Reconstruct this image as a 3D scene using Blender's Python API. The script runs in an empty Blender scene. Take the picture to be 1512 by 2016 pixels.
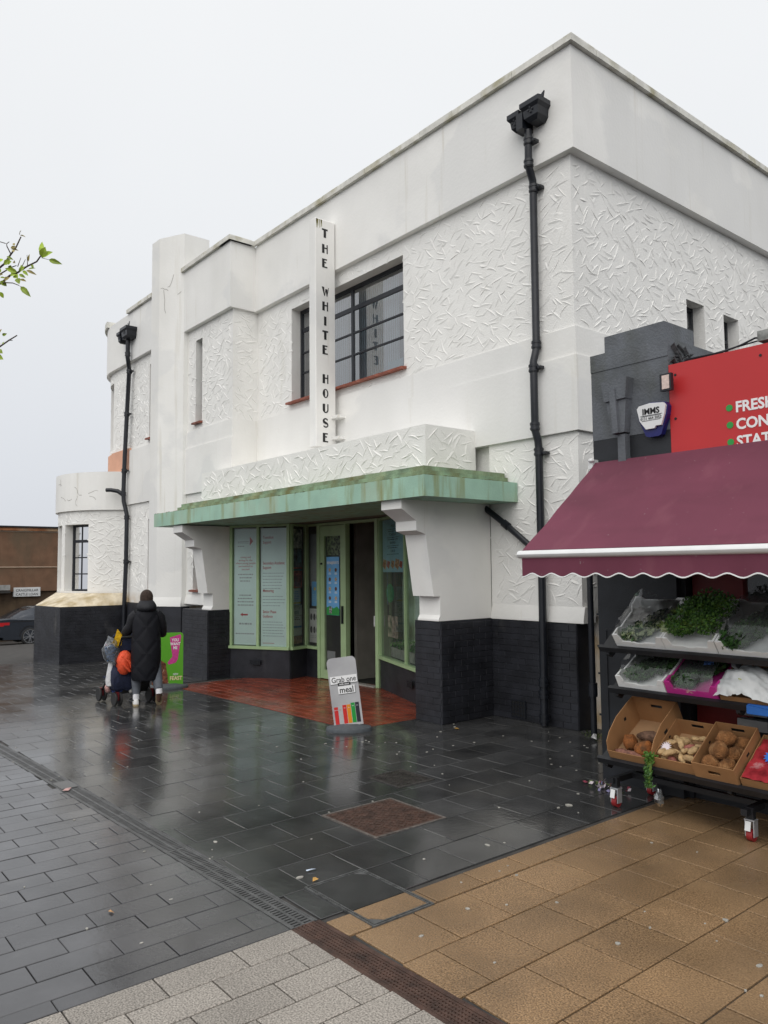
import bpy, math, random
from mathutils import Vector, Matrix, Euler
random.seed(7)
C = bpy.context.scene
COL = C.collection
R = math.radians
sin, cos, pi = math.sin, math.cos, math.pi

# ------------------------------------------------------------------ camera
F_PX, W_PX, H_PX = 1522.32, 1512.0, 2016.0
CAM_H = 1.9
_pi, _ro, _ya = R(4.1187), R(-.5628), R(-50.7825)
_fwd = Vector((sin(_ya)*cos(_pi), cos(_ya)*cos(_pi), sin(_pi)))
_rt = Vector((cos(_ya), -sin(_ya), 0))
_up = _rt.cross(_fwd)
_r = _rt*cos(_ro) + _up*sin(_ro)
_u = _up*cos(_ro) - _rt*sin(_ro)
cam = bpy.data.cameras.new('camera')
cam_o = bpy.data.objects.new('camera', cam)
COL.objects.link(cam_o)
cam.sensor_fit = 'HORIZONTAL'; cam.sensor_width = 36
cam.lens = 36*F_PX/W_PX
cam.clip_start = .05; cam.clip_end = 600
cam_o.matrix_world = Matrix(((_r.x, _u.x, -_fwd.x, 0), (_r.y, _u.y, -_fwd.y, 0), (_r.z, _u.z, -_fwd.z, CAM_H), (0, 0, 0, 1)))
C.camera = cam_o

# ------------------------------------------------------------------ sky, sun, exposure (flat overcast)
SUN_ELEV, SUN_AZ = R(46), R(145)      # azimuth from +Y, clockwise: the light comes over the camera's right shoulder
w = bpy.data.worlds.new('World'); C.world = w; w.use_nodes = True
nt = w.node_tree; nt.nodes.clear()
out = nt.nodes.new('ShaderNodeOutputWorld')
sky = nt.nodes.new('ShaderNodeTexSky'); sky.sky_type = 'NISHITA'; sky.sun_disc = False
sky.sun_elevation = SUN_ELEV; sky.sun_rotation = SUN_AZ
hsv = nt.nodes.new('ShaderNodeHueSaturation'); hsv.inputs['Saturation'].default_value = .25
bgs = nt.nodes.new('ShaderNodeBackground'); bgs.inputs['Strength'].default_value = .09
nt.links.new(sky.outputs[0], hsv.inputs['Color']); nt.links.new(hsv.outputs[0], bgs.inputs['Color'])
geo = nt.nodes.new('ShaderNodeTexCoord')
sep = nt.nodes.new('ShaderNodeSeparateXYZ'); nt.links.new(geo.outputs['Generated'], sep.inputs[0])
ramp = nt.nodes.new('ShaderNodeValToRGB'); nt.links.new(sep.outputs['Z'], ramp.inputs[0])
el = ramp.color_ramp.elements
el[0].position = 0.0; el[0].color = (.62, .645, .70, 1)
el[1].position = 1.0; el[1].color = (1.0, 1.0, 1.0, 1)
for p, c in ((.12, (.69, .715, .76)), (.38, (.84, .86, .885)), (.62, (.90, .915, .93))):
    e = el.new(p); e.color = (*c, 1)
nz = nt.nodes.new('ShaderNodeTexNoise'); nz.inputs['Scale'].default_value = 2.2; nz.inputs['Detail'].default_value = 4
nt.links.new(geo.outputs['Generated'], nz.inputs['Vector'])
mr = nt.nodes.new('ShaderNodeMapRange'); mr.inputs['To Min'].default_value = .965; mr.inputs['To Max'].default_value = 1.035
nt.links.new(nz.outputs[0], mr.inputs[0])
mul = nt.nodes.new('ShaderNodeMix'); mul.data_type = 'RGBA'; mul.blend_type = 'MULTIPLY'; mul.inputs[0].default_value = 1
nt.links.new(ramp.outputs[0], mul.inputs[6]); nt.links.new(mr.outputs[0], mul.inputs[7])
bgo = nt.nodes.new('ShaderNodeBackground'); bgo.inputs['Strength'].default_value = .94
nt.links.new(mul.outputs[2], bgo.inputs['Color'])
mix = nt.nodes.new('ShaderNodeMixShader'); mix.inputs[0].default_value = .9
nt.links.new(bgs.outputs[0], mix.inputs[1]); nt.links.new(bgo.outputs[0], mix.inputs[2])
nt.links.new(mix.outputs[0], out.inputs['Surface'])
sl = bpy.data.lights.new('sun', 'SUN'); sl.energy = 1.5; sl.angle = R(75); sl.color = (1, .965, .915)
so = bpy.data.objects.new('sun', sl); COL.objects.link(so)
_sd = Vector((sin(SUN_AZ)*cos(SUN_ELEV), cos(SUN_AZ)*cos(SUN_ELEV), sin(SUN_ELEV)))
so.rotation_euler = _sd.to_track_quat('Z', 'Y').to_euler()
C.view_settings.view_transform = 'Standard'; C.view_settings.look = 'None'
C.view_settings.exposure = 0.19; C.view_settings.gamma = 1.0; C.view_settings.use_curve_mapping = False
C.cycles.use_denoising = True
C.cycles.max_bounces = 8; C.cycles.transparent_max_bounces = 12
C.cycles.caustics_reflective = False; C.cycles.caustics_refractive = False
C.cycles.sample_clamp_indirect = 6

def gz(x):                       # the pavement falls gently towards the side street on the left
    d = max(0.0, -x-5)
    if d > 30: return -0.0012*900 - .03*(d-30)*0
    return -0.0012*d*d

# ------------------------------------------------------------------ materials
MATS = {}
def M(name, col, rough=.6, var=.08, vscale=5, bump=0, bscale=60, metal=0, spec=.5, orand=0, dirt=None,
      rvar=0, rscale=1.2, speck=None, stretch=(1, 1, 1), zstain=None, coat=0, quilt=None, detail=4, ior=1.45):
    if name in MATS: return MATS[name]
    m = bpy.data.materials.new(name); m.use_nodes = True
    t = m.node_tree; n = t.nodes; L = t.links.new
    b = n['Principled BSDF']
    b.inputs['Roughness'].default_value = rough; b.inputs['Metallic'].default_value = metal
    b.inputs['Specular IOR Level'].default_value = spec; b.inputs['IOR'].default_value = ior
    b.inputs['Coat Weight'].default_value = coat
    g = n.new('ShaderNodeNewGeometry')
    mp = n.new('ShaderNodeMapping'); mp.inputs['Scale'].default_value = stretch
    L(g.outputs['Position'], mp.inputs['Vector'])
    def noise(sc, det=detail, vec=None):
        q = n.new('ShaderNodeTexNoise'); q.inputs['Scale'].default_value = sc; q.inputs['Detail'].default_value = det
        L(vec or g.outputs['Position'], q.inputs['Vector']); return q.outputs[0]
    def rng(s, a, bb, fa=0, fb=1):
        q = n.new('ShaderNodeMapRange'); q.inputs['From Min'].default_value = fa; q.inputs['From Max'].default_value = fb
        q.inputs['To Min'].default_value = a; q.inputs['To Max'].default_value = bb; L(s, q.inputs[0]); return q.outputs[0]
    def mixc(f, a, bb, bt='MIX'):
        q = n.new('ShaderNodeMix'); q.data_type = 'RGBA'; q.blend_type = bt
        if isinstance(f, (int, float)): q.inputs[0].default_value = f
        else: L(f, q.inputs[0])
        for i, s in ((6, a), (7, bb)):
            if isinstance(s, tuple): q.inputs[i].default_value = (*s, 1)
            else: L(s, q.inputs[i])
        return q.outputs[2]
    def mth(op, a, bb=0.0):
        q = n.new('ShaderNodeMath'); q.operation = op
        for i, s in ((0, a), (1, bb)):
            if isinstance(s, (int, float)): q.inputs[i].default_value = s
            else: L(s, q.inputs[i])
        return q.outputs[0]
    c = tuple(col)
    if var: c = mixc(1.0, c, rng(noise(vscale, vec=mp.outputs[0]), 1-var*2, 1+var*2, .25, .75), 'MULTIPLY')
    if speck:
        sc, lo, hi = speck
        c = mixc(1.0, c, rng(noise(sc, 2), lo, hi, .32, .68), 'MULTIPLY')
    if orand:
        oi = n.new('ShaderNodeObjectInfo')
        c = mixc(1.0, c, rng(oi.outputs['Random'], 1-orand, 1+orand), 'MULTIPLY')
    for d in (dirt or ()):
        dc, amt, sc, lo, hi, st = d
        m2 = n.new('ShaderNodeMapping'); m2.inputs['Scale'].default_value = st; L(g.outputs['Position'], m2.inputs['Vector'])
        c = mixc(rng(noise(sc, 5, m2.outputs[0]), 0, amt, lo, hi), c, tuple(dc))
    if zstain:
        for (dc, amt, z0, z1, sc) in zstain:     # a tide mark of its own between two heights
            s = n.new('ShaderNodeSeparateXYZ'); L(g.outputs['Position'], s.inputs[0])
            f = mth('MULTIPLY', rng(s.outputs['Z'], amt, 0, z0, z1), rng(noise(sc, 5), .1, 1.3, .3, .65))
            c = mixc(f, c, tuple(dc))
    if isinstance(c, tuple): b.inputs['Base Color'].default_value = (*c, 1)
    else: L(c, b.inputs['Base Color'])
    if rvar: L(rng(noise(rscale, 4), max(.03, rough-rvar), rough+rvar, .3, .7), b.inputs['Roughness'])
    h = None
    if bump:
        h = noise(bscale, 3)
        bn = n.new('ShaderNodeBump'); bn.inputs['Strength'].default_value = bump; bn.inputs['Distance'].default_value = .02
        L(h, bn.inputs['Height']); L(bn.outputs[0], b.inputs['Normal'])
    if quilt:
        tc = n.new('ShaderNodeTexCoord'); s = n.new('ShaderNodeSeparateXYZ'); L(tc.outputs['Object'], s.inputs[0])
        p = quilt
        a = mth('ADD', s.outputs['X'], mth('MULTIPLY', s.outputs['Z'], .8)); bb = mth('SUBTRACT', s.outputs['X'], mth('MULTIPLY', s.outputs['Z'], .8))
        da = mth('ABSOLUTE', mth('SUBTRACT', mth('FRACT', mth('DIVIDE', a, p)), .5)); db = mth('ABSOLUTE', mth('SUBTRACT', mth('FRACT', mth('DIVIDE', bb, p)), .5))
        hh = rng(mth('MINIMUM', mth('SUBTRACT', .5, da), mth('SUBTRACT', .5, db)), 0, 1, 0, .2)
        bn = n.new('ShaderNodeBump'); bn.inputs['Strength'].default_value = .8; bn.inputs['Distance'].default_value = .011
        L(hh, bn.inputs['Height']); L(bn.outputs[0], b.inputs['Normal'])
    MATS[name] = m
    return m

def glass(name, tint=(.8, .85, .85), refl=1.0, milky=0.0, mcol=(.8, .85, .85), rough=.02):
    if name in MATS: return MATS[name]
    m = bpy.data.materials.new(name); m.use_nodes = True
    t = m.node_tree; n = t.nodes; n.clear(); L = t.links.new
    o = n.new('ShaderNodeOutputMaterial')
    tr = n.new('ShaderNodeBsdfTransparent'); tr.inputs[0].default_value = (*tint, 1)
    gl = n.new('ShaderNodeBsdfGlossy'); gl.inputs['Roughness'].default_value = rough
    fr = n.new('ShaderNodeFresnel'); fr.inputs['IOR'].default_value = 1.5
    mu = n.new('ShaderNodeMath'); mu.operation = 'MULTIPLY'; mu.inputs[1].default_value = 1.9*refl; mu.use_clamp = True
    L(fr.outputs[0], mu.inputs[0])
    first = tr.outputs[0]
    if milky:
        df = n.new('ShaderNodeBsdfDiffuse'); df.inputs[0].default_value = (*mcol, 1)
        mx0 = n.new('ShaderNodeMixShader'); mx0.inputs[0].default_value = milky
        L(tr.outputs[0], mx0.inputs[1]); L(df.outputs[0], mx0.inputs[2]); first = mx0.outputs[0]
    mx = n.new('ShaderNodeMixShader'); L(mu.outputs[0], mx.inputs[0]); L(first, mx.inputs[1]); L(gl.outputs[0], mx.inputs[2])
    L(mx.outputs[0], o.inputs['Surface'])
    MATS[name] = m
    return m

YEL = (.36, .27, .13)
white = M('white_render', (.82, .812, .785), .75, .025, 3, .25, 45,
          dirt=[((.64, .63, .60), .3, 1.1, .5, .75, (1, 1, .35)), ((.5, .47, .38), .22, 5, .64, .8, (1, 1, .12))],
          zstain=[((.52, .38, .22), .75, 1.22, 1.42, 3)])
white_smooth = M('white_smooth_render', (.82, .812, .785), .7, .025, 1.3, .12, 22,
                 dirt=[((.62, .61, .56), .35, .8, .48, .72, (1, 1, .3)), ((.45, .40, .28), .45, 6, .63, .8, (1, 1, .06)), ((.70, .70, .69), .5, .45, .5, .53, (1, 1, 1.3))])
white_base = M('stained_white_skirting', (.66, .58, .44), .75, .1, 6, .2, 40, dirt=[((.36, .27, .13), .8, 4, .45, .7, (1, 1, .5))])
coping_m = M('coping_stone', (.66, .65, .60), .8, .08, 6, .2, 60, orand=.06, dirt=[((.36, .33, .2), .8, 3.5, .52, .72, (1, 1, 1))])
blackp = M('black_painted_brick', (.018, .019, .024), .42, .25, 4, .2, 90, orand=.12, rvar=.12,
           dirt=[((.12, .115, .11), .5, 2.5, .64, .8, (1, 1, .5))])
blacks = M('black_painted_render', (.02, .021, .027), .45, .2, 4, .2, 60, rvar=.12, dirt=[((.1, .1, .1), .4, 3, .62, .8, (1, 1, .4))])
iron = M('black_cast_iron', (.012, .014, .019), .35, .15, 8, .1, 90)
steel_frame = M('dark_steel_frame', (.015, .017, .023), .4, .1, 8)
sill_m = M('red_clay_sill_tile', (.22, .065, .04), .6, .2, 9, orand=.15, dirt=[((.4, .36, .3), .5, 8, .62, .75, (1, 1, 1))])
green_c = M('sea_green_canopy_paint', (.33, .52, .41), .6, .06, 3, .15, 50,
            dirt=[((.23, .25, .09), .9, 6, .53, .7, (1, 1, .13)), ((.42, .42, .3), .5, 2, .5, .75, (1, 1, .6))])
moss = M('mossy_green_lintel', (.22, .31, .20), .8, .25, 5, .4, 60, dirt=[((.15, .13, .04), .85, 3, .47, .68, (1, 1, .4)), ((.40, .40, .22), .6, 2.2, .55, .75, (1, 1, 1))])
green_f = M('leaf_green_frame_paint', (.36, .50, .27), .4, .05, 5)
peach = M('peach_render', (.62, .34, .23), .75, .05, 4, .2, 50)
concrete = M('joint_mortar', (.05, .047, .044), .85, .2, 7, .3, 60)
mortar_l = M('pale_mortar', (.145, .142, .135), .8, .3, 9, .2, 60)
slab_d = M('wet_black_paving', (.043, .0435, .044), .17, .2, 3, .03, 22, orand=.2, rvar=.09, rscale=.9, ior=1.5, spec=.7,
           dirt=[((.075, .073, .068), .6, 1.4, .52, .75, (1, 1, 1))])
slab_d2 = M('wet_charcoal_paving', (.060, .060, .064), .19, .15, 3, .04, 30, orand=.14, rvar=.08, rscale=1.0, ior=1.5, spec=.7,
            dirt=[((.16, .155, .15), .7, 1.7, .62, .78, (1, 1, 1))])
slab_t = M('tan_speckled_paving', (.245, .155, .082), .28, .1, 2, .2, 120, orand=.13, rvar=.12, speck=(115, .45, 1.5), ior=1.4,
           dirt=[((.125, .083, .048), .85, 1.1, .46, .68, (1, 1, 1)), ((.30, .20, .115), .5, .7, .52, .7, (1, 1, 1))])
slab_g = M('pale_granite_paving', (.29, .265, .235), .5, .08, 2, .3, 120, orand=.13, rvar=.1, speck=(115, .5, 1.5))
red_t = M('red_quarry_tile', (.21, .043, .022), .22, .2, 5, .1, 40, orand=.25, rvar=.1, rscale=2, dirt=[((.10, .05, .035), .6, 2, .5, .7, (1, 1, 1))])
rust = M('rusty_iron', (.062, .033, .024), .5, .3, 12, .3, 80, rvar=.15)
drain_b = M('black_drain_iron', (.085, .087, .088), .42, .2, 12, .2, 90, rvar=.1)
asphalt = M('wet_ground', (.045, .043, .042), .35, .25, 2, .3, 40, rvar=.12)
void = M('dark_void', (.008, .008, .008), .9, 0)
burg = M('burgundy_awning_fabric', (.140, .032, .058), .8, .07, 1.2, .15, 260, dirt=[((.095, .021, .038), .6, 1.0, .48, .7, (1, 3, 1)), ((.19, .06, .085), .5, 2.6, .58, .75, (2, 1, 1)), ((.3, .25, .25), .5, 34, .70, .76, (1, 1, 1))])
whitem = M('white_metal', (.72, .73, .73), .4, .03, 6)
redp = M('red_sign_panel', (.50, .030, .032), .38, .03, 1.5)
greyp = M('slate_grey_render', (.115, .125, .14), .65, .14, 3, .3, 50, dirt=[((.055, .06, .045), .8, 3, .5, .72, (1, 1, .5)), ((.2, .2, .2), .5, 6, .65, .8, (1, 1, .3))])
blackw = M('black_shopfront_paint', (.016, .018, .022), .5, .2, 5, .1, 80, dirt=[((.15, .15, .15), .5, 9, .70, .76, (1, 1, .4))])
redd = M('red_shop_frame', (.16, .012, .012), .5, .1, 5)
rackm = M('black_rack_steel', (.014, .015, .018), .42, .15, 9, .05, 90)
foam = M('white_foam_tray', (.82, .83, .82), .75, .05, 7, .15, 150)
magenta = M('magenta_card_tray', (.52, .035, .26), .5, .06, 6)
card = M('brown_cardboard', (.335, .175, .075), .75, .08, 5, .15, 120)
card_in = M('pale_cardboard_inside', (.40, .24, .125), .8, .06, 5, .1, 120)
film = glass('clear_plastic_film', (.97, .98, .98), .7, .02, (.8, .83, .85), .08)
film2 = glass('cloudy_plastic_film', (.95, .97, .97), .6, .05, (.75, .78, .8), .14)
pane_up = glass('upper_window_glass', (.72, .78, .82), 2.7, .07, (.45, .53, .6))  # bluish diffuse milk adds painted sky reflection to the pane
pane_shop = glass('shop_window_glass', (.95, .98, .96), .55, .05, (.7, .75, .72))  # slight diffuse milk adds a painted haze of light to the pane
pane_right = glass('green_reflection_glass', (.90, .97, .92), .7, .07, (.62, .78, .66))  # pale green milk paints the reflected sky and street into the pane
curtain = M('pale_net_curtain', (.55, .62, .66), .9, .12, 5, .3, 30, stretch=(14, 14, .4))
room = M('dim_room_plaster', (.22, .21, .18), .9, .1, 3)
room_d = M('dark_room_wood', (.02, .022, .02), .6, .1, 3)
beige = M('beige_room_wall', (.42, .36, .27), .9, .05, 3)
ink = M('black_print', (.012, .012, .013), .5, 0)
redink = M('red_print', (.42, .03, .035), .5, 0)
greyink = M('grey_print', (.32, .36, .37), .6, 0)
blueink = M('blue_print', (.04, .2, .5), .5, 0)
whiteink = M('white_print', (.8, .8, .8), .5, 0)
greenink = M('green_print', (.03, .30, .06), .5, 0)
orangeink = M('orange_print', (.7, .25, .02), .5, 0)
yellowink = M('yellow_print', (.75, .55, .06), .5, 0)
mint = M('mint_poster_film', (.72, .90, .87), .55, .03, 2, dirt=[((.54, .68, .68), .4, 1.5, .5, .75, (1, 1, .3))])
pblue = M('sky_blue_poster', (.17, .46, .80), .4, .1, 3)
paleblue = M('pale_blue_poster', (.46, .74, .86), .5, .06, 3)

# ------------------------------------------------------------------ mesh helpers
class MB:
    def __init__(s): s.v = []; s.f = []; s.m = []
    def add(s, vs, fs, mi=0):
        o = len(s.v); s.v += [tuple(p) for p in vs]
        for q in fs: s.f.append(tuple(i+o for i in q)); s.m.append(mi)
        return s
    def box(s, x0, x1, y0, y1, z0, z1, mi=0):
        vs = [(x, y, z) for z in (z0, z1) for y in (y0, y1) for x in (x0, x1)]
        return s.add(vs, [(0, 2, 3, 1), (4, 5, 7, 6), (0, 1, 5, 4), (2, 6, 7, 3), (0, 4, 6, 2), (1, 3, 7, 5)], mi)
    def obox(s, c, u, v, n, hu, hv, hn, mi=0):
        c, u, v, n = Vector(c), Vector(u).normalized(), Vector(v).normalized(), Vector(n).normalized()
        vs = [c+u*a*hu+v*b*hv+n*d*hn for d in (-1, 1) for b in (-1, 1) for a in (-1, 1)]
        return s.add(vs, [(0, 2, 3, 1), (4, 5, 7, 6), (0, 1, 5, 4), (2, 6, 7, 3), (0, 4, 6, 2), (1, 3, 7, 5)], mi)
    def prism(s, poly, z0, z1, mi=0):
        n = len(poly); a = sum(poly[i][0]*poly[(i+1) % n][1]-poly[(i+1) % n][0]*poly[i][1] for i in range(n))
        if a < 0: poly = poly[::-1]
        vs = [(x, y, z0) for x, y in poly]+[(x, y, z1) for x, y in poly]
        return s.add(vs, [tuple(range(n))[::-1], tuple(range(n, 2*n))]+[(i, (i+1) % n, n+(i+1) % n, n+i) for i in range(n)], mi)
    def fprism(s, poly, o, u, v, d, mi=0):     # polygon in the u,v plane at o, extruded by vector d
        o, u, v, d = Vector(o), Vector(u), Vector(v), Vector(d)
        n = len(poly); a = sum(poly[i][0]*poly[(i+1) % n][1]-poly[(i+1) % n][0]*poly[i][1] for i in range(n))
        if (a < 0) != (u.cross(v).dot(d) < 0): poly = poly[::-1]
        vs = [o+u*x+v*y for x, y in poly]; vs += [p+d for p in vs]
        return s.add(vs, [tuple(range(n))[::-1], tuple(range(n, 2*n))]+[(i, (i+1) % n, n+(i+1) % n, n+i) for i in range(n)], mi)
    def loft(s, rings, cap=True, closed=True, mi=0):
        n = len(rings[0]); vs = [p for r in rings for p in r]; fs = []
        for k in range(len(rings)-1):
            for i in range(n if closed else n-1):
                j = (i+1) % n; fs.append((k*n+i, k*n+j, (k+1)*n+j, (k+1)*n+i))
        if cap: fs += [tuple(range(n))[::-1], tuple(range((len(rings)-1)*n, len(rings)*n))]
        return s.add(vs, fs, mi)
    def tube(s, path, r, seg=8, cap=True, mi=0):
        path = [Vector(p) for p in path]; rings = []; prev = None
        for i, p in enumerate(path):
            t = (path[min(i+1, len(path)-1)]-path[max(i-1, 0)])
            t = t.normalized() if t.length > 1e-9 else Vector((0, 0, 1))
            if prev is None: a = t.orthogonal().normalized()
            else: a = (prev-t*prev.dot(t)).normalized()
            prev = a; b = t.cross(a); rr = r[i] if isinstance(r, (list, tuple)) else r
            rings.append([p+(a*cos(2*pi*k/seg)+b*sin(2*pi*k/seg))*rr for k in range(seg)])
        return s.loft(rings, cap, True, mi)
    def ball(s, c, rx, ry, rz, seg=10, rings=6, mi=0, jit=0):
        rs = []
        for k in range(rings+1):
            th = pi*min(max(k/rings, .02), .98)
            rs.append([(c[0]+rx*sin(th)*cos(2*pi*i/seg)*(1+random.uniform(-jit, jit)), c[1]+ry*sin(th)*sin(2*pi*i/seg)*(1+random.uniform(-jit, jit)), c[2]-rz*cos(th)) for i in range(seg)])
        return s.loft(rs, True, True, mi)
    def build(s, name, mats, parent=None, smooth=None, loc=None, world=True, **tags):
        me = bpy.data.meshes.new(name)
        off = Vector(loc) if loc is not None else Vector((0, 0, 0))
        if parent is not None and world: off = off + wloc(parent)
        me.from_pydata([(p[0]-off.x, p[1]-off.y, p[2]-off.z) for p in s.v], [], s.f)
        for m in (mats if isinstance(mats, (list, tuple)) else [mats]): me.materials.append(m)
        if any(s.m): me.polygons.foreach_set('material_index', s.m)
        if smooth:
            me.polygons.foreach_set('use_smooth', [True]*len(me.polygons)); me.set_sharp_from_angle(angle=R(smooth))
        me.update()
        o = bpy.data.objects.new(name, me); COL.objects.link(o)
        if loc is not None: o.location = Vector(loc)
        if parent is not None: o.parent = parent
        for k, v in tags.items(): o[k] = v
        return o
def wloc(o):
    p = Vector((0, 0, 0))
    while o is not None: p += o.location; o = o.parent
    return p
def thing(name, label, cat, loc=(0, 0, 0), rz=0, group=None, mat=None):
    o = bpy.data.objects.new(name, None); COL.objects.link(o); o.empty_display_size = .1
    o.location = loc; o.rotation_euler = (0, 0, rz)
    if mat is not None: o.matrix_world = mat
    if label: o['label'] = label
    if cat: o['category'] = cat
    if group: o['group'] = group
    return o
def at(o): return Vector(o.location)
def link_copy(o, parent=None):
    c = o.copy(); COL.objects.link(c)
    if parent is not None: c.parent = parent
    for ch in list(o.children): link_copy(ch, c)
    return c
def text(body, size, mat, parent, o, u, v, align='LEFT', name='lettering', ext=.001, sx=1.0, bold=0.0, shear=0, world=True):
    if world and parent is not None: o = Vector(o) - wloc(parent)
    cu = bpy.data.curves.new(name, 'FONT'); cu.body = body; cu.size = size; cu.align_x = align; cu.extrude = ext
    cu.offset = bold; cu.resolution_u = 3; cu.shear = shear
    cu.materials.append(mat)
    tmp = bpy.data.objects.new(name, cu); COL.objects.link(tmp)
    me = bpy.data.meshes.new_from_object(tmp.evaluated_get(bpy.context.evaluated_depsgraph_get()))
    bpy.data.objects.remove(tmp); bpy.data.curves.remove(cu)
    if not me.materials: me.materials.append(mat)
    ob = bpy.data.objects.new(name, me); COL.objects.link(ob)
    u = Vector(u).normalized(); v = Vector(v).normalized(); nn = u.cross(v)
    mt = Matrix(((u.x*sx, v.x, nn.x, o[0]), (u.y*sx, v.y, nn.y, o[1]), (u.z*sx, v.z, nn.z, o[2]), (0, 0, 0, 1)))
    ob.parent = parent
    ob.matrix_basis = mt
    return ob
def quadmesh(pts): return MB().add(pts, [(0, 1, 2, 3)])
# ================================================================== SETTING: ground and paving
def drain_y(x): return 2.365+.035*(x+3.6)
g = MB()
xs = [60, 20, 5, 0, -3, -5, -6.5, -8, -10, -12, -14, -16, -18, -20, -23, -26, -30, -35, -60, -250]; ys = [-60, -8, 0, 2.4, 5, 8, 12, 60, 250]
for y in ys:
    for x in xs: g.v.append((x, y, gz(max(x, -35))-.010))
for j in range(len(ys)-1):
    for i in range(len(xs)-1):
        a = j*len(xs)+i; g.f.append((a+1, a, a+len(xs), a+len(xs)+1)); g.m.append(0)
g.build('ground', concrete, kind='structure', label='wet ground under the paving running out to the side street')

SLABS = {}
def slab_mesh(dx, dy, mat, ch=.0035, th=.03):
    k = (round(dx, 3), round(dy, 3), mat.name)
    if k not in SLABS:
        b = MB(); hx, hy = dx/2, dy/2
        r0 = [(-hx, -hy, -th), (hx, -hy, -th), (hx, hy, -th), (-hx, hy, -th)]
        r1 = [(x, y, -ch*.7) for x, y, _ in r0]; r2 = [(x-math.copysign(ch, x), y-math.copysign(ch, y), 0) for x, y, _ in r0]
        for q in (r0, r1, r2): b.v += q
        for l in (0, 4):
            for i in range(4): b.f.append((l+i, l+(i+1) % 4, l+4+(i+1) % 4, l+4+i))
        b.f.append((8, 9, 10, 11)); b.m = [0]*len(b.f)
        me = bpy.data.meshes.new('slab'); me.from_pydata(b.v, [], b.f); me.materials.append(mat); SLABS[k] = me
    return SLABS[k]
def lay(root, rects, mat, name, far_name, limit=300, tilt=.0016, gap=.004, dz=.0015):
    rects = sorted(rects, key=lambda r: (r[0]+r[1])**2+(r[2]+r[3])**2)
    far = MB()
    for k, (x0, x1, y0, y1) in enumerate(rects):
        dx, dy = x1-x0-gap, y1-y0-gap
        if dx < .03 or dy < .03: continue
        cx, cy = (x0+x1)/2, (y0+y1)/2
        sl = (gz(cx+.1)-gz(cx-.1))/.2
        rx, ry = random.gauss(0, tilt), -math.atan(sl)+random.gauss(0, tilt)
        z = gz(cx)+random.uniform(-dz, dz)
        me = slab_mesh(dx, dy, mat)
        if k < limit:
            o = bpy.data.objects.new(name, me); COL.objects.link(o); o.parent = root
            o.location = (cx, cy, z); o.rotation_euler = (rx, ry, 0)
        else:
            mt = Matrix.Translation((cx, cy, z)) @ Euler((rx, ry, 0)).to_matrix().to_4x4()
            far.add([mt @ v.co for v in me.vertices], [tuple(p.vertices) for p in me.polygons])
    if far.f: far.build(far_name, mat, root, kind='stuff')

def pav(name, label):
    o = bpy.data.objects.new(name, None); COL.objects.link(o); o['kind'] = 'structure'; o['label'] = label; return o
# near-square black slabs between the drain and the building
root_d = pav('black_paving', 'wet near-square black paving slabs in front of the white building')
rects = []; joints = MB()
for k in range(0, 42):
    x1 = -3.60-.385*k; x0 = x1-.385; xc = (x0+x1)/2
    lo = drain_y(xc)+.085
    hi = 7.55 if xc > -7.3 else (5.56 if xc > -12.65 else 7.2)
    if xc > -4.1: hi = 6.3
    off = 3.27+(.2 if k % 2 else 0)+random.uniform(-.01, .01)
    j = -8
    while True:
        y0 = off+.4*j; y1 = y0+.4; j += 1
        if y1 <= lo: continue
        if y0 >= hi: break
        if xc < -15.5 and y0 < .2*abs(xc): continue
        yy0, yy1 = max(y0, lo), min(y1, hi)
        if yy1-yy0 < .05: continue
        rects.append((x0, x1, yy0, yy1))
        if random.random() < .55 and yy1 == y1:
            z = gz(xc)-.0012; a = x0+random.uniform(0, .12); b = x1-random.uniform(0, .12)
            hw = random.choice((.002, .003, .004))
            joints.add([(a, y1-hw, gz(a)-.0012), (b, y1-hw, gz(b)-.0012), (b, y1+hw, gz(b)-.0012), (a, y1+hw, gz(a)-.0012)], [(0, 1, 2, 3)])
lay(root_d, rects, slab_d, 'paving_slab', 'far_paving_slabs')
joints.build('mortar_joints', mortar_l, root_d, kind='stuff')
# narrow charcoal setts on the street side of the drain
root_c = pav('charcoal_paving', 'wet charcoal paving in narrow staggered courses beside the drain')
rects = []
for k in range(0, 62):
    x1 = -3.72-.1945*k; x0 = x1-.1945; xc = (x0+x1)/2
    hi = drain_y(xc)-.085; off = 1.30+(.205 if k % 2 else 0)
    for j in range(-7, 4):
        y0 = off+.41*j; y1 = min(y0+.41, hi)
        if y0 < hi-.04 and y0 > -1.2 and y1 > .2*abs(xc)-.5: rects.append((x0, x1, y0, y1))
rects.append((-3.72, -3.605, .0, 1.1)); rects.append((-3.72, -3.605, 1.1, drain_y(-3.66)-.085))
lay(root_c, rects, slab_d2, 'paving_sett', 'far_paving_setts', gap=.005)
# pale granite
root_g = pav('granite_paving', 'pale speckled granite setts in staggered courses at the near corner')
rects = []
for k in range(0, 22):
    x0 = -3.605+.2*k; x1 = x0+.2
    for j in range(-8, 3):
        y0 = 1.93+(.205 if k % 2 else 0)+.41*j-.205*0; y1 = min(y0+.41, drain_y((x0+x1)/2)-.085)
        if y1-y0 > .05 and y0 > -.6: rects.append((x0, x1, y0, y1))
lay(root_g, rects, slab_g, 'granite_sett', 'granite_setts_rest', gap=.008)
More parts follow.
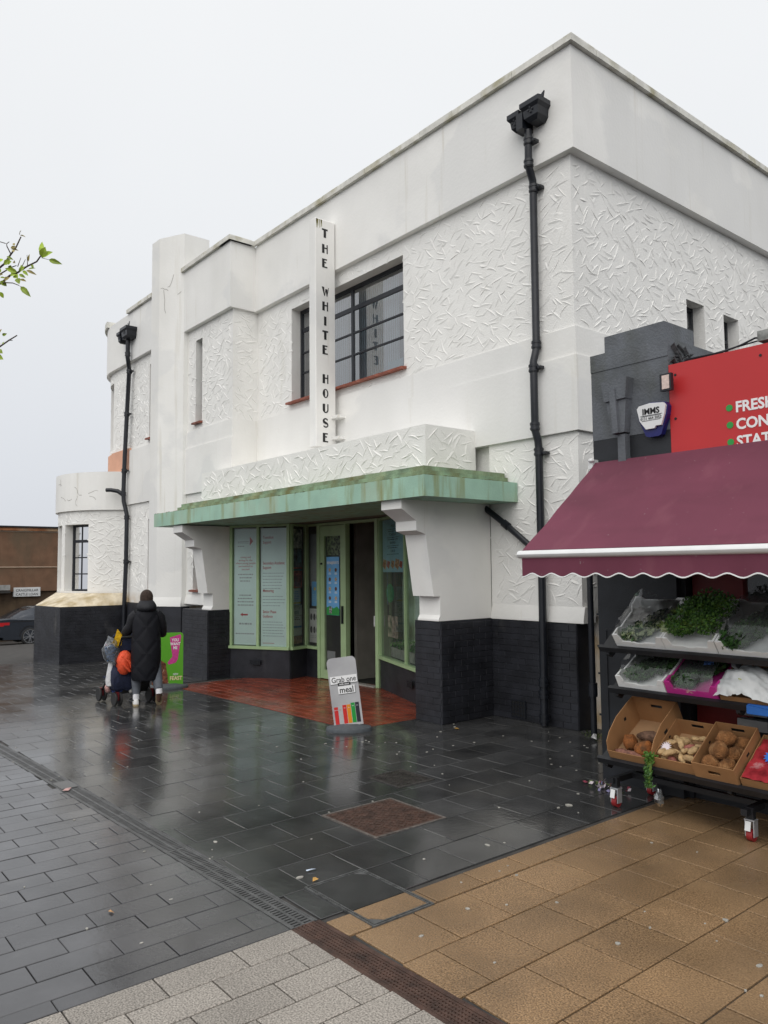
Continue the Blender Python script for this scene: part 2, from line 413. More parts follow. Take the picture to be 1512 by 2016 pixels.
# tan slabs
root_t = pav('tan_paving', 'tan speckled concrete slabs in front of the greengrocer')
rects = []
def tanrow(x0, x1, off):
    lo = drain_y((x0+x1)/2)+.095
    for j in range(-5, 12):
        y0 = off+.4*j; y1 = y0+.4
        if y1 < lo+.05 or y0 > 6.35: continue
        rects.append((x0, x1, max(y0, lo), y1))
tanrow(-3.555, -3.345, 3.50)
for k in range(13):
    tanrow(-3.34+.39*k, -3.34+.39*(k+1), (3.30, 3.11)[k % 2] if k < 2 else (2.92, 3.11)[k % 2])
lay(root_t, rects, slab_t, 'tan_slab', 'tan_slabs_rest', gap=.009)
# red quarry tile entrance floor
root_r = pav('red_tile_floor', 'worn red quarry tile floor of the shop entrance')
rects = []
n = 0
for j in range(0, 15):
    y0 = 5.60+.165*j
    for i in range(0, 17):
        x0 = -12.60+.32*i+(.16 if j % 2 else 0)
        if x0+.32 > -7.28+.001 or (y0 > 6.4 and (x0 < -12.95 or x0+.32 > -7.2)): continue
        rects.append((x0, x0+.32, y0, y0+.165))
for r in list(rects):
    pass
lay(root_r, [(a, b, c, d) for a, b, c, d in rects], red_t, 'floor_tile', 'floor_tiles_rest', gap=.004, dz=.0008)
bed = MB(); bed.add([(-12.65, 5.57, gz(-12.6)-.004), (-7.25, 5.57, gz(-7.25)-.004), (-7.25, 8.2, gz(-7.25)-.004), (-12.65, 8.2, gz(-12.6)-.004)], [(0, 1, 2, 3)])
bed.build('tile_bed', M('red_tile_bed', (.10, .03, .02), .5), root_r)

# slotted drain
root_s = thing('drain_channel', 'long slotted drain channel crossing the wet pavement diagonally', 'drain')
def grate_black():
    b = MB(); L_, W_ = .498, .15
    for y in (-W_/2+.009, 0, W_/2-.009): b.box(-L_/2, L_/2, y-.009, y+.009, -.022, 0)
    n_ = 17
    for i in range(n_+1):
        x = -L_/2+.005+(L_-.01)*i/n_
        for s in (-1, 1): b.box(x-.0075, x+.0075, (-W_/2+.018 if s < 0 else .009), (-.009 if s < 0 else W_/2-.018), -.02, -.002)
    return b
def grate_rust():
    b = MB(); L_, W_ = .498, .125
    for i in range(6):
        y = -W_/2+.006+(W_-.012)*i/5; b.box(-L_/2, L_/2, y-.0065, y+.0065, -.012, -.0)
    for i in range(26):
        x = -L_/2+.005+(L_-.01)*i/25; b.box(x-.006, x+.006, -W_/2, W_/2, -.011, -.0012)
    return b
gb = grate_black().build('drain_grate', drain_b, root_s, world=False); gr_ = grate_rust().build('rusty_drain_grate', rust, root_s, world=False, label='rusty perforated grate')
first_b = first_r = True
for i in range(-4, 40):
    xc = -3.86-.5*i; o = None
    if i < 0: src, fl = gr_, first_r
    else: src, fl = gb, first_b
    if src is gr_:
        o = src if first_r else src.copy(); new = not first_r; first_r = False
    else:
        o = src if first_b else src.copy(); new = not first_b; first_b = False
    if new: COL.objects.link(o)
    sl = (gz(xc+.1)-gz(xc-.1))/.2
    o.location = (xc, drain_y(xc), gz(xc)-.002); o.rotation_euler = (0, -math.atan(sl), math.atan(.035))
tr = MB()
for a, b in ((-3.6, -1.5), (-24, -3.6)):
    n_ = 1 if a > -4 else 12
    for i in range(n_):
        p, q = a+(b-a)*i/n_, a+(b-a)*(i+1)/n_
        tr.add([(p, drain_y(p)-.078, gz(p)-.0085), (q, drain_y(q)-.078, gz(q)-.0085), (q, drain_y(q)+.078, gz(q)-.0085), (p, drain_y(p)+.078, gz(p)-.0085)], [(0, 1, 2, 3)])
tr.build('drain_trough', void, root_s)
ed = MB()
for s in (-1, 1):
    ed.obox((-2.55, drain_y(-2.55)+s*.080, -.006), (1, .035, 0), (-.035, 1, 0), (0, 0, 1), 1.05, .014, .005)
ed.build('rusty_drain_edge', rust, root_s)
ed = MB()
for i in range(20):
    xc = -4.1-1.0*i
    for s in (-1, 1): ed.obox((xc, drain_y(xc)+s*.079, gz(xc)-.005), (1, .035, (gz(xc+.5)-gz(xc-.5))), (-.035, 1, 0), (0, 0, 1), .497, .005, .005)
ed.build('drain_edge', drain_b, root_s)
cv = MB().obox((-7.28, drain_y(-7.28), gz(-7.28)+.001), (1, .035, 0), (-.035, 1, 0), (0, 0, 1), .13, .07, .003)
cv.build('drain_access_plate', M('grey_iron_plate', (.12, .12, .12), .5), root_s)

# covers
def manhole(name, label, x0, x1, y0, y1, step):
    t = thing(name, label, 'manhole cover', ((x0+x1)/2, (y0+y1)/2, gz((x0+x1)/2)))
    f = MB(); z = gz((x0+x1)/2)
    for a in ((x0-.02, x1+.02, y0-.02, y0), (x0-.02, x1+.02, y1, y1+.02), (x0-.02, x0, y0, y1), (x1, x1+.02, y0, y1)): f.box(*a, z-.02, z+.005)
    f.build('cover_frame', M('worn_cover_frame' if 'large' in label else 'dull_cover_frame', (.11, .095, .085) if 'large' in label else (.04, .037, .035), .55, .3, 30), t)
    rs = rust if 'large' in label else M('worn_brown_iron', (.034, .030, .028), .45, .3, 12, rvar=.15)
    MB().box(x0+.004, x1-.004, y0+.004, y1-.004, z-.02, z+.003).build('cover_plate', rs, t)
    tr = MB(); j = 0; y = y0+.03
    while y < y1-.02:
        x = x0+.03+(step/2 if j % 2 else 0); i = 0
        while x < x1-.02:
            s = 1 if (i+j) % 2 else -1
            tr.obox((x, y, z+.0045), (1, s, 0), (-s, 1, 0), (0, 0, 1), step*.40, .004, .003); x += step; i += 1
        y += step*.8; j += 1
    tr.build('raised_treads', rs, t, kind='stuff')
manhole('manhole_cover', 'large rusty square manhole cover with chequered treads set in black slabs', -5.03, -4.40, 3.49, 4.14, .045)
manhole('manhole_cover', 'small rusty manhole cover further back towards the striped board', -5.66, -5.24, 4.42, 4.80, .042)
t = thing('inspection_cover', 'recessed inspection cover half black half tan slab with notched corners', 'inspection cover', (-3.67, 2.84, 0))
f = MB()
for a in ((-4.0, -3.33, 2.622, 2.632), (-4.0, -3.33, 3.048, 3.058), (-4.0, -3.99, 2.632, 3.048), (-3.34, -3.33, 2.632, 3.048)): f.box(*a, -.02, .008)
for a in ((-3.98, -3.35, 2.640, 2.648), (-3.98, -3.35, 3.032, 3.040), (-3.98, -3.972, 2.648, 3.032), (-3.358, -3.35, 2.648, 3.032)): f.box(*a, -.02, .0075)
f.build('cover_frame', M('grey_worn_metal', (.085, .088, .088), .45, .3, 25), t)
MB().prism([(-3.968, 2.652), (-3.56, 2.652), (-3.56, 3.028), (-3.90, 3.028), (-3.968, 2.96)], -.02, .006).build('black_insert', slab_d, t)
MB().prism([(-3.552, 2.652), (-3.43, 2.652), (-3.362, 2.72), (-3.362, 3.028), (-3.552, 3.028)], -.02, .006).build('tan_insert', slab_t, t)
MB().prism([(-3.362, 2.652), (-3.362, 2.715), (-3.425, 2.652)], -.02, .0055).build('lifting_notch', drain_b, t)
MB().prism([(-3.968, 3.028), (-3.968, 2.965), (-3.905, 3.028)], -.02, .0055).build('lifting_notch', drain_b, t)
# chewing gum spots and small litter
gum = MB()
spots = [(-5.06, 2.58, .017), (-4.15, 2.69, .021), (-3.78, 3.97, .018), (-2.18, 4.11, .016), (-1.84, 3.77, .017), (-3.97, 5.11, .03), (-2.40, 3.45, .014), (-3.17, 3.16, .014), (-2.9, 3.6, .010), (-3.1, 2.75, .012)]
for k in range(62):
    x = -random.uniform(3.7, 12.5); y = random.uniform(max(1.0, .23*abs(x)), 5.5)
    spots.append((x, y, random.uniform(.004, .011)))
for k in range(45):
    x = -random.uniform(3.9, 7.2); y = random.uniform(4.8, 7.2); spots.append((x, y, random.uniform(.006, .014)))
for k in range(16):
    spots.append((-random.uniform(1.6, 3.5), random.uniform(2.6, 5), random.uniform(.005, .011)))
for x, y, r_ in spots:
    a0 = random.random()*6; e = random.uniform(.7, 1.3)
    gum.prism([(x+r_*e*cos(a0+i*.785)*random.uniform(.85, 1.1), y+r_/e*sin(a0+i*.785)*random.uniform(.85, 1.1)) for i in range(8)], gz(x)-.004, gz(x)+.0035)
gum.build('gum_spots', M('trodden_gum', (.33, .32, .29), .7, .2, 40), kind='stuff', label='pale trodden chewing gum spots scattered over the wet paving')
def litter(name, label, cat, x, y, col, sx, sy, group=None, h=.006):
    b = MB(); a = random.random()*6; z = gz(x)+.004
    u, v = Vector((cos(a), sin(a), 0)), Vector((-sin(a), cos(a), 0)); p = Vector((x, y, z))
    b.add([p-u*sx-v*sy, p+u*sx-v*sy+Vector((0, 0, h)), p+u*sx*.9+v*sy+Vector((0, 0, h*.4)), p-u*sx*.8+v*sy+Vector((0, 0, h*1.4)), p+Vector((0, 0, h*1.8))], [(0, 1, 4), (1, 2, 4), (2, 3, 4), (3, 0, 4)])
    b.build(name, M('litter_'+col[0], col[1], .6, .2, 30), label=label, category=cat, **({'group': group} if group else {}))
tn = ('tan', (.36, .20, .09)); wt = ('white', (.6, .6, .6)); yl = ('amber', (.45, .25, .06)); pk = ('pink', (.5, .3, .28)); bl = ('pale_blue', (.45, .52, .62))
litter('fallen_leaf', 'curled amber leaf beside the gum spots above the drain', 'leaf', -4.04, 2.73, yl, .018, .010, h=.012)
litter('paper_scrap', 'twisted pale blue paper strip on the black slabs above the drain', 'litter', -4.19, 2.80, bl, .035, .006)
litter('fallen_leaf', 'flat tan leaf lying alone on the charcoal setts', 'leaf', -4.42, 1.62, tn, .022, .008)
litter('paper_scrap', 'pinkish scrap beside the drain access plate', 'litter', -7.10, 2.20, pk, .05, .025)
litter('fallen_leaf', 'orange leaf on the black slabs near the corner downpipe', 'leaf', -6.65, 6.5, yl, .035, .02)
# ================================================================== THE WHITE BUILDING
bld = thing('white_building', 'white art deco building with textured stucco walls and black brick base', 'building', (-9.0, 9.0, 0))
W = MB(); S = MB()      # textured walls / smooth bands
Yt = 7.47
# main front, first floor round the wide window
for a in ((-13.1, -11.77, 4.74, 6.87), (-8.64, -5.535, 4.74, 6.87), (-11.77, -8.64, 4.74, 4.90), (-11.77, -8.64, 6.63, 6.87)):
    W.box(a[0], a[1], Yt, Yt+.30, a[2], a[3])
W.box(-6.95, -5.535, Yt, Yt+.30, 1.30, 3.49)
W.box(-12.95, -6.95, Yt+.10, Yt+.30, 2.76, 3.49)          # behind the shopfront box
# side wall with two small openings
for a in ((7.77, 10.04, 3.49, 6.87), (10.53, 11.09, 3.49, 6.87), (11.55, 17, 3.49, 6.87), (10.04, 10.53, 3.49, 4.72), (10.04, 10.53, 5.63, 6.87), (11.09, 11.55, 3.49, 4.72), (11.09, 11.55, 5.62, 6.87)):
    W.box(-5.835, -5.535, a[0], a[1], a[2], a[3])
W.box(-5.835, -5.535, 7.77, 17, -.1, 3.49)
# bay to the left of the main front, with a slit on each storey
def slit_wall(x0, x1, sx0, sx1, Y, z0, z1, holes, th=.30):
    W.box(x0, sx0, Y, Y+th, z0, z1); W.box(sx1, x1, Y, Y+th, z0, z1)
    z = z0
    for a, b in sorted(holes): W.box(sx0, sx1, Y, Y+th, z, a); z = b
    W.box(sx0, sx1, Y, Y+th, z, z1)
slit_wall(-15.3, -12.99, -14.58, -14.28, 6.93, 4.74, 6.87, [(4.90, 6.61)])
slit_wall(-15.3, -12.99, -14.64, -14.30, 6.93, 1.22, 3.45, [(1.50, 3.05)])
W.box(-13.29, -12.991, 7.23, 7.6, 1.22, 6.869)
# left wing: flat part, then a quarter-round end
slit_wall(-19.12, -16.3, -16.90, -16.72, 6.90, 4.74, 6.87, [(4.90, 6.60)])
slit_wall(-18.8, -16.3, -16.90, -16.72, 6.90, 1.15, 3.45, [(1.42, 3.05)])
def arc(cx, cy, r, a0, a1, n): return [(cx+r*cos(R(a0+(a1-a0)*i/n)), cy+r*sin(R(a0+(a1-a0)*i/n))) for i in range(n+1)]
def ringwall(mb, cx, cy, r, th, a0, a1, n, z0, z1):
    o = arc(cx, cy, r, a0, a1, n); q = arc(cx, cy, r-th, a0, a1, n)
    for i in range(n): mb.prism([o[i], o[i+1], q[i+1], q[i]], z0, z1)
CX, CY, CR = -19.12, 8.60, 1.70
def ang_of_x(x): return -math.degrees(math.acos(max(-1, min(1, (x-CX)/CR))))
a_w0, a_w1 = -ang_of_x(-19.63), -ang_of_x(-19.09)        # opening in the round end
A0 = 270
for z0, z1, holes in ((4.74, 6.87, 1),):
    h0, h1 = 268.6, 270-math.degrees(math.asin(.80/CR))
    ringwall(W, CX, CY, CR, .30, 270, h0, 1, z0, z1); ringwall(W, CX, CY, CR, .30, h1, 150, 14, z0, z1)
    ringwall(W, CX, CY, CR, .30, h0, h1, 4, 6.60, z1); ringwall(W, CX, CY, CR, .30, h0, h1, 4, z0, 4.90)
ringwall(S, CX, CY, CR+.10, .40, 270, 150, 22, 6.87, 8.05)
ringwall(S, CX, CY, CR+.03, .33, 270, 150, 22, 4.27, 4.74)
S.box(-19.12, -16.3, 6.80, 7.2, 6.87, 8.05)
S.box(-19.12, -16.3, 6.85, 7.2, 3.45, 4.74)
W.box(-20.5, -16.3, 8.0, 8.3, 1, 8)
# round-fronted pylon
PX0, PX1, PYf, SAG = -16.56, -14.95, 6.83, .34
prc = ((PX1-PX0)/2)**2/(2*SAG)+SAG/2; pcx = (PX0+PX1)/2; pcy = PYf-SAG+prc
pa = math.degrees(math.asin((PX1-PX0)/2/prc))
bow = [(-16.56, 6.80), (-15.90, 6.515), (-15.53, 6.53), (-14.95, 6.83)]
S.prism(bow+[(PX1, 7.40), (PX0, 7.40)], 1.15, 9.0)
# parapet bands and lower bands
S.box(-13.2, -5.41, 7.37, 7.77, 6.87, 8.15); S.box(-5.835, -5.41, 7.77, 17, 6.87, 8.15)
S.box(-15.3, -12.92, 6.83, 7.25, 6.87, 8.15); S.box(-13.3, -12.921, 7.25, 7.5, 6.871, 8.149)
S.box(-13.2, -5.485, 7.42, 7.77, 3.49, 4.39); S.box(-5.835, -5.485, 7.77, 17, 3.49, 4.39)
S.box(-13.2, -5.505, 7.445, 7.77, 4.39, 4.74); S.box(-5.835, -5.505, 7.77, 17, 4.39, 4.74)
S.box(-15.3, -12.93, 6.88, 7.25, 3.45, 4.39); S.box(-13.3, -12.931, 7.25, 7.6, 3.451, 4.389)
S.box(-15.3, -12.95, 6.905, 7.25, 4.39, 4.74); S.box(-13.3, -12.951, 7.25, 7.6, 4.391, 4.739)
# textured box over the shop canopy
W.box(-13.45, -7.16, 6.53, 7.43, 3.02, 3.71)
# flared foot of the white wall
def flare(mb, pts, prof):           # pts: open polyline in plan (street side on the right), prof: [(outward, z)]
    rings = []
    n = len(pts)
    for i, p in enumerate(pts):
        d = Vector((0, 0))
        if i > 0: e = Vector(pts[i])-Vector(pts[i-1]); d += Vector((e.y, -e.x)).normalized()
        if i < n-1: e = Vector(pts[i+1])-Vector(pts[i]); d += Vector((e.y, -e.x)).normalized()
        d = d.normalized()
        if 0 < i < n-1:
            e = Vector(pts[i+1])-Vector(pts[i]); d /= max(.3, d.dot(Vector((e.y, -e.x)).normalized()))
        rings.append([(p[0]+d.x*o, p[1]+d.y*o, z) for o, z in prof])
    mb.loft(rings, cap=True, closed=True)
FL = [(0, 1.42), (.035, 1.26), (.035, 1.232), (-.2, 1.232), (-.2, 1.42)]
flare(S, [(-6.945, Yt), (-5.50, Yt)], FL)
flare(S, [(-16.9, 6.9), (-16.3, 6.9)], [(o, z-.08) for o, z in FL])
flare(S, bow, [(o, z-.085) for o, z in FL])
flare(S, [(-14.95, 6.93), (-12.99, 6.93)], [(o, z-.03) for o, z in FL])
# pier with stepped corbels at each end of the shop
PROF = [(7.40, 1.24), (6.515, 1.24), (6.515, 1.26), (6.545, 1.31), (6.545, 1.54), (6.44, 1.545), (6.32, 2.30), (6.17, 2.345), (6.17, 2.46), (6.165, 2.465), (5.94, 2.60), (5.94, 2.72), (7.40, 2.72)]
def pier(x0, x1, yb, dz=0, dy=0):
    b = MB(); b.fprism([(y+dy if y < 7 else yb, z+dz*(1 if z < 1.6 else .4)) for y, z in PROF], (x0, 0, 0), (0, 1, 0), (0, 0, 1), (x1-x0, 0, 0))
    b.build('pier', white_smooth, bld)
pier(-7.33, -6.95, 7.46)
pier(-13.33, -12.95, 6.92, -.08, -.02)
MB().box(-7.40, -6.93, 6.53, 7.45, -.1, 1.235).build('pier_base', blacks, bld)
MB().box(-14.0, -12.93, 6.42, 6.95, -.2, 1.155).build('pier_base', blacks, bld)
# lower bay with rounded front, splayed skirting and square base
BCX, BCY, BR = -19.95, 7.72, 1.80
def bay_pt(a, r=BR): return (BCX+r*cos(R(a)), BCY+r*sin(R(a)))
# opening between azimuths h0 and h1
hb0, hb1, hb2, hb3 = 305, 278, 272, 250
ringwall(W, BCX, BCY, BR, .28, 340, hb0, 5, 1.30, 3.35); ringwall(W, BCX, BCY, BR, .28, hb1, hb2, 2, 1.30, 3.35); ringwall(W, BCX, BCY, BR, .28, hb3, 180, 12, 1.30, 3.35)
for p, q in ((hb0, hb1), (hb2, hb3)):
    ringwall(W, BCX, BCY, BR, .28, p, q, 4, 3.02, 3.35); ringwall(W, BCX, BCY, BR, .28, p, q, 4, 1.30, 1.40)
ringwall(S, BCX, BCY, BR+.07, .35, 345, 180, 26, 3.35, 4.27)
S.prism(arc(BCX, BCY, BR-.28, 345, 180, 16)+[(-21.7, 7.9), (-18.3, 7.9)], 4.0, 4.1)
W.build('wall', white, bld, smooth=25)
S.build('smooth_band', white_smooth, bld, smooth=25)
pb = [(-18.22, 7.0), (-18.28, 5.44), (-19.80, 5.30), (-21.4, 5.9), (-21.8, 7.6)]
sk = MB()
n = 24; top = []; low = []
for i in range(n+1):
    a = 345-165*i/n; top.append((*bay_pt(a, BR+.015), 1.36))
def seg_pt(t):
    L_ = [math.dist(pb[i], pb[i+1]) for i in range(len(pb)-1)]; s = t*sum(L_)
    for i, l in enumerate(L_):
        if s <= l or i == len(L_)-1:
            k = min(1, s/l); return (pb[i][0]+(pb[i+1][0]-pb[i][0])*k, pb[i][1]+(pb[i+1][1]-pb[i][1])*k)
        s -= l
for i in range(n+1): low.append((*seg_pt(i/n), 1.08))
sk.loft([[top[i], low[i]] for i in range(n+1)], cap=False, closed=False)
sk.build('bay_skirting', white_base, bld, smooth=40)
MB().prism(pb+[(-19.9, 8.0)], -.5, 1.075).build('bay_base', blacks, bld)
MB().prism([(x+.02*(1 if x > pcx else -1), y-.02) for x, y in bow]+[(PX1+.02, 7.0), (PX0, 7.0)], -.4, 1.145).build('pylon_base', blacks, bld)
MB().box(-18.25, -16.4, 6.86, 7.2, -.4, 1.14).build('wing_base', blacks, bld)
# black base of the near wall, faced with painted bricks
pl = MB().box(-6.94, -5.61, 7.445, 7.80, -.05, 1.228).build('plinth', blackp, bld)
BR_M = {}
def brick_mesh(l):
    k = round(l, 2)
    if k not in BR_M:
        b = MB(); h, d, c = .0715, .0075, .0025
        r0 = [(-k/2, 0, 0), (k/2, 0, 0), (k/2, 0, h), (-k/2, 0, h)]
        r1 = [(x, -d+c, z) for x, _, z in r0]; r2 = [(x-math.copysign(c, x), -d, z+(c if z == 0 else -c)) for x, _, z in r0]
        b.v = r0+r1+r2
        for l_ in (0, 4):
            for i in range(4): b.f.append((l_+i, l_+(i+1) % 4, l_+4+(i+1) % 4, l_+4+i))
        b.f.append((8, 9, 10, 11))
        me = bpy.data.meshes.new('brick'); me.from_pydata(b.v, [], b.f); me.materials.append(blackp); BR_M[k] = me
    return BR_M[k]
def bricks(parent, p0, p1, z0, z1, flip=False, joined=None):
    p0, p1 = Vector((*p0, 0)), Vector((*p1, 0)); d = p1-p0; L_ = d.length; u = d.normalized(); rz = math.atan2(u.y, u.x)
    z = z0; j = 0
    while z+.068 < z1+.002:
        s = -(.11 if j % 2 else 0)
        while s < L_-.02:
            a, b_ = max(0, s), min(L_, s+.222)
            if b_-a > .05:
                l = b_-a-.005; c = p0+u*((a+b_)/2); off = random.uniform(-.001, .002)
                me = brick_mesh(l)
                nrm = Vector((u.y, -u.x, 0))
                if joined is None:
                    o = bpy.data.objects.new('brick', me); COL.objects.link(o); o.parent = parent
                    o.location = Vector((c.x, c.y, z))-wloc(parent)+nrm*off; o.rotation_euler = (random.gauss(0, .006), 0, rz+random.gauss(0, .003))
                else:
                    mt = Matrix.Translation((c.x, c.y, z)) @ Matrix.Rotation(rz, 4, 'Z')
                    joined.add([mt @ v.co for v in me.vertices], [tuple(q.vertices) for q in me.polygons])
            s += .222
        z += .0755; j += 1
bricks(pl, (-6.94, 7.445), (-5.61, 7.445), .005, 1.228)
bricks(pl, (-6.93, 6.53), (-6.93, 7.43), .005, 1.235)
bricks(pl, (-7.40, 6.53), (-6.935, 6.53), .005, 1.235)
MB().box(-5.62, -5.606, 7.45, 7.8, 0, 1.22).build('plinth_end', blackp, bld)
jb = MB(); bricks(None, (-18.28, 5.44), (-18.22, 6.85), -.24, 1.07, joined=jb)
bricks(None, (-19.80, 5.30), (-18.28, 5.44), -.28, 1.07, joined=jb)
bricks(None, (-14.0, 6.42), (-12.94, 6.42), -.09, 1.15, joined=jb)
bricks(None, (-12.93, 6.43), (-12.93, 6.86), -.09, 1.15, joined=jb)
jb.build('base_bricks', blackp, bld, kind='stuff')
# coping stones
def copings(p0, p1, z0, z1, depth, L0=.62, first=None):
    p0, p1 = Vector(p0), Vector(p1); d = p1-p0; L_ = d.length; u = d/L_; nrm = Vector((u.y, -u.x)); s = 0
    while s < L_-.01:
        l = random.uniform(.85, 1.15)*L0; e = min(L_, s+l)
        if L_-e < .2: e = L_
        c = p0+u*(s+e)/2+nrm*(-depth/2)
        b = MB(); h = (e-s)/2-.003; q = [(-h, -depth/2, z0), (h, -depth/2, z0), (h, depth/2, z0), (-h, depth/2, z0)]
        dz = random.uniform(-.004, .004)
        rings = [q, [(x, y, z1-.012+dz) for x, y, _ in q], [(x-math.copysign(.004, x), y-math.copysign(.012, y), z1+dz) for x, y, _ in q]]
        rz = Matrix.Rotation(math.atan2(u.y, u.x), 4, 'Z'); mt = Matrix.Translation((c.x, c.y, 0)) @ rz
        b.loft([[mt @ Vector(p) for p in r] for r in rings])
        b.build('coping_stone', coping_m, bld); s = e
copings((-12.85, 7.31), (-5.35, 7.31), 8.152, 8.25, .5)
copings((-5.35, 7.815), (-5.35, 17), 8.152, 8.252, .5)
copings((-15.0, 6.77), (-12.86, 6.77), 8.152, 8.25, .5, 1.1)
copings((-12.86, 6.78), (-12.86, 7.36), 8.152, 8.249, .44, 1)
copings((-18.0, 6.74), (-16.5, 6.74), 8.052, 8.15, .4, 1)
b = MB(); ringwall(b, CX, CY, CR+.16, .5, 264, 150, 20, 8.052, 8.20); b.build('curved_coping', coping_m, bld)
# peach painted patch under the rounded end
b = MB(); ringwall(b, CX, CY, CR+.036, .05, 270, 170, 18, 4.28, 4.78); b.box(-19.12, -17.95, 6.846, 6.90, 4.28, 4.80); b.build('peach_patch', peach, bld, smooth=30)

# ------------------------------------------------------------------ trowelled stucco relief
ST = MB()
def stroke(fn, s, z, L_, ang, h, w_):
    """raised trowel mark on a surface: fn(s, z) -> (point, normal)"""
    k = 5; curv = random.gauss(0, .38); st = []
    p_s, p_z = s-cos(ang)*L_/2, z-sin(ang)*L_/2; a = ang-curv/2
    side = 1 if random.random() < .7 else -1
    for i in range(k):
        t = i/(k-1); e = sin(pi*min(max(t, .03), .97))**.6
        px_, pz_ = -sin(a), cos(a)
        ww = w_*(.5+.5*e); hh = h*e
        for q, hq in ((-.75*ww*side, -.002), (.15*ww*side, hh), (.42*ww*side, -.002)):
            P_, N_ = fn(p_s+px_*q, p_z+pz_*q); st.append(P_+N_*hq)
        p_s += cos(a)*L_/(k-1); p_z += sin(a)*L_/(k-1); a += curv/(k-1)
    fs = []
    for i in range(k-1):
        for j in range(2): fs.append((i*3+j, i*3+j+1, i*3+j+4, i*3+j+3))
    ST.add(st, fs)
def plane_fn(o, u, n):
    o, u, n = Vector(o), Vector(u), Vector(n)
    return lambda s, z: (Vector((o.x+u.x*s, o.y+u.y*s, z)), n)
def cyl_fn(cx, cy, r, a0, sgn=-1):
    def f(s, z):
        a = R(a0)+sgn*s/r; n = Vector((cos(a), sin(a), 0)); return Vector((cx+r*n.x, cy+r*n.y, z)), n
    return f
def stucco(fn, s0, s1, z0, z1, holes=(), step=.128, L_=(.10, .25), h=(.0045, .0105)):
    z = z0+.05; row = 0
    while z < z1-.03:
        s = s0+.05+random.uniform(0, step)
        while s < s1-.05:
            ss, zz = s+random.uniform(-.4, .4)*step, z+random.uniform(-.4, .4)*step
            l = random.uniform(*L_); m = l*.45
            if s0+m*.3 < ss < s1-m*.3 and z0+m*.25 < zz < z1-m*.25 and not any(a-m*.55 < ss < b+m*.55 and c-m*.45 < zz < d+m*.45 for a, b, c, d in holes):
                r_ = random.random()
                ang = random.gauss(.75, .3) if r_ < .45 else (random.gauss(-.6, .35) if r_ < .8 else random.gauss(0, .3))
                stroke(fn, ss, zz, l, ang, random.uniform(*h), random.uniform(.018, .046))
            s += step
        z += step*.86; row += 1
fr = lambda Y: plane_fn((0, Y, 0), (1, 0, 0), (0, -1, 0))
stucco(fr(7.47), -12.95, -5.54, 4.76, 6.85, [(-11.77, -8.64, 4.86, 6.63)])
stucco(fr(7.47), -6.93, -5.54, 1.45, 3.47)
stucco(fr(6.93), -14.93, -13.0, 4.76, 6.85, [(-14.58, -14.28, 4.9, 6.61)])
stucco(fr(6.93), -14.9, -13.3, 1.45, 3.4, [(-14.64, -14.30, 1.5, 3.05)])
stucco(fr(6.90), -19.1, -16.5, 4.82, 6.85, [(-16.90, -16.72, 4.9, 6.6)])
stucco(fr(6.90), -18.2, -16.5, 1.40, 3.4, [(-16.90, -16.72, 1.42, 3.05)])
stucco(fr(6.53), -13.43, -7.18, 3.10, 3.70, step=.13, L_=(.12, .26), h=(.006, .012))
sd = lambda X, y0: plane_fn((X, y0, 0), (0, 1, 0), (1, 0, 0))
stucco(sd(-7.16, 6.53), .02, .88, 3.10, 3.70, step=.13, L_=(.12, .26), h=(.006, .012))
stucco(sd(-5.535, 7.47), .02, 7.5, 4.78, 6.85, [(2.57, 3.06, 4.72, 5.63), (3.62, 4.08, 4.72, 5.62)])
stucco(sd(-5.535, 7.47), .02, .6, 1.45, 3.47); stucco(sd(-5.535, 7.47), .36, .7, .15, 1.45)
stucco(sd(-12.99, 6.93), .02, .53, 4.76, 6.85)
stucco(cyl_fn(CX, CY, CR, 270), .05, 2.6, 4.82, 6.85, [(.0, .85, 4.85, 6.65)])
def ca(a): return R(340-a)*BR
stucco(cyl_fn(BCX, BCY, BR, 340), 0, ca(200), 1.42, 3.33, [(ca(hb0), ca(hb1), 1.38, 3.02), (ca(hb2), ca(hb3), 1.38, 3.02)])
ST.build('stucco_relief', white, bld, smooth=40, kind='stuff')
# hairline cracks in the lower bay parapet
ck = MB()
def crack(fn, s, z, n_, l, a):
    for i in range(n_):
        s2, z2 = s+cos(a)*l, z+sin(a)*l
        (p, nn), (q, _) = fn(s, z), fn(s2, z2)
        v = nn.cross(q-p).normalized(); wd = random.uniform(.003, .007)
        ck.add([p+nn*.002-v*wd, q+nn*.002-v*wd*.6, q+nn*.002+v*wd*.6, p+nn*.002+v*wd], [(0, 1, 2, 3)])
        s, z = s2, z2; a += random.uniform(-.8, .8)
f1 = cyl_fn(BCX, BCY, BR+.07, 340)
for a, z, n_, aa in ((300, 3.72, 5, 0), (306, 3.75, 4, 2.8), (296, 3.70, 4, -1.2), (282, 3.6, 4, .8), (290, 3.64, 3, -.4), (276, 4.0, 4, .3), (274, 3.98, 3, 1.2), (312, 3.6, 3, .9)):
    crack(f1, R(340-a)*(BR+.07), z, n_, .07, aa)
_n2 = Vector((.46, -.888, 0))
f2 = lambda s, z: (Vector((-15.24, 6.68, z))+Vector((.888, .46, 0))*(s*.013)+_n2*.001, _n2)
for s, z, n_, aa in ((-22, 7.9, 4, 0), (-16, 7.85, 5, -1.3), (-8, 7.9, 4, 0.1), (12, 7.7, 2, .2)):
    a = aa
    for i in range(n_):
        s2, z2 = s+cos(a)*4, z+sin(a)*.11
        (p, nn), (q, _) = f2(s, z), f2(s2, z2); v = nn.cross(q-p).normalized(); wd = .004
        ck.add([p+nn*.004-v*wd, q+nn*.004-v*wd, q+nn*.004+v*wd, p+nn*.004+v*wd], [(0, 1, 2, 3)]); s, z = s2, z2; a += random.uniform(-.6, .6)
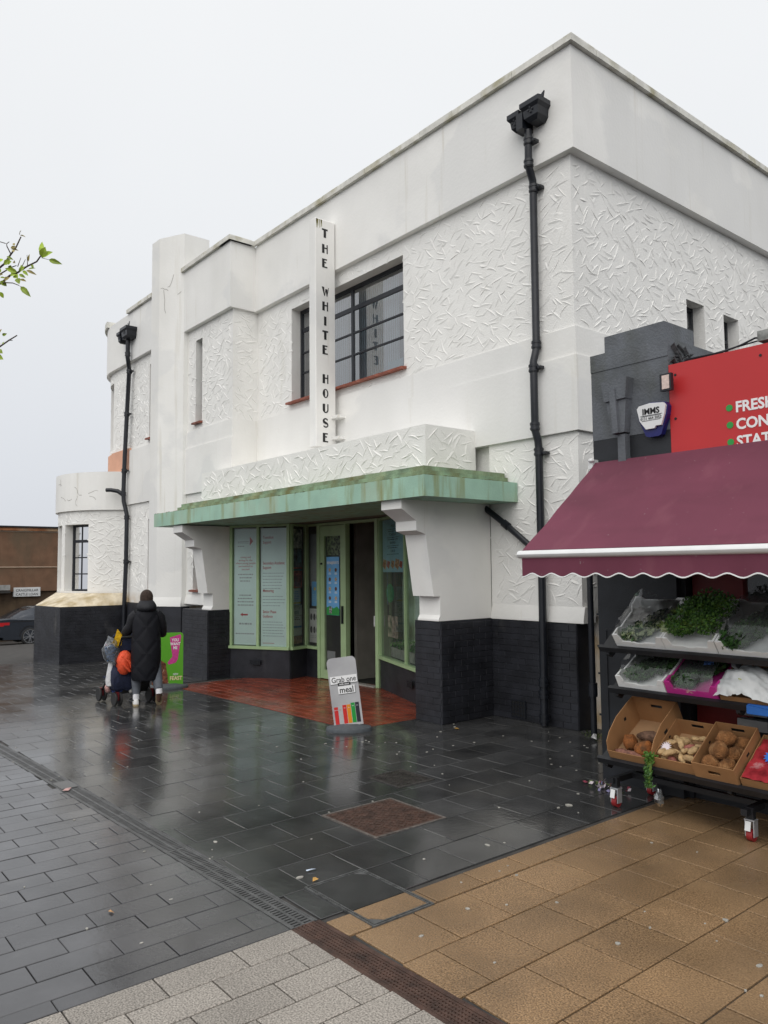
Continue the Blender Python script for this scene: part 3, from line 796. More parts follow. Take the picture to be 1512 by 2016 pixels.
ck.build('render_cracks', M('crack_shadow', (.28, .26, .23), .9, 0), bld, kind='stuff')

# ------------------------------------------------------------------ canopy
can = MB(); can.box(-14.09, -6.47, 5.87, 7.46, 2.71, 2.955)
can.build('canopy', green_c, bld)
st = MB(); st.box(-13.32, -6.61, 5.99, 7.44, 2.956, 3.03); st.box(-13.26, -6.66, 6.04, 7.44, 3.03, 3.09); st.build('canopy_step', moss, bld)
# small ragged moss lip along the canopy top edge
ml = MB()
for k in range(170):
    x = random.uniform(-14.05, -6.5); ml.ball((x, 5.885+random.uniform(-.008, .03), 2.957), random.uniform(.015, .05), .015, random.uniform(.003, .010), 6, 3)
for k in range(26):
    y = random.uniform(5.9, 7.4); ml.ball((-6.485, y, 2.957), .015, random.uniform(.015, .05), random.uniform(.003, .010), 6, 3)
ml.build('moss_fringe', M('dark_moss', (.09, .085, .03), .9, .3, 20), bld, kind='stuff')

# ------------------------------------------------------------------ windows
def window(Y0, x0, x1, z0, z1, vbars, hbars, bw=.05, cur=True, sill=True, name='window', sill_x=(.06, .06)):
    f = MB(); d = .05
    f.box(x0, x1, Y0, Y0+d, z0, z0+bw); f.box(x0, x1, Y0, Y0+d, z1-bw, z1)
    f.box(x0, x0+bw, Y0, Y0+d, z0+bw, z1-bw); f.box(x1-bw, x1, Y0, Y0+d, z0+bw, z1-bw)
    wn = f.build(name, steel_frame, bld)
    vb = sorted(vbars); g_ = MB()
    for x, t_ in vb: g_.box(x-t_/2, x+t_/2, Y0+.006, Y0+d-.006, z0+bw, z1-bw)
    xs_ = [x0+bw]+[q for x, t_ in vb for q in (x-t_/2, x+t_/2)]+[x1-bw]
    for i in range(0, len(xs_), 2):
        for z, t_ in hbars: g_.box(xs_[i], xs_[i+1], Y0+.009, Y0+d-.009, z-t_/2, z+t_/2)
    if g_.f: g_.build('glazing_bar', steel_frame, wn)
    zs_ = [z0+bw]+[q for z, t_ in sorted(hbars) for q in (z-t_/2, z+t_/2)]+[z1-bw]
    for i in range(0, len(xs_), 2):
        for j in range(0, len(zs_), 2):
            tl = random.uniform(-.0006, .0006)
            MB().add([(xs_[i], Y0+.025+tl, zs_[j]), (xs_[i+1], Y0+.025-tl, zs_[j]), (xs_[i+1], Y0+.025+tl*.5, zs_[j+1]), (xs_[i], Y0+.025-tl, zs_[j+1])], [(0, 1, 2, 3)]).build('pane', pane_up, wn)
    if sill:
        s = MB(); n_ = max(1, int((x1-x0)/.22)); ww = (x1-x0+sill_x[0]+sill_x[1])/n_
        for i in range(n_):
            a = x0-sill_x[0]+i*ww
            s.fprism([(-.29, 0), (-.29, -.035), (.0, -.02), (.0, .03)], (a+.003, Y0+.0, z0-.012), (0, 1, 0), (0, 0, 1), (ww-.006, 0, 0))
        s.build('sill', sill_m, wn)
    return wn
wn = window(7.66, -11.77, -8.64, 4.905, 6.63, [(-10.86, .06), (-10.19, .06), (-9.2, .02)][:2], [(6.25, .075), (5.83, .03), (5.46, .03)], .06)
b = MB()
for i in range(40): b.box(-11.7+.028*i, -11.7+.028*i+.02, 7.86+.012*(i % 2), 7.87+.012*(i % 2), 4.96, 6.6)
for i in range(46): b.box(-10.5+.028*i, -10.5+.028*i+.02, 7.86+.012*(i % 2), 7.87+.012*(i % 2), 4.96, 6.6)
b.build('curtain', curtain, wn)
MB().box(-9.42, -9.05, 7.80, 7.84, 4.97, 5.19).build('blue_box', M('pale_aqua_card', (.38, .58, .62), .6), wn)
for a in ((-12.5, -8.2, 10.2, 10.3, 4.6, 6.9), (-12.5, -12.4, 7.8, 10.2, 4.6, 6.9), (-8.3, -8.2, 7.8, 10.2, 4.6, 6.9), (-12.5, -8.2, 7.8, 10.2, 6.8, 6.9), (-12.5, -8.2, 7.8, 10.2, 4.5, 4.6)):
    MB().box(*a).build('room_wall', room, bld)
def slit_window(Y0, x0, x1, z0, z1, red=False):
    w_ = MB().box(x0, x1, Y0, Y0+.03, z0, z1).build('slit_window', void, bld)
    f = MB(); f.box(x0, x1, Y0-.03, Y0, z0, z0+.05); f.box(x0, x1, Y0-.03, Y0, z1-.05, z1); f.box(x0, x0+.04, Y0-.03, Y0, z0+.05, z1-.05); f.box(x1-.04, x1, Y0-.03, Y0, z0+.05, z1-.05)
    f.build('frame', steel_frame, w_)
    MB().add([(x0, Y0-.012, z0), (x1, Y0-.012, z0), (x1, Y0-.012, z1), (x0, Y0-.012, z1)], [(0, 1, 2, 3)]).build('pane', pane_up, w_)
    MB().fprism([(-.26, -.01), (-.26, -.045), (.0, -.03), (.0, .02)], (x0-.03, Y0-.03, z0-.002), (0, 1, 0), (0, 0, 1), (x1-x0+.06, 0, 0)).build('sill', sill_m, w_)
slit_window(7.14, -14.58, -14.28, 4.90, 6.61); slit_window(7.14, -14.64, -14.30, 1.50, 3.05)
slit_window(7.10, -16.90, -16.72, 4.90, 6.60); slit_window(7.10, -16.90, -16.72, 1.42, 3.05)
# windows of the round end and of the lower bay
def curved_window(cx, cy, r, a0, a1, z0, z1, vb, hb, mat=steel_frame):
    p, q = Vector((cx+r*cos(R(a0)), cy+r*sin(R(a0)), 0)), Vector((cx+r*cos(R(a1)), cy+r*sin(R(a1)), 0)); L_ = (q-p).length; u = (q-p)/L_; n_ = Vector((u.y, -u.x, 0))
    if n_.dot(p-Vector((cx, cy, 0))) < 0: n_ = -n_
    f = MB(); up_ = Vector((0, 0, 1)); bw = .05
    def bar(s0, s1, za, zb, d=.025): f.obox(p+u*(s0+s1)/2+up_*(za+zb)/2, u, up_, n_, (s1-s0)/2, (zb-za)/2, d)
    bar(0, L_, z0, z0+bw); bar(0, L_, z1-bw, z1); bar(0, bw, z0+bw, z1-bw); bar(L_-bw, L_, z0+bw, z1-bw)
    o = f.build('curved_bay_window', mat, bld)
    f = MB()
    for z, t_ in hb: bar(bw, L_-bw, z-t_/2, z+t_/2, .018)
    for s in vb: bar(s-.012, s+.012, z0+bw, z1-bw, .014)
    f.build('glazing_bar', mat, o)
    MB().add([p+up_*z0, q+up_*z0, q+up_*z1, p+up_*z1], [(0, 1, 2, 3)]).build('pane', pane_up, o)
    MB().obox(p+u*L_/2-n_*.9+up_*(z0+z1)/2, u, up_, n_, L_*.8, (z1-z0)*.6, .02).build('blind', M('pale_blind', (.5, .52, .53), .8), o)
curved_window(BCX, BCY, BR-.22, hb0, hb1, 1.40, 3.02, [.42], [(2.62, .07), (2.22, .03), (1.82, .03)])
curved_window(BCX, BCY, BR-.22, hb2, hb3, 1.40, 3.02, [.42], [(2.62, .07), (2.22, .03), (1.82, .03)])
curved_window(CX, CY, CR-.20, h0, h1, 4.90, 6.60, [], [], M('brown_frame', (.06, .03, .02), .5))
# small side windows
for y0, y1, z1 in ((10.04, 10.53, 5.63), (11.09, 11.55, 5.62)):
    w_ = MB()
    for a in ((y0, y1, 4.72, 4.77), (y0, y1, z1-.06, z1), (y0, y0+.05, 4.77, z1-.06), (y1-.05, y1, 4.77, z1-.06), (y0+.05, y1-.05, 5.28, 5.33)): w_.box(-5.76, -5.71, *a)
    o = w_.build('small_side_window', steel_frame, bld)
    MB().add([(-5.735, y0, 4.72), (-5.735, y1, 4.72), (-5.735, y1, z1), (-5.735, y0, z1)], [(0, 1, 2, 3)]).build('pane', pane_up, o)
    MB().box(-5.83, -5.80, y0, y1, 4.72, z1).build('blind', M('grey_blind', (.42, .42, .39), .9, .1), o)
# ------------------------------------------------------------------ shopfront
A_, B_, C_, D_, E_, F_ = (-12.95, 6.88), (-11.84, 7.475), (-11.98, 7.92), (-11.56, 7.92), (-9.82, 7.92), (-7.36, 6.945)
ZS, ZT = .455, 2.705
def shop_window(p, q, zs, zt, mull, name='shop_window', bw=.055, mat=green_f, sillh=.05, gl=None):
    p, q = Vector((*p, 0)), Vector((*q, 0)); L_ = (q-p).length; u = (q-p)/L_; n_ = Vector((u.y, -u.x, 0)); up_ = Vector((0, 0, 1))
    f = MB()
    def bar(s0, s1, za, zb, d=.035, off=0): f.obox(p+u*(s0+s1)/2+up_*(za+zb)/2+n_*off, u, up_, n_, (s1-s0)/2, (zb-za)/2, d)
    bar(0, L_, zs, zs+sillh, .05, .01); bar(0, L_, zt-.04, zt)
    bar(0, bw, zs+sillh, zt-.04); bar(L_-bw, L_, zs+sillh, zt-.04)
    for s in mull: bar(s-.025, s+.025, zs+sillh, zt-.04, .03)
    o = f.build(name, mat, bld)
    st_ = [bw]+[k for s in mull for k in (s-.025, s+.025)]+[L_-bw]
    for i in range(0, len(st_), 2):
        MB().add([p+u*st_[i]+up_*(zs+sillh), p+u*st_[i+1]+up_*(zs+sillh), p+u*st_[i+1]+up_*(zt-.04), p+u*st_[i]+up_*(zt-.04)], [(0, 1, 2, 3)]).build('pane', gl or pane_shop, o)
    r_ = MB(); r_.obox(p+u*L_/2+up_*(zs-.30)-n_*.02, u, up_, n_, L_/2-.002, .298, .035); r_.build('stall_riser', blacks, bld)
    return o, u, n_
w1 = shop_window(A_, B_, ZS, ZT, [.60])
w2 = shop_window(B_, C_, ZS, ZT, [])
w3 = shop_window(C_, D_, ZS, ZT, [], bw=.04)
w4 = shop_window(E_, F_, ZS-.01, ZT, [1.28, 2.1], gl=pane_right)
dr = MB(); y = 7.90
for a in ((-11.56, -11.48, gz(-11), 2.705), (-10.74, -10.70, gz(-11), 2.705), (-9.90, -9.82, gz(-11), 2.705)): dr.box(a[0], a[1], y-.03, y+.06, a[2], a[3])
dr.box(-11.48, -10.74, y-.03, y+.06, 2.66, 2.705); dr.box(-10.70, -9.90, y-.03, y+.06, 2.66, 2.705)
dr.build('door_frame', green_f, bld)
dl = MB()
for a in ((-11.475, -11.355, .0, 2.65), (-10.865, -10.745, .0, 2.65), (-11.355, -10.865, 2.50, 2.65), (-11.355, -10.865, .0, .12)): dl.box(a[0], a[1], y-.02, y+.03, a[2]+gz(-11)+.01, a[3])
dl = dl.build('door', green_f, bld)
MB().add([(-11.355, y+.005, .05), (-10.865, y+.005, .05), (-10.865, y+.005, 2.5), (-11.355, y+.005, 2.5)], [(0, 1, 2, 3)]).build('pane', pane_shop, dl)
MB().box(-10.80, -10.78, y-.06, y-.02, .95, 1.25).build('handle', steel_frame, dl)
MB().tube([(-11.42, y-.022, 1.98), (-11.42, y-.05, 1.98)], .018, 8).build('lock', steel_frame, dl)
MB().box(-9.915, -9.895, y-.045, y-.03, .95, 1.12).build('strike_plate', whitem, bld)
MB().box(-10.7, -9.9, y-.06, y+.06, gz(-10.3), gz(-10.3)+.02).build('threshold', M('worn_threshold', (.3, .29, .26), .5, .2), bld)
# dim lobby and shop interior
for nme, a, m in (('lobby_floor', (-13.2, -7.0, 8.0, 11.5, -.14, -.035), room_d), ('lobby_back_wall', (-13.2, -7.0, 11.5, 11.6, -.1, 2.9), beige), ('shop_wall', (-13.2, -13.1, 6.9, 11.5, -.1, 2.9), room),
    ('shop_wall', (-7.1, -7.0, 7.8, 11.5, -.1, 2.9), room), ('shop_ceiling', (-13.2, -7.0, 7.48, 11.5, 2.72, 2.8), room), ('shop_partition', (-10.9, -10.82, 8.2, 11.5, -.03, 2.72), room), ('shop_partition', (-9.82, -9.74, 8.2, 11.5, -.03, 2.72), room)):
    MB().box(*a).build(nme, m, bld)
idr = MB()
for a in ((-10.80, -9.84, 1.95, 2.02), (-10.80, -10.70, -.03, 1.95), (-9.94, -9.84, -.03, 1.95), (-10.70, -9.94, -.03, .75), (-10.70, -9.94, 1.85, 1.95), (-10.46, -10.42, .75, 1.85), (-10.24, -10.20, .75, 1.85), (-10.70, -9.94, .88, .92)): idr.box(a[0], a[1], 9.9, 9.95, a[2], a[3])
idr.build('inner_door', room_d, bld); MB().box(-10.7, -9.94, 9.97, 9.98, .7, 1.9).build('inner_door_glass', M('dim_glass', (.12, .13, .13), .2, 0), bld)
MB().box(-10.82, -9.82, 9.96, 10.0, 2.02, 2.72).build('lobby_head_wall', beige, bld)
# right window: pale panel added close behind the glass to brighten the display
MB().fprism([(E_[0]+.1, E_[1]+.38), (F_[0]+.1, F_[1]+.38), (F_[0]+.12, F_[1]+.41), (E_[0]+.12, E_[1]+.41)], (0, 0, .4), (1, 0, 0), (0, 1, 0), (0, 0, 2.3)).build('display_back', M('pale_green_brightener', (.62, .74, .62), .6, .1, 1), bld)
MB().box(-12.9, -11.9, 8.3, 8.35, .4, 2.7).build('display_back', room, bld)
# vents
def vent(x, y, z, w_, h, parent=bld, along=(1, 0, 0), nn=(0, -1, 0)):
    c = Vector((x, y, z)); u, n_ = Vector(along), Vector(nn); up_ = Vector((0, 0, 1)); b = MB()
    for i in range(6): b.obox(c+u*(i/5-.5)*w_, u, up_, n_, .006, h/2, .006)
    for i in range(5): b.obox(c+up_*(i/4-.5)*h, u, up_, n_, w_/2, .006, .005)
    b.build('air_vent', iron, parent)
    MB().obox(c, u, up_, n_, w_/2-.004, h/2-.004, .002).build('vent_hole', void, parent)
vent(-6.50, 7.424, .14, .22, .2)
uu = Vector((B_[0]-A_[0], B_[1]-A_[1], 0)).normalized(); vent(-12.42, 7.10, .22, .2, .07, along=uu, nn=(uu.y, -uu.x, 0))
uu = Vector((F_[0]-E_[0], F_[1]-E_[1], 0)).normalized(); vent(-8.42, 7.31, .24, .2, .09, along=uu, nn=(uu.y, -uu.x, 0))
# ------------------------------------------------------------------ rainwater pipes
def pipe(path, r_, collars, brackets, hop=None):
    o = MB().tube(path, r_, 12).build('downpipe', iron, bld, smooth=40)
    for p in collars:
        b = MB(); x, y_, z = p
        for dz in (-.028, .028): b.tube([(x, y_, z+dz-.012), (x, y_, z+dz+.012)], r_*1.32, 12)
        b.tube([(x, y_, z-.05), (x, y_, z+.05)], r_*1.18, 12); b.build('pipe_collar', iron, o, smooth=40)
    for p in brackets:
        x, y_, z = p; b = MB(); b.box(x, x+r_*2.3, y_+.0, y_+.07, z-.018, z+.018); b.tube([(x+r_*2.0, y_-.03, z), (x+r_*2.0, y_+.05, z)], .016, 8); b.build('pipe_bracket', iron, o)
    return o
def hopper(o, x0, x1, yb, yf, zt, zb, nm='hopper'):
    b = MB(); ring = lambda e, z: [(x0-e, yf-e, z), (x1+e, yf-e, z), (x1+e, yb, z), (x0-e, yb, z)]
    b.loft([ring(-.05, zb), ring(-.01, zb+.05), ring(0, zt-.10), ring(.03, zt-.06), ring(.03, zt), ring(.012, zt), ring(.0, zt-.03)])
    h_ = b.build(nm, iron, o)
    c = (x0+x1)/2; e = MB()
    for dx, dz in ((0, .03), (-.03, -.0), (.03, 0), (0, -.03)): e.ball((c+dx, yf-.008, (zt+zb)/2+dz), .014, .008, .016, 6, 4)
    e.build('hopper_emblem', iron, h_)
xr = -6.03
p1 = pipe([(xr+.03, 7.27, 7.30), (xr+.02, 7.27, 6.86), (xr+.015, 7.30, 6.80), (xr, 7.37, 6.70), (xr-.01, 7.385, 6.6), (xr-.02, 7.385, 4.58), (xr-.02, 7.36, 4.50), (xr-.03, 7.335, 4.40), (xr-.03, 7.335, 3.55), (xr-.02, 7.37, 3.44), (xr-.02, 7.385, 3.34), (xr, 7.36, 1.6), (xr, 7.345, .02)], .047,
    [(xr+.03, 7.27, 7.16), (xr+.02, 7.275, 6.88), (xr-.0, 7.385, 6.60), (xr-.02, 7.385, 4.62), (xr-.03, 7.335, 4.32), (xr-.03, 7.335, 3.60), (xr-.02, 7.385, 3.29), (xr, 7.345, .52), (xr, 7.345, .38), (xr, 7.345, .10)],
    [(xr, 7.385, 6.60), (xr-.03, 7.335, 4.32), (xr-.02, 7.385, 3.27), (xr+.03, 7.27, 7.14)])
hopper(p1, -5.99, -5.755, 7.368, 7.16, 7.59, 7.345); hopper(p1, -6.22, -6.09, 7.368, 7.19, 7.56, 7.33)
MB().box(-6.10, -6.0, 7.16, 7.36, 7.30, 7.5).build('hopper_link', iron, p1)
b = MB()
for x in (-5.75, -6.02): b.fprism([(-.03, 0), (.03, 0), (.045, .07), (.0, .04), (-.045, .07)], (x, 7.22, 7.59), (1, 0, 0), (0, 0, 1), (0, .02, 0))
b.build('hopper_spike', iron, p1)
d1 = MB().tube([(-7.02, 7.40, 2.70), (-6.97, 7.40, 2.66), (-6.62, 7.40, 2.43), (-6.25, 7.40, 2.16), (-6.06, 7.39, 2.0)], .04, 10)
d1.tube([(-6.66, 7.40, 2.455), (-6.58, 7.40, 2.40)], .052, 10); d1.build('waste_pipe', iron, bld, smooth=40)
p2 = pipe([(-17.74, 6.70, 7.34), (-17.75, 6.70, 6.92), (-17.79, 6.735, 6.80), (-17.86, 6.785, 6.68), (-17.95, 6.77, 5.4), (-18.0, 6.76, 4.6), (-18.03, 6.75, 3.72), (-18.02, 6.76, 3.52), (-17.98, 6.79, 3.34), (-17.95, 6.81, 3.2), (-17.96, 6.81, 2.1), (-18.0, 6.80, 1.2), (-18.02, 6.79, -.2)], .050,
    [(-17.75, 6.70, 7.0), (-17.862, 6.785, 6.62), (-17.94, 6.772, 5.6), (-18.01, 6.755, 4.25), (-18.03, 6.75, 3.70), (-17.95, 6.81, 3.14), (-17.96, 6.81, 2.1)],
    [(-17.862, 6.785, 6.62), (-17.94, 6.772, 5.6), (-18.01, 6.755, 4.25), (-17.96, 6.81, 2.1)])
hopper(p2, -17.80, -17.46, 6.798, 6.56, 7.60, 7.34); hopper(p2, -18.08, -17.93, 6.798, 6.58, 7.56, 7.30)
MB().box(-17.94, -17.79, 6.62, 6.79, 7.36, 7.5).build('hopper_link', iron, p2)
MB().fprism([(-.03, 0), (.03, 0), (.05, .12), (.0, .05), (-.05, .09)], (-17.53, 6.62, 7.60), (1, 0, 0), (0, 0, 1), (0, .02, 0)).build('hopper_spike', M('weathered_lead', (.12, .12, .13), .6), p2)
b = MB().tube([(-18.03, 6.75, 3.68), (-18.10, 6.64, 3.77), (-18.22, 6.52, 3.80), (-18.30, 6.44, 3.80)], [.05, .05, .048, .048], 10); b.build('branch_pipe', iron, p2, smooth=40)

# ------------------------------------------------------------------ projecting fin sign
fin = thing('fin_sign', 'tall white projecting fin lettered THE WHITE HOUSE downwards', 'sign', (-10.35, 7.15, 3.9))
fb = MB(); FX0, FX1 = -10.46, -10.25
ring = lambda z, e=0: [(FX0+.03+e, 6.965+e, z), (FX1-.012-e, 6.965+e, z), (FX1-e, 6.978+e, z), (FX1-e, 7.352, z), (FX0+e, 7.352, z), (FX0+e, 6.995+e, z)]
fb.loft([ring(3.87), ring(7.66), ring(7.675, .015)]); fb.build('fin_board', white_smooth, fin)
for z in (4.37, 4.02):
    MB().box(-10.249, -10.07, 7.27, 7.44, z-.025, z+.02).build('bracket', white_smooth, fin)
LW, LH = .112, .150
def deco(ch):
    t, k = .021, .046      # thin and thick strokes
    w_, h = LW, LH; P_ = []
    q = lambda x0, x1, z0, z1: P_.append([(x0, z0), (x1, z0), (x1, z1), (x0, z1)])
    if ch == 'T': q(0, w_, h-t*1.3, h); q(w_/2-k/2, w_/2+k/2, 0, h-t*1.3)
    if ch == 'H': q(0, k, 0, h); q(w_-t, w_, 0, h); q(k, w_-t, h*.52, h*.52+t)
    if ch == 'E': q(0, k, 0, h); q(k, w_*.92, 0, t); q(k, w_*.86, h-t, h); q(k, w_*.7, h*.52, h*.52+t)
    if ch == 'I': q(w_/2-k/2, w_/2+k/2, 0, h)
    if ch == 'W':
        a = w_*1.25
        P_.append([(-.01, h), (-.01+k, h), (a*.36, .0), (a*.28, 0)]); P_.append([(a*.28+.004, 0), (a*.36, 0), (a*.54, h*.8), (a*.46, h*.8)])
        P_.append([(a*.42, h*.8), (a*.42+k, h*.8), (a*.72, 0), (a*.64, 0)]); P_.append([(a*.64, 0), (a*.70, 0), (a*.94, h), (a*.88, h)])
    if ch in 'OUS':
        n_ = 20; c = (w_/2, h/2)
        def rpt(a, rx, rz, cx=w_/2, cz=h/2): return (cx+rx*cos(a), cz+rz*sin(a))
        if ch == 'O':
            for i in range(n_):
                a, b_ = 2*pi*i/n_, 2*pi*(i+1)/n_
                f_ = lambda a_: (w_/2-(k if cos(a_) < 0 else t)*abs(cos(a_))-t*.4*abs(sin(a_)))
                P_.append([rpt(a, w_/2, h/2), rpt(b_, w_/2, h/2), rpt(b_, f_(b_), h/2-t*.8), rpt(a, f_(a), h/2-t*.8)])
        if ch == 'U':
            q(0, k, h*.38, h); q(w_-t, w_, h*.38, h)
            for i in range(10):
                a, b_ = pi+pi*i/10, pi+pi*(i+1)/10
                f_ = lambda a_: w_/2-(k if cos(a_) < 0 else t)*abs(cos(a_))-t*.3*abs(sin(a_))
                P_.append([rpt(a, w_/2, h*.38, cz=h*.38), rpt(b_, w_/2, h*.38, cz=h*.38), rpt(b_, f_(b_), h*.38-t, cz=h*.38), rpt(a, f_(a), h*.38-t, cz=h*.38)])
        if ch == 'S':
            pts = []
            for i in range(13): a = R(20+i*17.5); pts.append((w_/2+w_*.36*cos(a), h*.73+h*.22*sin(a)))
            for i in range(13): a = R(85-i*20); pts.append((w_/2+w_*.38*cos(a), h*.26+h*.22*sin(a)))
            for i in range(len(pts)-1):
                a, b_ = Vector(pts[i]), Vector(pts[i+1]); d = (b_-a)
                if d.length < 1e-5: continue
                n2 = Vector((-d.y, d.x)).normalized(); tt = t*.5 + (k*.5-t*.5)*max(0, 1-abs(i-11)/5)
                e = d.normalized()*.002
                P_.append([tuple(a-n2*tt-e), tuple(b_-n2*tt+e), tuple(b_+n2*tt+e), tuple(a+n2*tt-e)])
    return P_
for ch, zc in zip('THEWHITEHOUSE', (7.442, 7.176, 6.931, 6.452, 6.204, 5.956, 5.72, 5.473, 4.989, 4.749, 4.5, 4.263, 4.019)):
    b = MB()
    for i, pl_ in enumerate(deco(ch)): b.fprism(pl_, (FX1-.001, 7.155-LW/2, zc-LH/2), (0, 1, 0), (0, 0, 1), (.005+.00025*(i % 2), 0, 0))
    b.build('letter', ink, fin)
mk = MB()
for k in range(9):
    y_ = random.uniform(6.98, 7.10); l = random.uniform(.04, .2)
    mk.add([(FX1+.0012, y_-.008, 7.655), (FX1+.0012, y_+.008, 7.655), (FX1+.0012, y_+.003, 7.655-l), (FX1+.0012, y_-.003, 7.655-l)], [(0, 1, 2, 3)])
mk.build('algae_streaks', M('algae_green_brown', (.22, .2, .07), .8, .3, 20), fin)
# ================================================================== GREENGROCER NEXT DOOR
shop = thing('greengrocer_shop', 'grey and black greengrocer shopfront with red sign and stepped pillar', 'shop', (-3.0, 6.5, 0))
p = MB()
p.box(-4.24, -3.465, 5.95, 7.0, 3.04, 3.83); p.box(-4.10, -3.50, 5.97, 6.45, 3.83, 3.985)
p.build('pillar', greyp, shop)
MB().box(-4.24, -3.465, 5.952, 7.0, 0, 3.038).build('pillar_base', blackw, shop)
b = MB(); b.box(-4.242, -3.463, 5.944, 5.95, 3.672, 3.83); b.build('pillar_cap', greyp, shop)
b = MB()
for a in ((-4.17, -3.56, 5.944, 5.952, .18, .195), (-4.17, -3.56, 5.944, 5.952, 1.32, 1.335), (-4.17, -4.155, 5.944, 5.952, .195, 1.32), (-3.575, -3.56, 5.944, 5.952, .195, 1.32), (-4.05, -3.66, 5.945, 5.952, 1.5, 1.51)): b.box(*a)
b.build('panel_moulding', blackw, shop)
# shield ornament on the pillar
b = MB(); b.fprism([(-4.065, 3.535), (-3.80, 3.545), (-3.82, 3.36), (-4.035, 3.352)], (0, 5.95, 0), (1, 0, 0), (0, 0, 1), (0, -.11, 0))
b.fprism([(-4.028, 3.355), (-3.825, 3.363), (-3.85, 3.065), (-3.975, 3.058)], (0, 5.95, 0), (1, 0, 0), (0, 0, 1), (0, -.09, 0))
b.fprism([(-3.975, 3.455), (-3.915, 3.458), (-3.89, 3.06), (-3.945, 3.056)], (0, 5.95, 0), (1, 0, 0), (0, 0, 1), (0, -.125, 0))
b.box(-3.93, -3.855, 5.875, 5.95, 2.6, 3.05); b.build('shield_ornament', greyp, shop)
# roof edge, felt flap and shop body
MB().box(-3.46, 2.5, 6.03, 12, 3.40, 3.52).build('flat_roof', M('roof_felt', (.05, .05, .05), .9, .2), shop)
b = MB()
for k in range(40):
    t_ = k/40; y_ = 5.98+.9*random.random(); z_ = 3.56+.26*random.random()*(1-(y_-5.98)/.95)
    b.obox((-3.455, y_, z_), (0, 1, random.uniform(-1, .4)), (1, random.uniform(-.5, .5), .6), (.4, .2, 1), random.uniform(.03, .10), random.uniform(.01, .035), .004)
b.box(-3.464, -3.45, 5.98, 6.9, 3.5, 3.60); b.build('torn_roof_felt', M('torn_felt', (.10, .105, .11), .7, .5, 30), shop)
MB().box(-4.20, 2.5, 7.0, 12, 0, 3.4).build('shop_body', blackw, shop)
MB().box(-3.465, -3.42, 6.02, 7.0, 0, 2.85).build('door_jamb', blackw, shop)
MB().box(-3.40, -3.02, 6.09, 6.13, .30, 2.8).build('red_panel', redd, shop)
MB().box(-3.42, 2.5, 6.05, 6.16, .0, .30).build('shop_stall_riser', blackw, shop)
b = MB(); b.box(-3.02, -2.96, 6.06, 6.14, .3, 2.8); b.box(-2.96, 2.5, 6.06, 6.14, .30, .42); b.build('red_window_frame', redd, shop)
MB().add([(-2.96, 6.10, .42), (2.5, 6.10, .42), (2.5, 6.10, 2.8), (-2.96, 6.10, 2.8)], [(0, 1, 2, 3)]).build('shop_pane', pane_shop, shop)
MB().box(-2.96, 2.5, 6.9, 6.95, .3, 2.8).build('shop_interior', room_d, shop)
MB().box(-2.70, -2.2, 6.118, 6.122, 1.05, 2.1).build('window_poster', M('dark_green_poster', (.025, .06, .035), .5, .5, 6), shop)
b = MB()
for z in (.62, .75, .88): b.box(-2.98, -2.35, 5.92, 6.0, z, z+.10)
b.build('stacked_shelf_trays', M('pale_grey_shelf', (.30, .31, .32), .6, .1), shop)
MB().box(-3.46, 2.5, 6.0, 6.10, 2.74, 3.45).build('sign_backing', blackw, shop)
# red fascia sign
fs = thing('shop_fascia_sign', 'large red shop fascia sign with white lettering and green bullet points', 'sign', (-3.46, 5.96, 2.75))
MB().box(-3.46, 1.6, 5.945, 5.985, 2.76, 3.585).build('sign_panel', redp, fs)
for z, wd in ((3.092, 'FRESH'), (2.955, 'CONFECTIONERY'), (2.819, 'STATIONERY')):
    text(wd, .118, whiteink, fs, (-2.902, 5.943, z), (1, 0, 0), (0, 0, 1), bold=.0035, sx=.95)
    MB().tube([(-2.95, 5.945, z+.041), (-2.95, 5.941, z+.041)], .027, 18).build('bullet_point', greenink, fs)
for x, z in ((-3.40, 3.49), (-3.41, 3.12), (-2.69, 3.50)): MB().tube([(x, 5.945, z), (x, 5.940, z)], .011, 8).build('screw_head', ink, fs)
# cable along top
cb = MB().tube([(-3.45, 6.02, 3.56), (-3.3, 5.97, 3.605), (-3.0, 5.97, 3.60), (-2.85, 5.97, 3.62), (-2.75, 6.0, 3.66), (-2.6, 6.0, 3.63), (-2.2, 6.0, 3.62)], .008, 6)
cb.tube([(-3.42, 6.0, 3.59), (-2.95, 5.98, 3.613), (-2.7, 6.02, 3.64), (-2.4, 6.0, 3.65)], .006, 6)
o = cb.build('loose_cable', iron, smooth=50, label='loose black cables running along the top of the red sign', category='cable')
b = MB(); b.box(-2.72, -2.60, 5.97, 6.08, 3.62, 3.70); b.tube([(-2.60, 6.0, 3.67), (-2.45, 6.0, 3.69)], .03, 8); b.build('junction_box', M('weathered_grey_metal', (.22, .23, .22), .6, .3, 20), label='weathered grey junction box on top of the red sign', category='junction box')
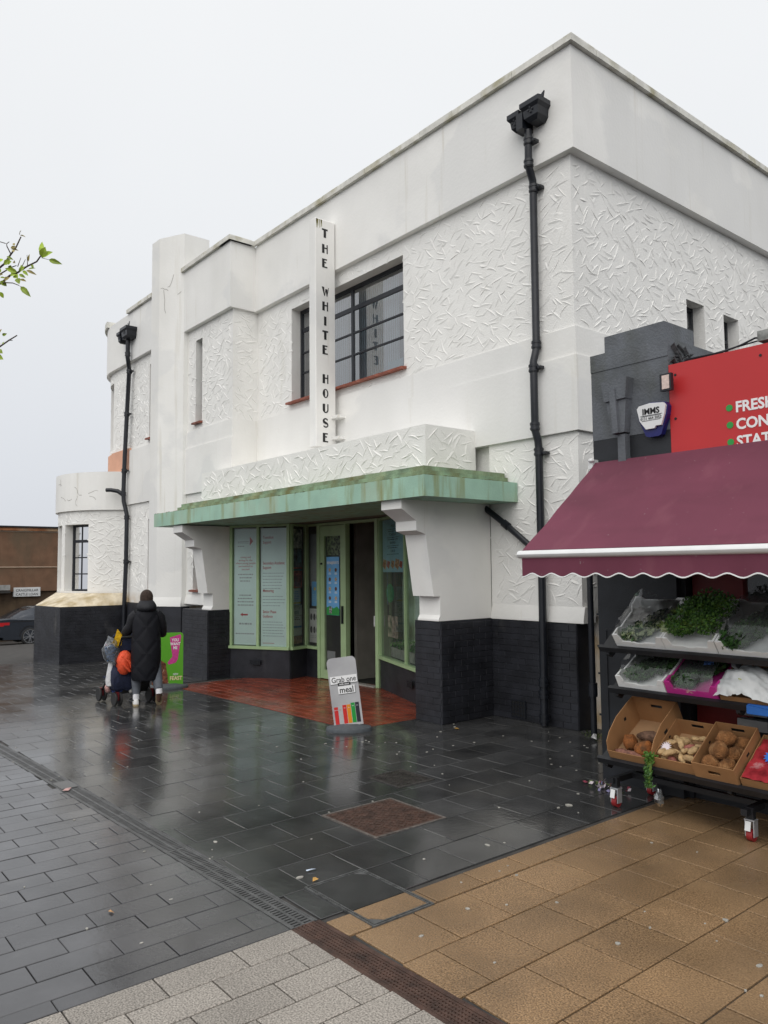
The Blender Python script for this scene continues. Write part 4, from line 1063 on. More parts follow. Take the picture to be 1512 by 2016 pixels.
# alarm box
al = thing('alarm_box', 'white and blue shield-shaped burglar alarm box reading IMMS', 'alarm box', (-3.58, 5.95, 2.97))
def shield(e, zb): return [(-3.735+e, 3.235), (-3.715+e, 3.268-e*.3), (-3.60, 3.285-e*.3), (-3.465-e, 3.268-e*.3), (-3.445-e, 3.235), (-3.455-e, 3.16), (-3.515-e, zb), (-3.54, zb-.012), (-3.63, zb-.012), (-3.66+e, zb), (-3.72+e, 3.14)]
MB().fprism(shield(0, 3.00), (0, 5.95, 0), (1, 0, 0), (0, 0, 1), (0, -.06, 0)).build('blue_housing', M('alarm_blue', (.012, .014, .12), .3, .05), al)
MB().fprism([(-3.725, 3.238), (-3.705, 3.262), (-3.60, 3.275), (-3.475, 3.262), (-3.455, 3.238), (-3.468, 3.165), (-3.50, 3.075), (-3.55, 3.075), (-3.565, 3.055), (-3.645, 3.055), (-3.70, 3.13)], (0, 5.889, 0), (1, 0, 0), (0, 0, 1), (0, -.022, 0)).build('white_cover', whitem, al)
text('IMMS', .072, ink, al, (-3.592, 5.865, 3.182), (1, 0, 0), (0, 0, 1), 'CENTER', bold=.002)
text('0131 664 5052', .033, ink, al, (-3.592, 5.865, 3.135), (1, 0, 0), (0, 0, 1), 'CENTER')
b = MB(); b.box(-3.695, -3.487, 5.8645, 5.867, 3.170, 3.173); b.box(-3.685, -3.50, 5.8645, 5.867, 3.164, 3.1665); b.box(-3.68, -3.505, 5.8645, 5.867, 3.126, 3.129); b.build('print_lines', ink, al)
# floodlight
fl = thing('floodlight', 'small black ribbed floodlight beside the red sign', 'floodlight', (-3.44, 5.9, 3.42))
b = MB(); b.box(-3.475, -3.375, 5.83, 5.87, 3.345, 3.49)
for i in range(10): b.box(-3.485, -3.475, 5.84, 5.868, 3.35+.0142*i, 3.357+.0142*i)
b.build('lamp_housing', iron, fl); MB().box(-3.455, -3.39, 5.824, 5.8295, 3.36, 3.475).build('lamp_glass', M('lamp_pearl', (.65, .52, .46), .25, .1, 40), fl)
MB().box(-3.45, -3.42, 5.87, 5.945, 3.40, 3.43).build('bracket', iron, fl)
# gap between the buildings: pipes
g1 = MB().tube([(-5.30, 7.30, 2.9), (-5.30, 7.30, .0)], .035, 10); g1.tube([(-5.30, 7.30, .45), (-5.30, 7.30, .60)], .05, 10); g1.build('gap_downpipe', iron, smooth=40, label='thin black downpipe in the gap between the two buildings', category='downpipe')
g2 = MB()
for x in (-5.20, -5.165): g2.tube([(x, 7.33, 2.8), (x, 7.33, .0)], .009, 6)
for z in (.25, .7, 1.0, 1.35): g2.box(-5.24, -5.15, 7.32, 7.34, z, z+.02)
g2.build('gap_conduit', iron, label='pair of slim black conduits beside the gap downpipe', category='conduit')
MB().box(-5.53, -4.24, 8.3, 8.4, 0, 3.2).build('gap_wall', blackw, shop)
# weeds and rubbish at the foot of the gap
b = MB()
for k in range(90):
    x, y_ = random.uniform(-5.5, -5.0), random.uniform(7.25, 7.5); a = random.random()*6; l = random.uniform(.02, .06)
    b.add([(x, y_, 0), (x+l*cos(a), y_+l*sin(a), random.uniform(.01, .06)), (x+l*.5*cos(a+.6), y_+l*.5*sin(a+.6), .02)], [(0, 1, 2)])
b.build('gap_weeds', M('weed_green', (.06, .09, .02), .8, .3, 30), kind='stuff', label='low weeds at the foot of the gap between the buildings')
litter('crumpled_wrapper', 'crumpled white and red wrapper in the gap between the buildings', 'litter', -5.22, 7.18, wt, .05, .03, h=.04)

# ------------------------------------------------------------------ awning
aw = thing('shop_awning', 'burgundy fabric awning with white front bar and scalloped valance', 'awning', (-3.0, 5.9, 2.0))
AX0, AX1 = -4.188, 1.5
def sag(x, t): return (-.030*sin(pi*t)*(1+.35*sin(x*2.1+.6)) - .006*sin(x*7+t*5)*sin(pi*t) - .010*max(0, 1-abs((x+2.75)*2.2-(t-.3)*1.5))*sin(pi*t)*(1-t)*2 + .004*sin(x*3.3-t*9)*sin(pi*t))
b = MB(); nx, ny = 110, 20
for sd_ in (0, 1):
    for i in range(nx+1):
        for j in range(ny+1):
            x = AX0+(AX1-AX0)*i/nx; t_ = j/ny
            b.v.append((x+.004*sin(j), 5.90+(4.868-5.90)*t_, 2.828+(2.026-2.828)*t_+sag(x, t_)+sd_*.004))
for sd_ in (0, 1):
    o_ = sd_*(nx+1)*(ny+1)
    for i in range(nx):
        for j in range(ny):
            q = (o_+i*(ny+1)+j, o_+(i+1)*(ny+1)+j, o_+(i+1)*(ny+1)+j+1, o_+i*(ny+1)+j+1); b.f.append(q if sd_ == 0 else q[::-1]); b.m.append(0)
b.build('fabric', burg, aw, smooth=60)
b = MB(); b.loft([[(x, 4.857+.045*cos(a), 1.995+.033*sin(a)) for a in [k*pi/5 for k in range(10)]] for x in (AX0-.01, AX1)]); b.build('front_bar', whitem, aw, smooth=40)
b = MB(); n_ = 260; pts = []
for i in range(n_+1):
    x = AX0+.02+(AX1-AX0-.02)*i/n_; sc = abs(0.5+.5*cos(2*pi*(x+3.964)/.2)); zb = 1.838-.030*sc**.9*1.0+.0; yw = 4.842+.006*sin(x*7)+.003*sin(x*23)
    pts.append((x, yw, zb))
for i, (x, yw, zb) in enumerate(pts): b.v += [(x, 4.842, 1.972), (x, (yw+4.842)/2, (zb+1.972)/2), (x, yw, zb+.008)]
for i in range(n_):
    for j in range(2): b.f.append((i*3+j, i*3+j+1, i*3+j+4, i*3+j+3)); b.m.append(0)
b.build('valance', burg, aw, smooth=60)
b = MB()
for i, (x, yw, zb) in enumerate(pts): b.v += [(x, yw-.002, zb+.011), (x, yw-.004, zb+.002), (x, yw+.002, zb), (x, yw+.003, zb+.010)]
for i in range(n_):
    for j in range(4): b.f.append((i*4+j, i*4+(j+1) % 4, i*4+4+(j+1) % 4, i*4+4+j)); b.m.append(0)
b.build('valance_trim', whitem, aw)
b = MB(); b.box(-4.18, AX1, 5.89, 5.945, 2.74, 2.79); b.build('wall_roller', whitem, aw)
b = MB(); b.box(-4.235, -4.19, 5.86, 5.95, 2.775, 2.86); b.ball((-4.20, 5.86, 2.85), .03, .03, .02, 8, 5); b.build('roller_end', whitem, aw)
b = MB(); b.tube([(-3.9, 5.9, 2.66), (-3.3, 5.42, 2.26), (-3.9, 4.92, 1.985)], .022, 8); b.tube([(-1.2, 5.9, 2.66), (-1.8, 5.42, 2.26), (-1.2, 4.92, 1.985)], .022, 8); b.build('folding_arm', whitem, aw)

# ------------------------------------------------------------------ display rack on castors
rk = thing('display_rack', 'black steel three-tier greengrocer display rack on red castors', 'display rack', (-2.6, 5.6, 0))
RX0, RX1 = -3.80, -1.30
SHELF = {'top': (5.43, 1.235, 5.89, 1.575), 'mid': (5.47, .905, 5.90, 1.145), 'low': (5.30, .375, 5.82, .665)}
for kk, (yf, zf_, yb, zb_) in SHELF.items():
    x0 = RX0 if kk != 'top' else RX0-.05
    b = MB(); dy, dz = yb-yf, zb_-zf_; L_ = math.hypot(dy, dz); v = Vector((0, dy/L_, dz/L_)); n_ = Vector((0, -v.z, v.y)); c = Vector(((x0+RX1)/2, (yf+yb)/2, (zf_+zb_)/2))
    b.obox(c-n_*.012, (1, 0, 0), v, n_, (RX1-x0)/2, L_/2, .006); b.build('shelf_deck', rackm, rk)
    b = MB(); b.obox(Vector(((x0+RX1)/2, yf-.012, zf_-.008)), (1, 0, 0), v, n_, (RX1-x0)/2+.004, .016, .024); b.build('shelf_rail', rackm, rk)
    for x in (x0+.05, -2.75, RX1-.05):
        b = MB(); b.fprism([(yf+.01, zf_-.02), (yf+.14, zf_+.055), (yf+.14, zf_-.03), (yf+.06, zf_-.085), (yf+.01, zf_-.06)], (x-.015, 0, 0), (0, 1, 0), (0, 0, 1), (.03, 0, 0)); b.build('shelf_bracket', rackm, rk)
for x in (RX0+.05, RX1-.05, -2.72):
    MB().box(x-.02, x+.02, 5.90, 5.94, .2, 1.58).build('upright', rackm, rk)
for x in (-3.72, -2.66, -1.4):
    MB().obox((x, 5.62, .205), (0, 1, 0), (1, 0, 0), (0, 0, 1), .30, .022, .022).build('foot_beam', rackm, rk)
MB().obox((-2.55, 5.60, .205), (1, 0, 0), (0, 1, 0), (0, 0, 1), 1.15, .02, .02).build('foot_beam', rackm, rk)
redw = M('red_castor_rubber', (.28, .022, .025), .45, .1, 20); zinc = M('zinc_plated_steel', (.55, .57, .60), .35, .1, 20, metal=.6)
for x, y_ in ((-3.70, 5.36), (-2.65, 5.40), (-1.4, 5.40), (-3.70, 5.86), (-2.65, 5.86)):
    b = MB(); b.box(x-.025, x+.025, y_-.02, y_+.02, .15, .23); c_ = b.build('castor', rackm, rk)
    b = MB(); b.box(x-.036, x+.036, y_-.03, y_+.03, .142, .150); b.box(x-.032, x-.026, y_-.03, y_+.03, .035, .142); b.box(x+.026, x+.032, y_-.03, y_+.03, .035, .142); b.build('castor_fork', zinc, c_)
    b = MB(); b.obox((x-.004, y_-.042, .108), (1, 0, 0), (0, .25, 1), (0, -1, .25), .019, .032, .004); b.build('brake_pedal', whitem, c_)
    MB().tube([(x-.02, y_, .042), (x+.02, y_, .042)], .042, 16).build('castor_wheel', redw, c_, smooth=40)

# crates: local x along the rail, y up the slope, z out of the shelf
def shelf_mat(kk, x, y=0.0, z=0.0, tilt=None, yaw=0):
    yf, zf_, yb, zb_ = SHELF[kk]; a = math.atan2(zb_-zf_, yb-yf) if tilt is None else tilt
    return Matrix.Translation((x, yf+.012, zf_+.008)) @ Matrix.Rotation(a, 4, 'X') @ Matrix.Rotation(yaw, 4, 'Z') @ Matrix.Translation((0, y, z))
def wallp(mb, poly, o, u, v, d): mb.fprism(poly, o, u, v, d)
def tray(kk, x, w_, d, h, mat, label, group=None, style='foam', name='foam_tray', yaw=0):
    t = thing(name, label, 'tray', group=group, mat=shelf_mat(kk, x, .0, .0, yaw=yaw))
    th = .014; hx = w_
    MB().box(0, w_, 0, d, 0, th).build('tray_floor', mat, t, world=False)
    fpoly = [(0, 0), (w_, 0), (w_, h), (w_*.90, h), (w_*.84, h*.42), (w_*.62, h*.42), (w_*.56, h*.34), (w_*.44, h*.34), (w_*.38, h*.42), (w_*.16, h*.42), (w_*.10, h), (0, h)]
    bpoly = [(0, 0), (w_, 0), (w_, h), (w_*.80, h*1.05), (w_*.72, h*.86), (w_*.28, h*.86), (w_*.20, h*1.05), (0, h)]
    hump = [(0, 0), (w_, 0), (w_, h*1.22), (w_*.88, h*1.22), (w_*.80, h), (w_*.2, h), (w_*.12, h*1.22), (0, h*1.22)]
    MB().fprism(fpoly, (0, 0, th), (1, 0, 0), (0, 0, 1), (0, th, 0)).build('front_wall', mat, t, world=False)
    MB().fprism(hump, (0, d-th, th), (1, 0, 0), (0, 0, 1), (0, th, 0)).build('back_wall', mat, t, world=False)
    sp = [(th, 0), (d-th, 0), (d-th, h*1.2), (d*.8, h*1.15), (d*.72, h*.8), (d*.28, h*.8), (d*.2, h), (th, h)]
    for xx in (0, w_-th): MB().fprism(sp, (xx, 0, th), (0, 1, 0), (0, 0, 1), (th, 0, 0)).build('side_wall', mat, t, world=False)
    return t
def carton(kk, x, w_, d, h, label, hf=None, curve=False, hole_front=False, y0=0, yaw=0, z0=0.0):
    t = thing('cardboard_box', label, 'cardboard box', mat=shelf_mat(kk, x, y0, z0, yaw=yaw)); th = .006; hf = hf or h
    MB().box(0, w_, 0, d, 0, th).build('box_floor', card_in, t, world=False)
    def holed(y_, hh, hw=.05, hz=.7):
        b = MB(); c = w_/2; a0, a1 = hh*hz-.014, hh*hz+.014
        b.box(th, w_-th, y_, y_+th, th, a0); b.box(th, w_-th, y_, y_+th, a1, hh); b.box(th, c-hw, y_, y_+th, a0, a1); b.box(c+hw, w_-th, y_, y_+th, a0, a1); return b
    holed(d-th, h).build('back_wall', card, t, world=False)
    (holed(0, hf, .045, .55) if hole_front else MB().box(th, w_-th, 0, th, th, hf)).build('front_wall', card, t, world=False)
    if curve: sp = [(0, th), (d, th), (d, h), (d*.80, h), (d*.45, h*.97), (d*.18, h*.80), (d*.05, h*.62), (0, hf)]
    else: sp = [(0, th), (d, th), (d, h), (0, hf)]
    for xx in (0, w_-th):
        MB().fprism(sp, (xx, 0, 0), (0, 1, 0), (0, 0, 1), (th, 0, 0)).build('side_wall', card, t, world=False)
    MB().box(-.0015 if False else w_-.001, w_+.0008, d*.45, d*.55, h*.55, h*.66).build('hand_hole', void, t, world=False)
    MB().box(th-.0005, th+.001, d*.60, d*.66, h*.55, h*.66).build('hand_hole', void, t, world=False)
    return t
def sheet(name, label, cat, mat, kk, x, w_, d, zf_, group=None, nx=14, ny=12, bump=.02, y0=0.0, seed=1):
    rnd = random.Random(seed); b = MB()
    ph = [(rnd.uniform(4, 22), rnd.uniform(4, 22), rnd.uniform(0, 6), rnd.uniform(.3, 1)) for _ in range(5)]
    for j in range(ny+1):
        for i in range(nx+1):
            u, v = i/nx, j/ny; z = zf_(u, v)
            z += bump*sum(a*abs(sin(f1_*u+f2_*v+p_)) for f1_, f2_, p_, a in ph)/2.4+rnd.uniform(-.004, .004)
            b.v.append((u*w_+rnd.uniform(-.006, .006), y0+v*d+rnd.uniform(-.006, .006), z))
    for j in range(ny):
        for i in range(nx):
            k = j*(nx+1)+i; b.f.append((k, k+1, k+nx+2, k+nx+1)); b.m.append(0)
    o = b.build(name, mat, label=label, category=cat, **({'group': group} if group else {}))
    o.matrix_world = shelf_mat(kk, x); o.data.polygons.foreach_set('use_smooth', [True]*len(o.data.polygons))
    return o
leaf_d = M('parsley_leaf', (.028, .085, .014), .55, .35, 40); leaf_b = M('bright_parsley_leaf', (.07, .16, .02), .55, .3, 40); stem_m = M('parsley_stem', (.17, .26, .05), .55, .2, 30)
kale = M('dark_kale_leaf', (.035, .095, .022), .6, .35, 25); pale_stalk = M('pale_stalk', (.36, .42, .24), .6, .2, 25)
def bunch(name, label, cat, mat_w, n_leaf, rx, ry, rz, c=(0, 0, 0), lsz=(.008, .016), group=None, stems=18, mats=(leaf_d, leaf_b), seed=0, droop=.0):
    rnd = random.Random(seed); t = thing(name, label, cat, group=group, mat=mat_w)
    for mi, m in enumerate(mats):
        b = MB()
        for k in range(n_leaf//len(mats)):
            while True:
                p_ = Vector((rnd.uniform(-1, 1), rnd.uniform(-1, 1), rnd.uniform(-1, 1)))
                if .35 < p_.length < 1: break
            if mi and p_.y > .25 and rnd.random() < .7: continue
            q = Vector((c[0]+p_.x*rx, c[1]+p_.y*ry, c[2]+p_.z*rz)); l = rnd.uniform(*lsz); a = Vector((rnd.gauss(0, 1), rnd.gauss(0, 1), rnd.gauss(0, 1))).normalized(); e = a.orthogonal().normalized(); f_ = a.cross(e)
            b.add([q-e*l, q-f_*l*.7, q+e*l*.9+a*l*.3, q+f_*l*.7, q+a*l*.35], [(0, 1, 4), (1, 2, 4), (2, 3, 4), (3, 0, 4)])
        b.build('foliage', m, t, world=False)
    b = MB()
    for k in range(stems):
        x = rnd.uniform(-.6, .6)*rx; b.tube([(c[0]+x, c[1]+rnd.uniform(-.2, .5)*ry, c[2]), (c[0]-rx*.8+x*.3, c[1]+rnd.uniform(-.5, 0)*ry, c[2]-rz*.2), (c[0]-rx*1.25+rnd.uniform(-.02, .02), c[1]-ry*.25+rnd.uniform(-.03, .03), c[2]+rnd.uniform(-.03, .02))], .0025, 5)
    b.build('stems', stem_m if mats[0] is leaf_d else pale_stalk, t, world=False)
    return t
# top shelf: three white foam trays of greens
tray('top', -3.70, .43, .46, .115, foam, 'white foam tray at the left end of the top shelf, under clear film')
tray('top', -3.265, .41, .46, .115, foam, 'white foam tray heaped with parsley on the top shelf')
tray('top', -2.845, .43, .46, .115, foam, 'white foam tray of cloudy bagged greens right of the parsley')
tray('top', -2.405, .43, .46, .115, foam, 'white foam tray at the far right of the top shelf')
for k, (x, y_, z_, n_) in enumerate(((.11, .15, .13, 520), (.22, .27, .17, 620), (.31, .16, .15, 560), (.25, .38, .16, 560), (.37, .33, .17, 520), (.13, .34, .12, 420))):
    bunch('parsley_bunch', ('leftmost parsley bunch at the front of the parsley tray', 'topmost middle parsley bunch of the dark green heap', 'front right parsley bunch spilling over the tray rim', 'parsley bunch at the back middle of the heap', 'parsley bunch at the right end of the heap, against the cloudy tray', 'parsley bunch at the back left of the heap')[k], 'parsley', shelf_mat('top', -3.265, y_, 0) @ Matrix.Translation((x, 0, 0)), n_, .125, .115, .095, (0, 0, z_+.03), group='parsley bunches in the white tray', seed=k)
bunch('parsley_bunch', 'bright green parsley bunch with cut stems pointing left over the tray edge', 'parsley', shelf_mat('top', -3.265, .10, 0) @ Matrix.Translation((.06, 0, 0)), 260, .10, .06, .05, (.05, 0, .15), stems=60, mats=(leaf_b, leaf_d), seed=20)
for k in range(4):
    bunch('leafy_greens', ('leftmost pale-stalked greens under clear film in the left white tray', 'pale-stalked greens second from left under clear film', 'pale-stalked greens third from left under clear film', 'rearmost pale-stalked greens under clear film in the left white tray')[k], 'greens', shelf_mat('top', -3.70, .10+.07*k, 0) @ Matrix.Translation((.13+.055*k, 0, 0)), 200, .10, .08, .045, (0, 0, .07), lsz=(.014, .036), group='greens in the left tray', stems=14, mats=(kale, pale_stalk), seed=30+k)
sheet('clear_film', 'crumpled clear plastic film drawn over the left top tray', 'plastic film', film, 'top', -3.71, .44, .47, lambda u, v: .02+.13*min(1, 4*v)*(1-.2*v)+.10*max(0, v-.75)*4*max(0, 1-abs(u-.25)*3), seed=3)
for k in range(4):
    bunch('leafy_greens', ('leftmost bagged greens at the front of the cloudy tray', 'second bagged greens from the left in the cloudy tray', 'third bagged greens from the left in the cloudy tray', 'rearmost right bagged greens in the cloudy tray')[k], 'greens', shelf_mat('top', -2.845, .10+.09*k, 0) @ Matrix.Translation((.10+.07*k, 0, 0)), 330, .12, .10, .065, (0, 0, .095), lsz=(.012, .03), group='greens in the cloudy tray', stems=26, mats=(kale, leaf_d), seed=40+k)
sheet('cloudy_film', 'cloudy plastic film over the greens right of the parsley', 'plastic film', film2, 'top', -2.84, .42, .44, lambda u, v: .05+.14*min(1, 3*v)*min(1, 5*(u+.05)), seed=4, bump=.025)
for k in range(2):
    bunch('leafy_greens', ('front green leaves in the far right tray of the top shelf', 'rear green leaves in the far right tray of the top shelf')[k], 'greens', shelf_mat('top', -2.40, .13+.12*k, 0) @ Matrix.Translation((.2, 0, 0)), 200, .16, .10, .05, (0, 0, .08), group='greens in the far right tray', seed=50+k)
# middle shelf
tray('mid', -3.725, .42, .44, .10, foam, 'white foam tray at the left end of the middle shelf, under clear film')
tray('mid', -3.295, .41, .44, .10, magenta, 'magenta card tray of bagged leaves on the middle shelf', name='card_tray')
b = MB(); b.fprism([(.0, 0), (.37, 0), (.37, .07), (.33, .03), (.04, .03), (0, .07)], (.02, .016, .015), (1, 0, 0), (0, 0, 1), (0, .006, 0)); o = b.build('foam_liner', foam, label='white foam liner inside the magenta tray', category='tray liner'); o.matrix_world = shelf_mat('mid', -3.295)
b = MB(); cx_, cz_ = .19, .022
for k in range(9):
    a = R(10+20*k); b.fprism([(cx_+.012*cos(a-.12), cz_+.012*sin(a-.12)), (cx_+.032*cos(a), cz_+.032*sin(a)), (cx_+.012*cos(a+.12), cz_+.012*sin(a+.12))], (0, -.001, .012), (1, 0, 0), (0, 0, 1), (0, .0015, 0))
o = b.build('sun_emblem', M('cream_print', (.7, .55, .4), .6, 0)); o.parent = [q for q in bpy.data.objects if q.name.startswith('card_tray')][0]
for k in range(3):
    bunch('leafy_greens', ('front left bagged leaves in the left tray of the middle shelf', 'central bagged leaves in the left tray of the middle shelf', 'rear right bagged leaves in the left tray of the middle shelf')[k], 'greens', shelf_mat('mid', -3.725, .13+.09*k, 0) @ Matrix.Translation((.14+.07*k, 0, 0)), 240, .12, .09, .05, (0, 0, .075), lsz=(.014, .034), group='greens in the left middle tray', stems=10, mats=(kale, leaf_d), seed=60+k)
    bunch('leafy_greens', ('front left bagged grey green leaves in the magenta tray', 'central bagged grey green leaves in the magenta tray', 'rear right bagged grey green leaves in the magenta tray')[k], 'greens', shelf_mat('mid', -3.295, .12+.09*k, 0) @ Matrix.Translation((.12+.06*k, 0, 0)), 240, .11, .09, .05, (0, 0, .075), lsz=(.014, .034), group='greens in the magenta tray', stems=10, mats=(kale, kale), seed=70+k)
sheet('clear_film', 'clear film stretched over the left tray of the middle shelf', 'plastic film', film, 'mid', -3.72, .40, .43, lambda u, v: .05+.10*min(1, 3*v), seed=6)
sheet('cloudy_film', 'cloudy bag with printed label in the magenta tray', 'plastic film', film2, 'mid', -3.285, .34, .40, lambda u, v: .05+.09*min(1, 3*v)*min(1, 4*u+.2), seed=7)
b = MB(); b.obox((.26, .24, .155), (1, .3, 0), (-.3, 1, 0), (0, 0, 1), .035, .03, .001); o = b.build('price_label', M('label_blue', (.08, .17, .42), .5, .6, 60), label='blue and yellow printed label on the bag in the magenta tray', category='label'); o.matrix_world = shelf_mat('mid', -3.285)
carton('mid', -2.87, .44, .42, .16, 'brown cardboard box under a white plastic bag on the middle shelf', hf=.05)
sheet('white_plastic_bag', 'bulging white plastic bag spilling from the middle shelf box', 'plastic bag', M('white_bag_plastic', (.66, .68, .68), .45, .06, 12), 'mid', -2.90, .44, .38, lambda u, v: .01+.13*sin(pi*min(1, .12+.9*u))*sin(pi*min(1, .10+.9*v)), seed=8, bump=.05, y0=-.03, nx=26, ny=22)
b = MB(); b.obox((.22, .10, .155), (1, .5, 0), (-.5, 1, 0), (0, 0, 1), .06, .014, .003); o = b.build('green_yellow_label', M('lime_print', (.42, .45, .12), .5, .2, 30), label='lime green strip label on the white plastic bag', category='label'); o.matrix_world = shelf_mat('mid', -2.90)
b = MB(); b.box(-2.655, -2.40, 5.43, 5.46, .855, .925); b.fprism([(-2.655, .862), (-2.40, .862), (-2.40, .915), (-2.50, .905), (-2.655, .92)], (0, 5.43, 0), (1, 0, 0), (0, 0, 1), (0, -.018, 0)); b.build('blue_carton', M('blue_card', (.02, .12, .42), .5, .1), label='blue printed carton hanging over the middle shelf edge', category='carton')
# low shelf
bx1 = carton('low', -3.71, .40, .50, .235, 'large brown cardboard box with cut-down front, holding yams, left end of low shelf', hf=.075, curve=True)
bx2 = carton('low', -3.31, .335, .42, .14, 'shallow brown cardboard box of pale roots between two taller boxes', hf=.10)
bx3 = carton('low', -2.98, .31, .44, .16, 'brown cardboard box of coconuts with oval hand holes', hf=.135, hole_front=True, y0=-.02, z0=.01)
bx4 = carton('low', -2.655, .40, .44, .10, 'flat brown cardboard box of film-wrapped red produce', hf=.07)
yam_o = M('orange_brown_yam', (.26, .09, .022), .85, .35, 30, .6, 70, dirt=[((.10, .05, .02), .8, 12, .5, .7, (1, 1, 1))])
yam_d = M('dark_yam_skin', (.15, .085, .055), .85, .3, 30, .6, 60); root_p = M('pale_root', (.50, .34, .17), .75, .2, 25, .5, 60, dirt=[((.28, .16, .08), .7, 15, .55, .7, (1, 1, 1))])
root_k = M('pink_root', (.36, .13, .10), .7, .2, 25, .4, 50); coco = M('coconut_fibre', (.26, .115, .04), .95, .3, 14, 1.0, 90, stretch=(1, 1, 1), dirt=[((.38, .20, .085), .8, 18, .5, .62, (1, 1, .2))])
def lump(mb, path, radii, seed=0, seg=12, rough=.1):
    rnd = random.Random(seed); path = [Vector(p_) for p_ in path]; n_ = 9; pts = []; rs = []
    for i in range(n_):
        t_ = i/(n_-1)*(len(path)-1); k = min(int(t_), len(path)-2); f_ = t_-k
        pts.append(path[k].lerp(path[k+1], f_)); r_ = radii[k]*(1-f_)+radii[k+1]*f_
        rs.append(max(.003, r_*(min(1, sin(pi*min(max(i/(n_-1), .06), .94))*1.9))*(1+rnd.uniform(-rough, rough))))
    mb.tube(pts, rs, seg)
def produce(name, label, cat, mat, box_m, path, radii, group=None, seed=0, extra=None):
    b = MB(); lump(b, path, radii, seed)
    if extra: extra(b)
    o = b.build(name, mat, smooth=70, label=label, category=cat, **({'group': group} if group else {})); o.matrix_world = box_m; return o
m1 = shelf_mat('low', -3.71); m2 = shelf_mat('low', -3.31); m3 = shelf_mat('low', -2.98, -.02, .01)
produce('yam', 'round orange-brown yam at the left of the tall box', 'yam', yam_o, m1, [(.07, .13, .062), (.17, .17, .064)], [.062, .06], seed=1)
produce('yam', 'broad orange-brown yam at the right of the tall box', 'yam', yam_o, m1, [(.19, .09, .055), (.34, .12, .066)], [.055, .066], seed=2)
produce('long_yam', 'long greyish dark yam lying across the tall box', 'yam', yam_d, m1, [(.12, .25, .05), (.25, .265, .052), (.385, .24, .05)], [.040, .045, .036], seed=3)
produce('long_yam', 'slim pinkish yam along the front of the tall box', 'yam', M('pinkish_yam_skin', (.24, .11, .08), .85, .3, 30, .5, 60), m1, [(.03, .055, .04), (.14, .035, .040), (.27, .045, .035)], [.030, .036, .026], seed=4)
for k in range(26):
    rnd = random.Random(200+k); lay_ = k//10; x = .055+.075*(k % 4)+rnd.uniform(-.02, .02); y_ = .07+.065*((k % 10)//2)*.9+rnd.uniform(-.02, .02); a = rnd.uniform(0, 3.1)
    pink = k in (1, 3, 14); l = rnd.uniform(.032, .062); r0 = rnd.uniform(.016, .03); z_ = .035+.042*lay_; tl = rnd.uniform(-.02, .02)
    x = min(max(x, .045+l*abs(cos(a))*.6), .29-l*abs(cos(a))*.6)
    mid = Vector((x+rnd.uniform(-.015, .015), y_+rnd.uniform(-.015, .015), z_+rnd.uniform(0, .012)))
    produce('sweet_potato' if pink else 'ginger_root', {1: 'front pink sweet potato near the star tag', 3: 'right front pink sweet potato among the pale roots', 14: 'upper pink sweet potato towards the back of the shallow box'}[k] if pink else 'knobbly pale root heaped in the shallow cardboard box', 'sweet potato' if pink else 'root', root_k if pink else root_p, m2,
        [(x-l*cos(a), y_-l*sin(a), z_+tl), mid, (x+l*cos(a), y_+l*sin(a), z_-tl)], [r0*rnd.uniform(.7, 1.1), r0*rnd.uniform(.9, 1.25), r0*rnd.uniform(.45, .9)], 'pink roots in the shallow box' if pink else 'pale roots in the shallow box', seed=k)
for k, (x, y_, z_, a) in enumerate(((.09, .09, .075, .3), (.21, .08, .072, 1.2), (.10, .20, .09, 2.2), (.215, .20, .088, .6), (.10, .32, .08, 1.5), (.22, .32, .08, .9), (.155, .15, .155, 1.9), (.15, .27, .165, .2))):
    def ex(b): pass
    u_ = Vector((cos(a), sin(a), .25)).normalized()
    produce('coconut', ('front left coconut on the floor of the coconut box', 'front right coconut on the floor of the coconut box', 'middle left coconut of the lower layer in the coconut box', 'middle right coconut of the lower layer in the coconut box', 'back left coconut in the coconut box', 'back right coconut in the coconut box', 'front coconut of the two on top of the pile', 'rear coconut of the two on top of the pile')[k], 'coconut', coco, m3, [Vector((x, y_, z_))-u_*.068, Vector((x, y_, z_))+u_*.03, Vector((x, y_, z_))+u_*.078], [.060, .056, .022], 'coconuts in the cardboard box', seed=80+k)
sheet('red_film_pack', 'red film-wrapped produce filling the flat box', 'film pack', M('red_film', (.34, .03, .04), .22, .3, 14, dirt=[((.6, .5, .5), .7, 9, .58, .7, (1, 1, 1))]), 'low', -2.645, .38, .41, lambda u, v: .075, seed=9, bump=.012)
def star(name, label, mat, mw, r0, r1, n_=14):
    b = MB(); b.prism([((r0 if i % 2 else r1)*cos(pi*i/n_), (r0 if i % 2 else r1)*sin(pi*i/n_)) for i in range(2*n_)], 0, .002); o = b.build(name, mat, label=label, category='price tag'); o.matrix_world = mw
star('price_star', 'white star-shaped price tag stuck among the pale roots', M('pink_white_card', (.72, .64, .68), .6, .03), m2 @ Matrix.Translation((.085, .085, .145)) @ Matrix.Rotation(.5, 4, 'X'), .024, .046)
star('price_star', 'blue star-shaped price tag on the red film pack', M('bright_blue_card', (.02, .17, .62), .5, .02), shelf_mat('low', -2.655) @ Matrix.Translation((.15, .21, .115)) @ Matrix.Rotation(.3, 4, 'X'), .040, .058)
star('price_star', 'silvery star-shaped price tag behind the blue one', M('silver_card', (.6, .62, .64), .3, .03), shelf_mat('low', -2.655) @ Matrix.Translation((.14, .31, .13)) @ Matrix.Rotation(.3, 4, 'X'), .03, .05)
